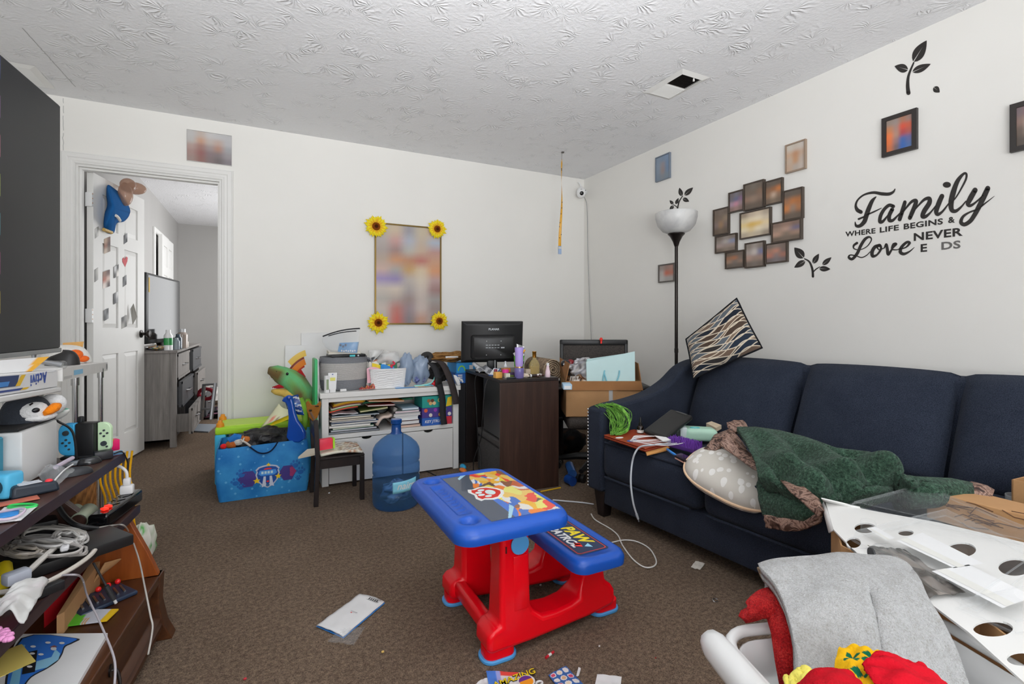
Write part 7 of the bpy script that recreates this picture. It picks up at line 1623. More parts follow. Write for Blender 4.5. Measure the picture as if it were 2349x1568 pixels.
m = MB('#c9c9cb'); m.T = xf(q2(150,1258,.045),10); m.rbox(-.008,.008,-.022,.022,.0,.012,.003,1); m.one('cable_clip','paint_satin','pale cable clip around the grey cable tangle','clip')
m = MB('#bdb7ae'); m.tube(spline([q2(210,1262,.02),q2(222,1252,.02),q2(205,1275,.018),q2(150,1312,.016),q2(80,1345,.014),q2(0,1358,.012)],8),.0055,8); m.one('long_grey_cable','paint_satin','long thick grey cable lying along the second shelf front','cable')
small_box('set_top_box',118,1290,.30,.13,.028,'#181a20','flat black set-top box under the cables on the second shelf','box',35,z2,'black_plastic',.004)
small_box('router',40,1235,.16,.10,.045,'#17181c','black router behind the grey cable tangle','router',20,z2,'black_plastic',.006)
t = thing('grey_plug','grey three pin plug lying in front of the set-top box','plug',q2(38,1335,.02),40); m = MB('#b4bac6'); m.rbox(-.022,.022,-.016,.016,0,.026,.006,2); m.build('plug_body','paint_satin',t); m = MB('#b8b4ae'); m.tube([(.02,.0,.015),(.05,.01,.03),(.09,.05,.03)],.0065,8); m.build('cord','paint_satin',t)
m = MB('#e2c21e'); m.tube([q2(8,1335,.02),q2(10,1298,.03)],[.018,.014],10); m.one('yellow_screwdriver','paint_satin','yellow screwdriver at the left edge of the second shelf','tool')
m = MB('#b8338f'); m.tube([q2(60,1356,.02),q2(98,1340,.02)],.009,8); m.one('magenta_pen','paint_satin','magenta marker lying near the white plastic bag','marker'); m = MB('#c23a94'); m.tube([q2(-10,1392,.02),q2(32,1372,.02)],.013,8); m.one('magenta_tube','paint_satin','thicker magenta tube at the left edge of the second shelf','tube')
small_box('black_clip',60,1368,.05,.03,.02,'#33363c','dark grey clip between the magenta pens','clip',30,z2); small_box('black_lighter',100,1366,.07,.02,.02,'#1b1c1e','black lighter at the edge of the second shelf','lighter',42,z2)
P = [q2(-30,1450),q2(55,1450,.0),q2(112,1350,.02),q2(-10,1400,.03)]; m = MB('#e8e6e2'); m.grid(lambda u,v: P[0]*(1 - u)*(1 - v) + P[1]*u*(1 - v) + P[2]*u*v + P[3]*(1 - u)*v + Vector((0,0,.018 + .022*math.sin(math.pi*u) + .012*nz(u*4,v*7,6))),20,20); m.one('white_plastic_bag','frost_film','white plastic bag spread over the near end of the second shelf','bag',smooth=180,sol=.002)
m = MB('#e58fc0'); rnd = random.Random(2)
for k in range(14): m.ell(q2(-6 + 30*rnd.random(),1452 + 24*rnd.random() - 10,.012),.007,.007,.005,8)
m.one('pink_beads','paint_gloss','pink shiny beads at the left edge below the white bag','beads',kind='stuff')
m = MB('#a7a39d'); m.tube(spline([q2(210,1212,.01),q2(262,1204,.012),q2(284,1205,.012),gd(298,1225,1.60),gd(318,1280,1.50),gd(333,1350,1.36),gd(345,1410,1.30),gd(350,1440,1.28),gd(340,1500,1.22)],8),.0022,6); m.one('thin_grey_cord','paint_satin','thin grey cord hanging from the second shelf past the drawer base','cord')
m = MB('#a9a4aa'); m.tube(spline([q2(130,1320,.012),q2(175,1318,.012),gd(190,1330,1.30),gd(200,1365,1.25),gd(235,1440,1.12),gd(262,1510,1.02),gd(263,1568,.96)],8),.0022,6); m.one('thin_mauve_cord','paint_satin','thin mauve cord hanging across the white painted board','cord')
# on the drawer base
zb = .2105
def q3(px,py,h=0): return gz(px,py,zb + h)
P = [(101,1440),(155,1395),(248,1265),(225,1270)]; m = MB('#b3141f'); m.loft([[q3(*p) for p in P],[q3(*p) + Vector((0,0,.05)) for p in P]]); m.one('red_box','paper_print','long red box at the back of the drawer base','box',smooth=0)
A = [q3(130,1460),q3(148,1450),q3(240,1325),q3(222,1320)]; t = thing('cardboard_tray','torn tan cardboard piece standing on the drawer base','cardboard',q3(185,1390)); o0 = Vector(t.location); m = MB(); m.loft([A,[a + Vector((0,0,.055 + .02*(k > 1))) for k,a in enumerate(A)]]); loc(m).build('wall','cardboard',t,smooth=0)
m = MB(); P = [q3(215,1335,.03),q3(236,1315,.03),q3(288,1278,.07),q3(240,1290,.075)]; m.grid(lambda u,v: P[0]*(1 - u)*(1 - v) + P[1]*u*(1 - v) + P[2]*u*v + P[3]*(1 - u)*v,6,6); loc(m).build('flap','cardboard',t,sol=.003,smooth=0)
t = thing('bit_case','open black screwdriver bit case with red handles on the drawer base','tool case',q3(232,1378),36); m = MB(); m.box(-.07,.07,-.055,.055,0,.012); m.build('tray','navy_dark',t,bev=.004); m = MB('#d81f22')
for k in range(3): m.ell((.012 + .025*k,.045,.018),.008,.008,.008,10)
m.build('red_knob','paint_gloss',t); m = MB('#5c6166')
for k in range(7): m.cyl((-.055 + .017*k,-.03,.014),(-.045 + .017*k,.02,.014),.003,n=6)
m.build('bit','steel',t)
m = MB('#2b2b2e'); a,b_ = gd(214,1290,1.40),q3(262,1375,.02); m.tube([a,a.lerp(b_,.6),a.lerp(b_,.62),b_],[.003,.003,.007,.006],8); m.c = hx('#c9c9c9'); m.tube([b_,b_ + (b_ - a).normalized()*.012],.004,8); m.one('soldering_iron','paint_satin','thin dark tool leaning from the second shelf onto the bit case','tool')
small_box('white_charger',290,1318,.085,.04,.030,'#e6e6e6','white rounded box lying at the back of the drawer base','box',28,zb,r=.008)
small_box('green_jar',262,1278,.04,.04,.04,'#24361f','dark green jar in the far corner under the second shelf','jar',0,zb,'paint_gloss',.012)
P = [q3(155,1440),q3(245,1428),q3(272,1402),q3(182,1404)]; m = MB(); m.grid(lambda u,v: P[0]*(1 - u)*(1 - v) + P[1]*u*(1 - v) + P[2]*u*v + P[3]*(1 - u)*v + Vector((0,0,.006)),30,12,lambda u,v: '#57ae2c' if u < .33 - .1*v else ('#e0b21c' if u > .80 else ('#c9922a' if (u < .45 and v < .4 and (u*14) % 1 < .6) else '#c9ccd6'))); m.one('seed_packet','paper_print','green, white and yellow packet lying before the bit case','packet',smooth=0,sol=.004)
P = [q3(-20,1600),q3(165,1600),q3(247,1460),q3(45,1462)]; t = thing('painted_board','white board with a blue painted shape on the drawer base','board',q3(130,1530)); o0 = Vector(t.location); m = MB('#dedddb'); m.loft([[p - o0 for p in P],[p - o0 + Vector((0,0,.010)) for p in P]]); pb = m.build('panel','paper_print',t,smooth=0)
def bpnt(px,py,h): return gz(px,py,zb + .010 + h) - o0
def shape(c,pts,h): m.c = hx(c); m.add([bpnt(x,y,h) for x,y in pts],[list(range(len(pts)))])
m = MB(); shape('#1d1f24',spline([(48,1463),(176,1463),(168,1474),(150,1483),(143,1500),(132,1516),(108,1533),(72,1553),(48,1580),(10,1580)],4,True),.0003); shape('#2765b8',spline([(52,1464),(170,1463),(163,1473),(147,1481),(141,1497),(129,1514),(106,1531),(70,1551),(45,1578),(15,1578)],4,True),.0006)
shape('#86bcd8',[(84,1516),(118,1506),(127,1488),(138,1498),(134,1512),(108,1530),(80,1537)],.0009); shape('#6da9c6',[(45,1478),(58,1478),(44,1568),(22,1568)],.0009); shape('#101114',[(58,1496),(86,1490),(80,1540),(50,1546)],.0012)
for x,y in ((74,1498),(70,1513),(68,1528),(110,1473),(142,1474),(76,1482),(94,1500)): shape('#e6e9ec',[(x + a,y + b_) for a,b_ in circ(0,0,6.5,2.6,12)],.0016)
shape('#c9ccd0',[(x + 123,y + 1487) for x,y in circ(0,0,7,4,12)],.0016); shape('#7a4a44',[(114,1483),(124,1479),(132,1482),(124,1484)],.0019)
m.build('painting','paper_print',pb,smooth=0)
small_box('yellow_book',8,1530,.09,.12,.012,'#d9c36a','yellow book partly cut by the left edge beside the painted board','book',30,zb,'paper_print')
# beyond the far end of the stand
t = thing('woven_basket','brown woven straw basket behind the far end of the stand','basket',(-.60,2.16,0)); m = MB(); 
m.grid(lambda u,v: ((.09 + .002*math.sin(u*120 + (int(v*20) % 2)*3.14))*math.cos(2*math.pi*u),(.07 + .002*math.sin(u*120))*math.sin(2*math.pi*u),.55*v),72,24,lambda u,v: '#9a6a38' if int(v*24 + u*36) % 2 else '#6b4520',cu=True); m.build('weave','wicker_col',t,smooth=0)
m = MB('#d9a21c')
for k in range(7): x = -.50 + .014*k; m.tube(spline([(x,2.20,.57),(x - .006,2.195,.48),(x + .008,2.20,.40),(x + .012*(k % 3),2.20,.30 - .02*(k % 2))],5),.0035,6)
m.one('yellow_yarn','cloth_plain','yellow cords hanging behind the far end of the stand','yarn')
crumple('grocery_bag',(-.455,2.60,.085),.045,.05,.085,'paper_print','white plastic bag with green marks on the carpet past the stand end','bag',['#cfd0c4','#d9d9cf','#b9c4ae','#d4d3c8','#3f9a3a','#d6d6cc'],9.9,.35,24)
# ------------------------------------------------------------------ fleece jacket spread over the sofa
t = thing('fleece_jacket','dark green fleece jacket with brown camouflage trim spread over the sofa','jacket',sp(.35,-1.2,.44)); o0 = Vector(t.location)
ROWS = [[(1690,984),(1735,984),(1790,992),(1850,1008),(1925,1032),(1995,1042),(2055,1068),(2092,1108),(2150,1112)],
        [(1700,1000),(1755,1010),(1810,1025),(1870,1035),(1930,1050),(1990,1062),(2050,1085),(2090,1112),(2150,1120)],
        [(1718,1030),(1760,1045),(1815,1058),(1872,1068),(1925,1078),(1985,1088),(2045,1100),(2085,1118),(2140,1125)],
        [(1735,1062),(1775,1075),(1822,1088),(1872,1098),(1930,1105),(1985,1112),(2040,1118),(2082,1126),(2130,1132)],
        [(1742,1092),(1790,1105),(1838,1120),(1880,1128),(1930,1132),(1985,1136),(2040,1138),(2082,1140),(2120,1142)],
        [(1760,1120),(1810,1136),(1850,1150),(1890,1160),(1935,1158),(1985,1160),(2040,1160),(2082,1160),(2110,1160)]]
ZR = [.60,.585,.56,.53,.50,.455]
def fsurf(u,v):
    a = u*8; i = min(int(a),7); f_ = a - i; b_ = v*5; j = min(int(b_),4); g = b_ - j
    def L(jj): p,q = ROWS[jj][i],ROWS[jj][i + 1]; return p[0] + (q[0] - p[0])*f_,p[1] + (q[1] - p[1])*f_
    p,q = L(j),L(j + 1); z = ZR[j] + (ZR[j + 1] - ZR[j])*g - .06*sst(.6,1,u)
    P = gz(p[0] + (q[0] - p[0])*g,p[1] + (q[1] - p[1])*g,z)
    w_ = sst(0,.12,u)*sst(0,.15,v)
    fold = .026*math.sin(v*9 + u*10 + 2.2*nz(u*3,v*2)) + .024*math.sin(u*21 - v*7 + 1.5*nz(u*4,v*3,5)) + .034*nz(u*6,v*5,2) - .028*max(0,1 - abs((v - .38 - .25*u)/.10))*sst(.12,.3,u)
    return P + (Vector((0,0,1))*.8 - _F*.5)*fold*w_ - o0
m = MB(); m.grid(fsurf,90,60); m.build('body','green_fleece',t,smooth=180,sol=.022)
m = MB(); D0 = Vector((0,0,0))
FL = [[(1742,1090,1.84),(1800,1108,1.74),(1850,1135,1.62),(1884,1160,1.53)],[(1738,1110,1.775),(1792,1135,1.67),(1840,1160,1.595),(1884,1176,1.54)],[(1742,1140,1.735),(1790,1160,1.65),(1835,1175,1.585),(1883,1180,1.535)],[(1754,1182,1.715),(1795,1188,1.64),(1840,1190,1.58),(1880,1182,1.53)]]
def quadsurf(G,bul=0.0,sd=0):
    G = [[gd(*p) for p in r] for r in G]; nj,ni = len(G) - 1,len(G[0]) - 1
    def f(u,v):
        a = u*ni; i = min(int(a),ni - 1); p = sst(0,1,a - i)*.3 + (a - i)*.7; b_ = v*nj; j = min(int(b_),nj - 1); q = b_ - j
        P = (G[j][i]*(1 - p) + G[j][i + 1]*p)*(1 - q) + (G[j + 1][i]*(1 - p) + G[j + 1][i + 1]*p)*q
        return P - o0 - _F*(bul*math.sin(math.pi*u)*math.sin(math.pi*min(1,v*1.0)) + .010*nz(u*4 + sd,v*4,sd))
    return f
m.grid(quadsurf(FL,.03,3),24,18); m.build('front_flap','green_fleece',t,smooth=180,sol=.016)
TR = [('hem_trim',[[(1754,1180,1.705),(1800,1187,1.63),(1845,1189,1.57),(1884,1178,1.52)],[(1760,1210,1.70),(1800,1216,1.625),(1845,1214,1.57),(1882,1196,1.52)]],.012),
      ('front_trim',[[(1668,992,1.995),(1700,1020,1.965),(1742,1062,1.825),(1800,1075,1.705),(1838,1112,1.585),(1875,1140,1.485),(1886,1170,1.445)],[(1650,1020,1.975),(1690,1048,1.915),(1722,1072,1.825),(1780,1090,1.695),(1815,1130,1.575),(1850,1158,1.505),(1880,1184,1.455)]],.02),
      ('collar',[[(1615,1030,2.06),(1640,1000,2.10),(1672,985,2.12),(1690,1000,2.08)],[(1640,1034,2.03),(1664,1020,2.05),(1690,1012,2.04),(1712,1030,2.0)]],.03),
      ('cuff',[[(1668,970,2.14),(1690,965,2.14),(1706,966,2.14)],[(1674,995,2.10),(1698,990,2.11),(1716,986,2.11)]],.03)]
for nm,G,bl in TR: m = MB(); m.grid(quadsurf(G,bl,len(nm)),30,8); m.build(nm,'camo_satin',t,smooth=180,sol=.012)
m = MB('#c27a28'); m.grid(quadsurf([[(1690,1018,2.03),(1702,1016,2.03)],[(1704,1040,1.99),(1712,1034,2.0)]],.01,1),6,6); m.build('lining','cloth_plain',t,smooth=180,sol=.004)
def P3(px,py,z): return gz(px,py,z) - o0
m = MB(); m.tube([P3(2070,1128,.51),P3(2130,1128,.515),P3(2180,1126,.51),P3(2228,1130,.505)],[.05,.045,.040,.036],16); m.noisy(.006,20,2); m.build('sleeve','green_fleece',t,smooth=180)
m = MB(); m.tube([P3(2224,1128,.505),P3(2250,1140,.50),P3(2272,1148,.495)],[.038,.04,.036],14); m.noisy(.004,30,4); m.build('cuff','camo_satin',t,smooth=180)
m = MB(); m.tube([P3(2168,1140,.47),P3(2210,1150,.47),P3(2240,1160,.465)],[.012,.016,.014],10); m.build('pocket_trim','camo_satin',t,smooth=180)

# ------------------------------------------------------------------ carton with a holed white board, in front of the sofa
ZBD = .49
C_ = [gz(1893,1150,ZBD),gz(2420,1262,ZBD),gz(2420,1640,ZBD),gz(1915,1262,ZBD)]
t = thing('shipping_box','tall brown carton under the holed white board, in front of the sofa','box',(1.38,.62,0)); o0 = Vector(t.location)
Q = [gz(1908,1166,ZBD - .012),gz(2400,1275,ZBD - .012),gz(2420,1540,ZBD - .012),gz(2250,1412,ZBD - .012),gz(1930,1250,ZBD - .012)]; Q = [Vector((p.x,p.y,0)) for p in Q]
m = MB(); n = len(Q)
for k in range(n): a,b_ = Q[k],Q[(k + 1) % n]; m.quad(a,b_,b_ + Vector((0,0,ZBD - .012)),a + Vector((0,0,ZBD - .012)))
m.add([p + Vector((0,0,.01)) for p in Q],[list(range(n))]); loc(m).build('body','cardboard',t,smooth=0,sol=.004)
t = thing('holed_board','white packing board with round holes lying on the brown carton','packing board',(1.38,.6,ZBD)); o0 = Vector(t.location)
b = bmesh.new(); outer = [C_[0],gz(2000,1172,ZBD),gz(2151,1199,ZBD),C_[1],gz(2440,1500,ZBD),gz(2350,1568,ZBD),gz(2220,1450,ZBD),gz(2120,1375,ZBD),gz(2000,1300,ZBD),gz(1950,1255,ZBD),gz(1912,1215,ZBD)]
HO = [(1985,1212,25,12),(2078,1223,18,7),(1958,1246,17,12),(2205,1262,34,17),(2328,1302,38,20),(2278,1443,46,19),(2345,1512,36,17),(2150,1336,30,14)]
es = []
def loop(P):
    vs = [b.verts.new(p - o0) for p in P]
    for i in range(len(vs)): es.append(b.edges.new((vs[i],vs[(i + 1) % len(vs)])))
loop(outer)
for x,y,rx,ry in HO: loop([gz(x + a,y + c_,ZBD) for a,c_ in circ(0,0,rx,ry,24)])
bmesh.ops.triangle_fill(b,use_beauty=True,use_dissolve=False,edges=es)
b.verts.index_update(); m = MB('#ecedee'); m.add([v.co.copy() for v in b.verts],[[v.index for v in f.verts] for f in b.faces]); b.free()
m.build('panel','white_paint',t,smooth=0,sol=.004)
m = MB('#f1f2f3'); G = [[gz(1890,1150,ZBD),gz(1925,1158,ZBD),gz(1975,1168,ZBD)],[gz(1884,1142,ZBD + .035),gz(1920,1150,ZBD + .012),gz(1972,1162,ZBD + .004)]]
m.grid(lambda u,v: (G[0][0]*(1 - u) ** 2 + G[0][1]*2*u*(1 - u) + G[0][2]*u*u)*(1 - v) + (G[1][0]*(1 - u) ** 2 + G[1][1]*2*u*(1 - u) + G[1][2]*u*u)*v - o0,10,4); m.quad(*[gz(*p) - o0 for p in ((1890,1150,ZBD),(1914,1215,ZBD),(1902,1222,ZBD - .02),(1886,1160,ZBD - .02))]); m.build('curled_edge','white_paint',t,smooth=60,sol=.003)
# clear clamshell lids and their label strips
def tray(name,label,A,h,strips,inset=.02):
    c = sum(A,Vector())/4; t = thing(name,label,'clear lid',c); nn = (A[1] - A[0]).cross(A[3] - A[0]).normalized(); nn = nn if nn.z > 0 else -nn
    B = [p.lerp(c,.045) + nn*h for p in A]; m = MB(); R0 = [p + (p - c).normalized()*.012 for p in A]
    for k in range(4): j = (k + 1) % 4; m.quad(R0[k] - c,R0[j] - c,A[j] - c,A[k] - c); m.quad(A[k] - c,A[j] - c,B[j] - c,B[k] - c)
    m.grid(lambda u,v: (B[0]*(1 - u)*(1 - v) + B[1]*u*(1 - v) + B[2]*u*v + B[3]*(1 - u)*v) - c + nn*.004*math.sin(u*6)*math.sin(v*6),10,10); m.build('lid','clear_tray',t,smooth=30)
    m = MB('#e3e7ea')
    for k in range(4): m.tube([B[k] - c,B[(k + 1) % 4] - c],.0016,5); m.tube([A[k] - c,A[(k + 1) % 4] - c],.0013,5)
    m.build('rim','clear_tray',t)
    for s_ in strips:
        P = [gz(x,y,ZBD + .012 + h*.6) - c for x,y in s_]; m = MB('#e2e1db'); m.add(P,[(0,1,2,3)]); m.c = hx('#d3d2cc'); q = [P[0].lerp(P[3],.55),P[1].lerp(P[2],.55),P[1].lerp(P[2],.85),P[0].lerp(P[3],.85)]; 
        m.add([p + Vector((0,0,.0004)) for p in (P[3].lerp(P[0],.12),P[2].lerp(P[1],.12),P[2].lerp(P[1],.38),P[3].lerp(P[0],.38))],[(0,1,2,3)]); m.build('label_strip','paper_print',t,smooth=0)
    return t
zl = ZBD + .008
tray('cake_tray','clear plastic lid with two long white label strips lying over the holed board',[gz(1955,1235,zl),gz(2170,1182,zl),gz(2390,1290,zl),gz(2240,1400,zl)],.022,[((2116,1221),(2257,1292),(2188,1302),(2057,1240)),((2222,1294),(2372,1368),(2300,1394),(2137,1309)),((2008,1207),(2053,1233),(2034,1239),(1988,1211))])
A = [gz(1950,1158,ZBD + .012),gd(2112,1116,1.52),gd(2400,1236,1.25),gz(2400,1262,ZBD + .012)]
tray('clear_clamshell','large clear plastic clamshell standing tilted at the back of the carton',A,.012,[])
tray('clear_dish','clear plastic dish rim at the right edge before the laundry basket',[gz(2200,1395,zl),gz(2400,1350,zl),gz(2420,1440,zl),gz(2330,1450,zl)],.018,[])
m = MB(); p = gz(1992,1200,ZBD + .03); m.lathe([(.016,-.022),(.017,.004),(.015,.008)],p,20); m.one('clear_cup','clear_tray','small clear plastic cup standing on the holed board','cup')
t = thing('plastic_bottle','clear water bottle lying on the carton behind the white towel','bottle',gz(2012,1268,ZBD + .03)); o0 = Vector(t.location); a = gz(1968,1268,ZBD + .03) - o0; b_ = gz(2045,1272,ZBD + .03) - o0
m = MB(); m.tube([a,a.lerp(b_,.35),a.lerp(b_,.6),b_],[.010,.012,.022,.024],16); m.build('body','clear_tray',t); m = MB('#1d1d1f'); m.tube([a.lerp(b_,.38),a.lerp(b_,.44)],.0135,14); m.build('neck_ring','paint_satin',t)
m = MB('#4a4541'); P = [gz(1990,1255,ZBD + .004),gz(2075,1265,ZBD + .004),gz(2215,1365,ZBD + .004),gz(2120,1375,ZBD + .004)]
m.grid(lambda u,v: P[0]*(1 - u)*(1 - v) + P[1]*u*(1 - v) + P[2]*u*v + P[3]*(1 - u)*v + Vector((0,0,.008*nz(u*5,v*6,1) + .006)),16,14,lambda u,v: '#3d3833' if nz(u*3,v*4) > 0 else '#77706a'); m.one('dark_film','paint_gloss','dark shiny plastic film between the white towel and the label strips','film',smooth=180,sol=.001)
# carton and cups on the far sofa seat
t = thing('drawn_carton','brown carton with dark line drawing on the far sofa seat','box',sp(.27,-1.62,.43),-2); m = MB(); m.box(-.17,-.05,-.28,.16,0,.085); m.build('body','cardboard',t,bev=.003)
m = MB('#5a3a24'); rnd = random.Random(6)
for k in range(22): y = -.24 + .36*rnd.random(); z = .02 + .06*rnd.random(); m.tube([(-.171,y,z),(-.171,y + .03 + .02*rnd.random(),z + rnd.uniform(-.012,.012)),(-.171,y + .06,z + rnd.uniform(-.012,.012))],.0012,4)
m.build('line_drawing','paper_print',t)
t = thing('orange_carton','orange brown open carton end at the right edge of the sofa','box',sp(.47,-1.75,.44),-4); m = MB(); m.box(-.12,-.116,-.2,.16,0,.10); m.box(-.12,.1,.156,.16,0,.10); m.box(-.12,.1,-.2,-.196,0,.10); m.box(.096,.1,-.2,.16,0,.10); m.box(-.12,.1,-.2,.16,0,.004); m.build('body','cardboard',t,smooth=0)
m = MB('#dfe4ea'); p = gd(2340,1172,1.62); m.lathe([(.03,-.045),(.036,.05),(.034,.05),(.028,-.04)],p,20); m.one('clear_tumbler','cloudy_film','clear tumbler at the right edge of the photo on the sofa','cup')
m = MB('#155a5c'); m.ell(gd(2345,1192,1.50),.03,.03,.02,14); m.one('teal_disc','paint_satin','teal round lid at the right edge beside the orange carton','lid')

# ------------------------------------------------------------------ laundry basket
zr = .46; Ab = gz(1640,1452,zr); Bb = gz(2120,1402,zr); du = (Bb - Ab); wl = du.length; du.normalize(); rzb = math.degrees(math.atan2(du.y,du.x))
t = thing('laundry_basket','white plastic laundry basket with clothes and towels at the front right','laundry basket',(Ab.x,Ab.y,0),rzb); BM = tr(Ab.x,Ab.y,0) @ rot('Z',rzb)
dl = .42
def bring(s_,z): return [(x,y,z) for x,y in rrect(.01 + s_,wl - s_,-dl + s_,-.0 - s_,.06 - s_*.3,6)]
N_ = 28
rings = [bring(.055,.0),bring(.045,.12),bring(.030,.26),bring(.015,.40),bring(.008,.445)]
m = MB(); m.loft(rings,caps=False); m.add(bring(.055,.004),[list(range(len(rings[0])))]); 
m.build('body','white_plastic',t,smooth=60,sol=.004)
m = MB(); rim_o = bring(-.014,.452); m.tube([(x,y,zr - .004) for x,y,_ in bring(-.004,0)],.010,10,closed=True); m.build('rim','white_plastic',t)
m = MB(); m.loft([[(x + a,y,z + b_) for a,b_ in ((-.030,-.030),(-.036,-.005),(-.028,.014),(.0,.020),(.012,.008),(.004,.0),(-.016,-.004),(-.022,-.026))] for x,y,z in ((.0,.012,zr - .004),(-.004,-.05,zr),(-.008,-.15,zr + .002),(-.008,-.28,zr),(-.004,-.36,zr - .004))]); m.build('handle','white_plastic',t,smooth=180,sub=1)
m = MB('#3b2e27')
for k in range(8):
    x = .08 + k*.055; m.box(x,x + .032,-.0455,-.043,.18,.26)
for k in range(2): m.box(.0405 - .006,.0415,-.13 - k*.06,-.10 - k*.06,.20,.30)
m.build('slot','paint_matte',t,smooth=0)
def bq(x,y,z): return BM @ Vector((x,y,z))
# white terry towel folded over the far rim
KP = [[(1742,1300,.545),(1850,1278,.555),(1960,1275,.555),(2062,1288,.545),(2092,1312,.535)],[(1748,1312,.548),(1855,1300,.555),(1965,1305,.555),(2070,1325,.545),(2108,1340,.535)],[(1790,1370,.535),(1880,1362,.545),(1980,1366,.545),(2080,1382,.535),(2135,1395,.52)],[(1815,1450,.515),(1895,1440,.52),(1990,1440,.52),(2090,1448,.51),(2172,1460,.495)],[(1826,1530,.49),(1900,1522,.49),(1995,1520,.49),(2100,1525,.48),(2205,1535,.465)],[(1830,1640,.455),(1900,1640,.455),(2000,1640,.455),(2110,1640,.45),(2240,1640,.44)]]
def net(K,off=Vector((0,0,0)),amp=.004,sd=0):
    G = [[gz(*p) for p in r] for r in K]; nj,ni = len(G) - 1,len(G[0]) - 1
    def cr_(a,b_,c,d,t_): return (b_*2 + (c - a)*t_ + (a*2 - b_*5 + c*4 - d)*t_*t_ + (-a + b_*3 - c*3 + d)*t_ ** 3)*.5
    def row(r,u): a = u*ni; i = min(int(a),ni - 1); f = a - i; return cr_(r[max(i - 1,0)],r[i],r[i + 1],r[min(i + 2,ni)],f)
    def f(u,v):
        b_ = v*nj; j = min(int(b_),nj - 1); q = b_ - j
        P = cr_(row(G[max(j - 1,0)],u),row(G[j],u),row(G[j + 1],u),row(G[min(j + 2,nj)],u),q)
        return P + off + Vector((0,0,amp*nz(u*5 + sd,v*5,sd) + amp*.15*nz(u*90,v*90)))
    return f
f1_ = net(KP,amp=.006); c0 = f1_(.5,.4)
t = thing('white_towel','thick white terry towel folded over the far rim of the laundry basket','towel',c0); o0 = Vector(t.location)
m = MB(); m.grid(lambda u,v: f1_(u,v) - o0 - Vector((0,0,.010*math.exp(-((u - .52 - .06*v)/.025) ** 2)*sst(.25,.45,v))),90,90); m.build('top_layer','white_terry',t,smooth=180,sol=.014)
nd = (Vector((0,0,-1))*.8 + _F*.2)
m = MB(); m.grid(lambda u,v: f1_(u*.985,v) - o0 + nd*.020 + _R*.004,40,60); m.build('under_layer','white_terry',t,smooth=180,sol=.010)
m = MB(); P = [gz(1740,1300,.545),gz(1736,1308,.53),gz(1740,1325,.515),gz(1765,1350,.51)]
def roll(u,v): e = f1_(u,.0); a = math.pi*(.5 + v*1.0); return e - o0 + Vector((0,0,-.026)) + (Vector((0,0,1))*math.sin(a) - (-_F)*(-math.cos(a)*-1)*1.0)*.026
m.grid(roll,30,8); m.build('rolled_edge','white_terry',t,smooth=180,sol=.008)
m = MB(); LK = [(1738,1298,.545),(1748,1325,.52),(1785,1362,.505),(1808,1410,.49),(1822,1480,.465),(1827,1560,.43),(1830,1640,.41)]; UK = [(1744,1302,.55),(1760,1318,.545),(1795,1368,.53),(1820,1430,.51),(1832,1510,.485),(1836,1580,.46),(1838,1640,.45)]
m.loft([[gz(*a) - o0 - _R*.004,gz(*a) - o0 + _R*.01,gz(*b_) - o0 + _R*.012,gz(*b_) - o0 - _R*.004] for a,b_ in zip(LK,UK)]); m.build('folded_side','tan_terry',t,smooth=60,bev=.004)
# red towel under it
RK = [[(1702,1415,.50),(1725,1372,.51),(1768,1350,.515),(1790,1362,.51)],[(1704,1420,.49),(1742,1390,.505),(1782,1382,.51),(1804,1400,.50)],[(1712,1420,.475),(1760,1412,.49),(1790,1430,.485),(1814,1450,.48)]]
m = MB(); m.grid(net(RK,amp=.004,sd=3),24,20); m.T = None
m2 = MB(); m.tube([gz(1770,1372,.50),gz(1788,1405,.49),gz(1798,1450,.475),(gz(1806,1520,.44)),gz(1810,1580,.40)],[.020,.019,.016,.014,.010],12); m.one('red_towel','red_terry','red terry towel under the white towel on the basket corner','towel',smooth=180,sol=.012)
# clothes heaped at the front
def heap(nm,K,mat,label,cat,cf=None,amp=.008,sd=1,nu=40): m = MB(); m.grid(net(K,amp=amp,sd=sd),nu,nu,cf); return m.one(nm,mat,label,cat,smooth=180,sol=.006)
def jc(u,v):
    x,y = u*6.5 + .3*v,v*6.5; a = abs((x % 1) - .5)*2; 
    return '#0f5a3e' if ((abs(y % 1.15 - .55) < .34*(1 - a)) and .18 < u < .95 and v > .22) else '#eda814'
heap('yellow_jersey',[[(1926,1492,.51),(1965,1488,.525),(2010,1498,.53),(2035,1510,.52)],[(1918,1530,.52),(1960,1525,.535),(2010,1530,.535),(2050,1540,.53)],[(1916,1640,.50),(1970,1640,.52),(2030,1640,.52),(2090,1640,.51)]],'cloth_plain','yellow jersey with dark green triangles in the laundry basket','clothes',jc,.012,2,90)
heap('red_shirt',[[(1982,1526,.545),(2020,1500,.555),(2075,1512,.55),(2110,1525,.54)],[(1985,1536,.548),(2040,1530,.556),(2100,1545,.55),(2160,1560,.53)],[(2010,1570,.545),(2080,1590,.55),(2140,1600,.54),(2210,1610,.52)]],'cloth_plain','crimson shirt lying over the right of the yellow jersey','clothes',lambda u,v: '#a80c1c',.008,5)
heap('red_cloth',[[(1832,1572,.535),(1870,1540,.552),(1915,1535,.555),(1955,1546,.548)],[(1826,1600,.535),(1875,1580,.56),(1930,1575,.56),(1985,1590,.54)],[(1826,1650,.52),(1880,1650,.55),(1940,1650,.55),(2000,1650,.53)]],'cloth_plain','dark red rounded cloth at the bottom left of the yellow jersey','clothes',lambda u,v: '#9c0a18',.004,8)
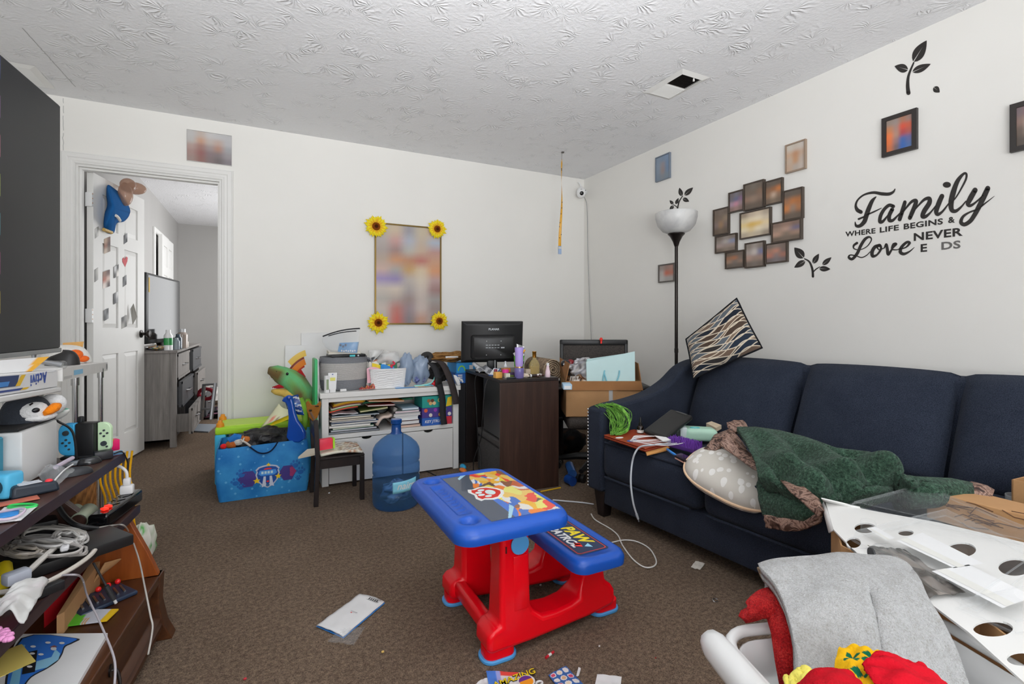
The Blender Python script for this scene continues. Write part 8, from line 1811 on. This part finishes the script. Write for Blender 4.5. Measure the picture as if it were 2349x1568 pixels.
heap('pale_yellow_cloth',[[(1800,1556,.50),(1815,1552,.505),(1835,1530,.52),(1850,1528,.52)],[(1804,1580,.50),(1822,1562,.51),(1842,1550,.52),(1862,1545,.52)],[(1806,1640,.48),(1825,1640,.49),(1850,1640,.50),(1880,1640,.50)]],'cloth_plain','pale yellow cloth between the basket handle and the white towel','clothes',lambda u,v: '#dccf62',.008,4,24)
# ------------------------------------------------------------------ things on the open door
DM = tr(-1.0226,YB2 + .01,.012) @ rot('Z',79); dP = DM @ Vector((0,-.036,0)); dN = (DM.to_3x3() @ Vector((0,-1,0))).normalized()
def gp(px,py,h=0): d = ray(px,py); q = dP + dN*h; return CAM + d*((q - CAM).dot(dN)/d.dot(dN))
def sticker(name,pts,cols,label,cat='sticker',h=.0012):
    m = MB(); P = [gp(*p,h) for p in pts]; m.grid(lambda u,v: P[3]*(1 - u)*(1 - v) + P[2]*u*(1 - v) + P[1]*u*v + P[0]*(1 - u)*v,6,8,cgrid(cols)); return m.one(name,'paper_print',label,cat,smooth=0,sol=.001)
def bxp(x,y,w_,h_,sk=3): return [(x - w_,y - h_ + sk),(x + w_,y - h_ - sk),(x + w_,y + h_ - sk),(x - w_,y + h_ + sk)]
for x,y,w_,h_,c,l in ((288,547,4,10,[['#3a3a3c','#8a8a8c'],['#55585c','#2a2b2e']],'small dark photo sticker above the red heart on the open door'),(267,622,5,13,[['#c9c9c9','#3a3a3a'],['#4a4a4c','#d9d5d0']],'black and white photo left of the red heart on the open door'),(286,644,4,11,[['#3d3f42','#77797c'],['#5a5c5e','#2f3033']],'dark photo sticker below the red heart on the open door'),(266,683,5,12,[['#55565a','#cfcfcf'],['#2d2e31','#8f9092']],'tilted grey photo sticker midway down the open door'),(222,533,4,11,[['#bdbcb9','#8a8a88'],['#9a9a98','#c4c3c0']],'pale scribbled sticker near the hinge side of the open door'),(221,630,4,14,[['#8f8e8b','#b9b8b4'],['#7b7a78','#a9a8a5']],'pale grey sticker low on the hinge side of the open door'),(244,640,8,19,[['#8a6a5a','#5a3f3a'],['#a8604e','#c9b0a4'],['#d9cfc8','#4a3a38']],'larger colourful photo sticker on the left door panel'),(244,721,5,12,[['#77797b','#3a3b3d'],['#4a4b4e','#8a8b8d']],'dark photo sticker at the bottom of the left door panel'),(285,738,6,13,[['#4a4a4a','#8b8a88'],['#9a9894','#5d5c5a']],'worn photo sticker at the bottom of the right door panel'),(246,562,7,17,[['#a8907c','#6b4a3e'],['#8a5a4a','#4a3a36'],['#b9a898','#7a6a60']],'brown photo hanging under the blue cap on the door')):
    sticker('photo_sticker',bxp(x,y,w_,h_),c,l)
m = MB('#b8333c'); P = [(287,612),(281,600),(281,593),(284,590),(287,595),(290,588),(293,591),(292,599)]; m.add([gp(*p,.0015) for p in P],[list(range(8))]); m.one('heart_sticker','paper_print','red heart sticker on the open white door','sticker',smooth=0,sol=.001)
P = [gp(299,708,.01),gp(306,696,.02),gp(314,726,.03),gp(304,744,.02)]; m = MB('#77746c'); m.loft([P,[p + dN*.002 for p in P]]); m.one('photo_card','paper_print','photo card tucked at the free edge of the open door','card',smooth=0)
m = MB('#1f5c98'); O = spline([(247,424),(262,432),(282,450),(298,478),(296,495),(284,508),(268,512),(262,533),(250,536),(238,520),(240,490),(246,470),(244,445)],4,True); cx,cy = 265,478
m.grid(lambda u,v: gp(cx + (O[int(u*len(O)) % len(O)][0] - cx)*v,cy + (O[int(u*len(O)) % len(O)][1] - cy)*v,.008 + .075*(1 - v ** 2.2)),len(O),8,lambda u,v: '#1d5791' if v < .9 else '#194a7d',cu=True); hat = m.one('baseball_hat','cloth_plain','blue baseball cap hanging on the open white door','cap',smooth=180)
m = MB('#d9d4cc'); m.tube([gp(266,494,.085),gp(271,499,.08),gp(275,506,.07)],.010,6); m.v = [p - hat.location for p in m.v]; m.build('emblem','paint_satin',hat)
m = MB('#b99a5a'); m.tube([gp(238,526,.02),gp(256,533,.03)],.012,6); m.v = [p - hat.location for p in m.v]; m.build('buckle','paint_satin',hat)
m = MB('#cbb5a6'); 
for x,y,a,b_,c in ((294,425,.05,.06,.05),(310,432,.07,.05,.045),(288,445,.045,.05,.085)): m.ell(gp(x,y,.06),a,b_,c,18)
m.one('foil_balloon','rose_film','clear pinkish bow shaped balloon at the top corner of the open door','balloon',smooth=180)
# ------------------------------------------------------------------ far room
t = thing('grey_dresser','grey wood dresser with drawers ajar in the far room','dresser',(-.835,4.9,0)); o0 = Vector(t.location); XF = -.632
m = MB(); m.box(-1.04,XF - .02,4.9,4.915,.055,.78).box(-1.04,XF - .02,6.585,6.6,.055,.78).box(-1.04,-1.025,4.9,6.6,.055,.78).box(-1.04,XF - .02,4.9,6.6,.055,.07).box(-1.04,XF - .04,5.74,5.76,.07,.78); loc(m).build('body','grey_oak',t)
m = MB(); m.box(-1.055,XF + .01,4.885,6.615,.78,.80); loc(m).build('top','grey_oak',t,bev=.002)
for x in (-1.04,XF - .045):
    for y in (4.9,6.555): m = MB(); m.box(x,x + .045,y - .004,y + .045,0,.78); loc(m).build('leg','grey_oak',t,bev=.002)
for r_ in range(3):
    for c in range(2):
        y0 = 4.955 + c*.81; z0 = .09 + r_*.23; ex = (.10,.03,.0)[r_] if c == 0 else (.13,.06,.02)[r_]; m = MB(); m.box(XF - .02 + ex,XF + ex,y0,y0 + .775,z0,z0 + .215); m.box(XF + ex,XF + .006 + ex,y0,y0 + .775,z0,z0 + .02); m.box(XF + ex,XF + .006 + ex,y0,y0 + .775,z0 + .195,z0 + .215); m.box(XF + ex,XF + .006 + ex,y0,y0 + .02,z0,z0 + .215)
        if ex: m.box(XF - .3,XF - .02 + ex,y0 + .02,y0 + .032,z0 + .02,z0 + .17)
        d_ = loc(m).build('drawer','slate_front' if (r_ + c) % 2 else 'grey_oak',t,smooth=0)
        m = MB(); m.tube([(XF + ex,y0 + .30,z0 + .11),(XF + ex + .025,y0 + .31,z0 + .11),(XF + ex + .025,y0 + .46,z0 + .11),(XF + ex,y0 + .47,z0 + .11)],.006,6); loc(m).build('handle','chrome',d_)
t = thing('bedroom_television','flat television with a bright window glare standing on the grey dresser','television',(-.775,5.36,.801),83)
m = MB(); m.rbox(-.46,.46,.0,.05,.055,.64,.01,2); m.box(-.3,.3,.05,.10,.12,.5); m.build('housing','black_plastic',t); m = MB(); m.box(-.435,.435,-.002,.0,.09,.62); m.build('screen','black_gloss',t,smooth=0); m = MB(); m.prism(circ(0,.03,.22,.10,24),0,.015); m.box(-.05,.05,.02,.05,.015,.06); m.build('stand','black_gloss',t); m = MB('#c9a022'); m.box(-.425,-.405,-.0035,-.002,.48,.60); m.build('sticker','paper_print',t,smooth=0)
crumple('cat_plush',(-.935,4.99,.912),.06,.07,.11,'plush','tan and white plush standing beside the far television','plush toy',['#c9a98a','#e3dad0','#a8805c','#ddd2c6'],5.2,.3,22)
for k,(x,y,r_,h,c,l) in enumerate(((-.70,4.99,.032,.17,'#e4e6e2','white bottle with a green label nearest on the grey dresser'),(-.66,5.10,.03,.10,'#7d858c','small grey jar next to the white bottle on the dresser'),(-.66,5.22,.03,.13,'#3a4650','dark blue glass bottle on the grey dresser'),(-.65,5.38,.045,.17,'#9a8d84','glass jar with a silver lid on the grey dresser'),(-.66,5.58,.04,.07,'#b5afa6','low pale tub at the far end of the dresser clutter'))):
    m = MB(c); m.lathe([(0,0),(r_,0),(r_,h*.72),(r_*.6,h*.84),(r_*.55,h),(0,h)],(x,y,.801),16)
    if k == 0: m.c = hx('#2f8a4a'); m.lathe([(r_ + .001,h*.25),(r_ + .001,h*.6)],(x,y,.801),16)
    if k == 3: m.c = hx('#c3c4c6'); m.lathe([(r_*.62,h*.84),(r_*.62,h*1.02),(0,h*1.02)],(x,y,.801),16)
    m.one('toiletry_bottle' if k != 3 else 'glass_jar','paint_gloss',l,'bottle' if k < 3 else 'jar')
crumple('trinket_heap',(-.78,5.00,.822),.05,.07,.018,'paper_print','small colourful trinkets heaped before the far television','trinkets',['#d9a022','#3a7a4a','#c9c4bc','#2a4a7a','#8a3a2a'],7.4,.4,20)
def Y2(px,py,z=0): return gz(px,py,z)
t = thing('folding_rack','grey metal folding frame standing on the far room floor','frame',Y2(480,965)); o0 = Vector(t.location); P = [gd(462,962,4.6),gd(468,882,4.6),gd(494,880,4.5),gd(484,962,4.4)]; m = MB('#aeb0b2'); m.tube([p - o0 for p in P],.016,8); m.tube([P[0].lerp(P[1],.3) - o0,P[3].lerp(P[2],.3) - o0],.010,6); m.build('tube','steel',t)
crumple('black_clothes',Y2(491,955) + Vector((0,0,.05)),.16,.16,.05,'cloth_plain','black and pink clothes heaped on the far room floor','clothes',['#17161a','#222126','#9a6a80','#141318'],3.7,.4,26)
crumple('white_clothes',Y2(488,925) + Vector((0,0,.10)),.20,.2,.11,'cloth_plain','pale clothes heaped behind the black ones in the far room','clothes',['#b9b6b2','#a39f9b','#cfccc8'],6.9,.3,24)
m = MB('#7a1f2a'); c = gd(473,903,4.9); m.tube([c + (_R*.075*math.cos(a) + Vector((0,0,.05*math.sin(a)))) for a in [2*math.pi*k/16 for k in range(16)]],.018,8,closed=True); m.one('maroon_band','cloth_plain','maroon rounded shoe or band leaning on the pale clothes','shoe')
P = [Y2(437,990),Y2(478,992),Y2(498,975),Y2(446,974)]; m = MB('#7f858c'); m.loft([P,[p + Vector((0,0,.012)) for p in P]]); m.one('grey_mat','paint_satin','grey flat board lying on the far room carpet by the dresser','board')
for z0,z1,y0,y1,c,l in ((1.60,1.80,6.72,6.86,'#77787a','grey photo on the closed door of the far room'),(1.42,1.72,6.95,7.2,'#9fc3d4','pale blue framed picture on the closed door of the far room'),(1.36,1.58,6.80,6.90,'#5a5d58','dark photo low on the closed door of the far room')):
    m = MB(c); x = XBL + .0435; m.box(x,x + .004,y0,y1,z0,z1); m.c = mix(c,'#3a3a3a',.5); m.box(x + .004,x + .005,y0 + .03,y1 - .03,z0 + .03,z1 - .05); m.one('door_picture','paper_print',l,'picture',smooth=0)
# ------------------------------------------------------------------ things on the carpet
P = [gz(727,1434,.006),gz(787,1460,.006),gz(882,1380,.006),gz(825,1362,.006)]; t = thing('mailing_envelope','white mailing envelope lying on the carpet left of the play desk','envelope',gz(805,1410)); o0 = Vector(t.location)
m = MB('#e6e8ea'); f_ = lambda u,v: P[0]*(1 - u)*(1 - v) + P[1]*u*(1 - v) + P[2]*u*v + P[3]*(1 - u)*v
m.grid(lambda u,v: f_(u,v) - o0 + Vector((0,0,.005*math.sin(u*3.1) + .003*nz(u*4,v*6))),12,18); bd = m.build('body','paper_print',t,smooth=180,sol=.003)
m = MB('#2f6fae'); m.quad(*[f_(u,v) - o0 + Vector((0,0,-.0025)) for u,v in ((-.02,-.01),(1.03,-.01),(1.03,1.0),(-.02,1.0))]); m.build('blue_backing','paper_print',bd,smooth=0)
m = MB('#2b2b2d')
for k in range(5): m.quad(*[f_(u,v) - o0 + Vector((0,0,.0075)) for u,v in ((.50 + k*.075,.90),(.545 + k*.075,.90),(.545 + k*.075,.945),(.50 + k*.075,.945))])
m.quad(*[f_(u,v) - o0 + Vector((0,0,.0075)) for u,v in ((.46,.885),(.92,.885),(.92,.893),(.46,.893))]); m.quad(*[f_(u,v) - o0 + Vector((0,0,.0075)) for u,v in ((.46,.955),(.92,.955),(.92,.963),(.46,.963))]); m.c = hx('#9a9a9c'); m.quad(*[f_(u,v) - o0 + Vector((0,0,.009)) for u,v in ((.45,.50),(.70,.50),(.70,.51),(.45,.51))]); m.c = hx('#c03a3a'); m.quad(*[f_(u,v) - o0 + Vector((0,0,.009)) for u,v in ((.5,.46),(.54,.46),(.54,.48),(.5,.48))]); m.build('postmark','paper_print',bd,smooth=0)
P = [gz(752,1474,.004),gz(812,1482,.004),gz(838,1440,.006),gz(775,1448,.006)]; m = MB(); m.grid(lambda u,v: P[0]*(1 - u)*(1 - v) + P[1]*u*(1 - v) + P[2]*u*v + P[3]*(1 - u)*v + Vector((0,0,.010*abs(nz(u*6,v*6,2)) + .003)),16,16); m.one('clear_wrapper','clear_film','crumpled clear plastic wrapper beside the white envelope','wrapper',smooth=60)
def flatcard(name,pts,c,label,cat,h=.004,cf=None,n=14):
    P = [gz(*p,h) for p in pts]; m = MB(c); m.grid(lambda u,v: P[0]*(1 - u)*(1 - v) + P[1]*u*(1 - v) + P[2]*u*v + P[3]*(1 - u)*v + Vector((0,0,.003*nz(u*3,v*3,h*90))),n,n,cf); return m.one(name,'paper_print',label,cat,smooth=0,sol=.0015)
w_ = flatcard('snack_pouch',[(1125,1590),(1225,1590),(1215,1545),(1115,1538)],'#e4e4e6','printed snack pouch with yellow letters at the bottom edge of the photo','wrapper',.006,lambda u,v: ('#3f74c4' if u < .22 else ('#8f9ad0' if u < .32 else ('#c9423a' if (v > .8 and u < .75) else '#e6e6e8'))),30)
m = MB('#1a1510'); a,b_ = gz(1150,1566,.0095),gz(1208,1545,.0095); T_ = tr((a + b_)/2) @ rot('Z',math.degrees(math.atan2((b_ - a).y,(b_ - a).x))); m.text('AMAZING',.030,T_,.0002,.05,.2); m.c = hx('#f2c31e'); m.T = tr(0,0,.0012); m.text('AMAZING',.030,T_,.0002,.01,.2); m.v = [p - Vector(w_.location) for p in m.v]; m.build('lettering','paper_print',w_,smooth=0)
c = gz(1207,1562,.010); m = MB('#e9e9ea'); m.prism([(c.x + a,c.y + b_) for a,b_ in circ(0,0,.026,.024,24)],.0095,.0105); m.c = hx('#e58a1a'); m.prism([(c.x + a,c.y + b_) for a,b_ in circ(0,-.002,.020,.018,24)],.0105,.0112); m.c = hx('#5a2a7a'); m.prism([(c.x + .020*math.cos(a),c.y + .004 + .016*math.sin(a)) for a in [math.pi*k/12 for k in range(13)]],.0112,.0117); m.v = [p - Vector(w_.location) for p in m.v]; m.build('printed_ball','paper_print',w_,smooth=0)
flatcard('white_scrap',[(1082,1580),(1125,1580),(1118,1554),(1098,1562)],'#e4e4e4','white folded paper left of the printed snack pouch','paper')
pl = ['#d9d4cf','#c9a07a','#b5405a','#e0c9b0']
flatcard('sticker_sheet',[(1290,1590),(1350,1580),(1298,1527),(1258,1548)],'#2a5590','blue sheet of oval stickers at the bottom edge of the photo','stickers',.004,lambda u,v: (pl[(int(u*3) + int(v*4)*2) % 4] if ((u*3 % 1 - .5) ** 2 + (v*4 % 1 - .5) ** 2) < .09 else ('#e9e9ea' if ((u*3 % 1 - .5) ** 2 + (v*4 % 1 - .5) ** 2) < .16 else '#2a5590')),40)
flatcard('white_strip',[(1322,1549),(1327,1550),(1332,1533),(1327,1530)],'#e6e6e6','narrow white paper strip beside the sticker sheet','paper',.006,None,4)
flatcard('blank_card',[(1362,1585),(1422,1588),(1426,1552),(1370,1546)],'#e2e2e0','blank white card right of the sticker sheet','card'); flatcard('paper_bit',[(1585,1300),(1606,1306),(1617,1292),(1596,1286)],'#d8d2c8','small pale paper by the foot of the sofa front','paper')
m = MB('#e9e9e9'); c = gz(1237,1566,.004); m.tube([c + Vector((.010*math.cos(a),.007*math.sin(a),0)) for a in [2*math.pi*k/12 for k in range(12)]],.003,6,closed=True); m.one('white_ring','paint_satin','tiny white ring between the pouch and the sticker sheet','ring')
m = MB('#c9a022'); a,b_ = gz(1240,1127,.005),gz(1286,1118,.005); m.cyl(a,b_,.0045,n=6); m.one('pencil','paint_satin','yellow pencil lying at the foot of the computer desk','pencil')
m = MB('#b3202c'); m.cyl(gz(1252,1508,.004),gz(1270,1494,.004),.004,n=8); m.c = hx('#e3ddd6'); m.cyl(gz(1258,1503,.0045),gz(1264,1499,.0045),.0042,n=8); m.one('candy_piece','paint_satin','red and white candy piece near the front foot of the play desk','candy')
for x,y,r_,c,l in ((878,1494,.005,'#c9a860','yellow crumb on the carpet below the white envelope'),(1240,1341,.005,'#e9e7e2','white crumb on the carpet under the play desk'),(1375,1481,.0035,'#e3e0d8','white crumb on the carpet right of the play desk'),(562,1556,.005,'#b5303a','red crumb on the carpet at the bottom left'),(755,1130,.006,'#e0e0e0','white crumb under the child chair'),(1504,1508,.003,'#8a2a22','tiny dark red crumb right of the play desk')):
    m = MB(c); m.ell(gz(x,y,r_*.8),r_,r_*.7,r_*.7,8); m.one('crumb','paint_matte',l,'crumb')
m = MB('#c9ccd0'); m.tube(spline([gz(x,y,.005) for x,y in ((1268,1146),(1300,1149),(1335,1152),(1362,1156))],5),.004,6); m.one('pale_cable','paint_satin','pale straight cable running under the sofa corner','cable')
m = MB('#d9d8d4'); m.tube(spline([gz(x,y,.005) for x,y in ((1356,1178),(1366,1192),(1400,1212),(1418,1228),(1428,1250),(1452,1282),(1478,1300),(1500,1298),(1505,1284),(1490,1258),(1462,1242),(1432,1238),(1402,1244))],6),.0032,6); m.one('looped_cable','paint_satin','white cable lying in a loop between the bench and the sofa','cable')
m = MB('#c9cacc'); c = gz(1641,1376,.004); m.tube([c + Vector((.010*math.cos(a),.006*math.sin(a),.003*math.sin(a))) for a in [2*math.pi*k/12 for k in range(11)]],.0018,5); m.one('metal_ring','steel','little metal ring on the carpet in front of the sofa','ring')
m = MB('#151516'); m.tube(spline([gz(x,y,.006) for x,y in ((935,1084),(955,1074),(975,1078),(1000,1090))],5),.004,6); m.one('black_cable','paint_satin','black cord on the carpet below the cabinet doors','cord')
m = MB('#d9762a'); c = gz(1062,1078,.015); m.ell(c,.022,.045,.015,12); m.c = hx('#2f9cc8'); m.ell(c + Vector((.02,.05,.008)),.02,.04,.02,12); m.one('toy_shoe','paint_satin','orange and teal toy on the carpet at the cabinet end','toy',smooth=180)
m = MB('#173a7a'); c = gz(1314,1104,.03); m.tube([c,c + Vector((.0,.06,0))],.03,14); m.c = hx('#2a4f86'); m.tube([c + Vector((.03,.05,.03)),c + Vector((.08,.16,.05))],.03,10); m.one('blue_bottle','paint_gloss','dark blue bottle lying by the desk under the office chair','bottle')
crumple('chair_bag',(2.17,3.27,.095),.13,.10,.09,'cloth_plain','dark bag heaped on the carpet under the office chair','bag',['#1b1a1c','#232224','#3a2a22'],4.9,.3,24)
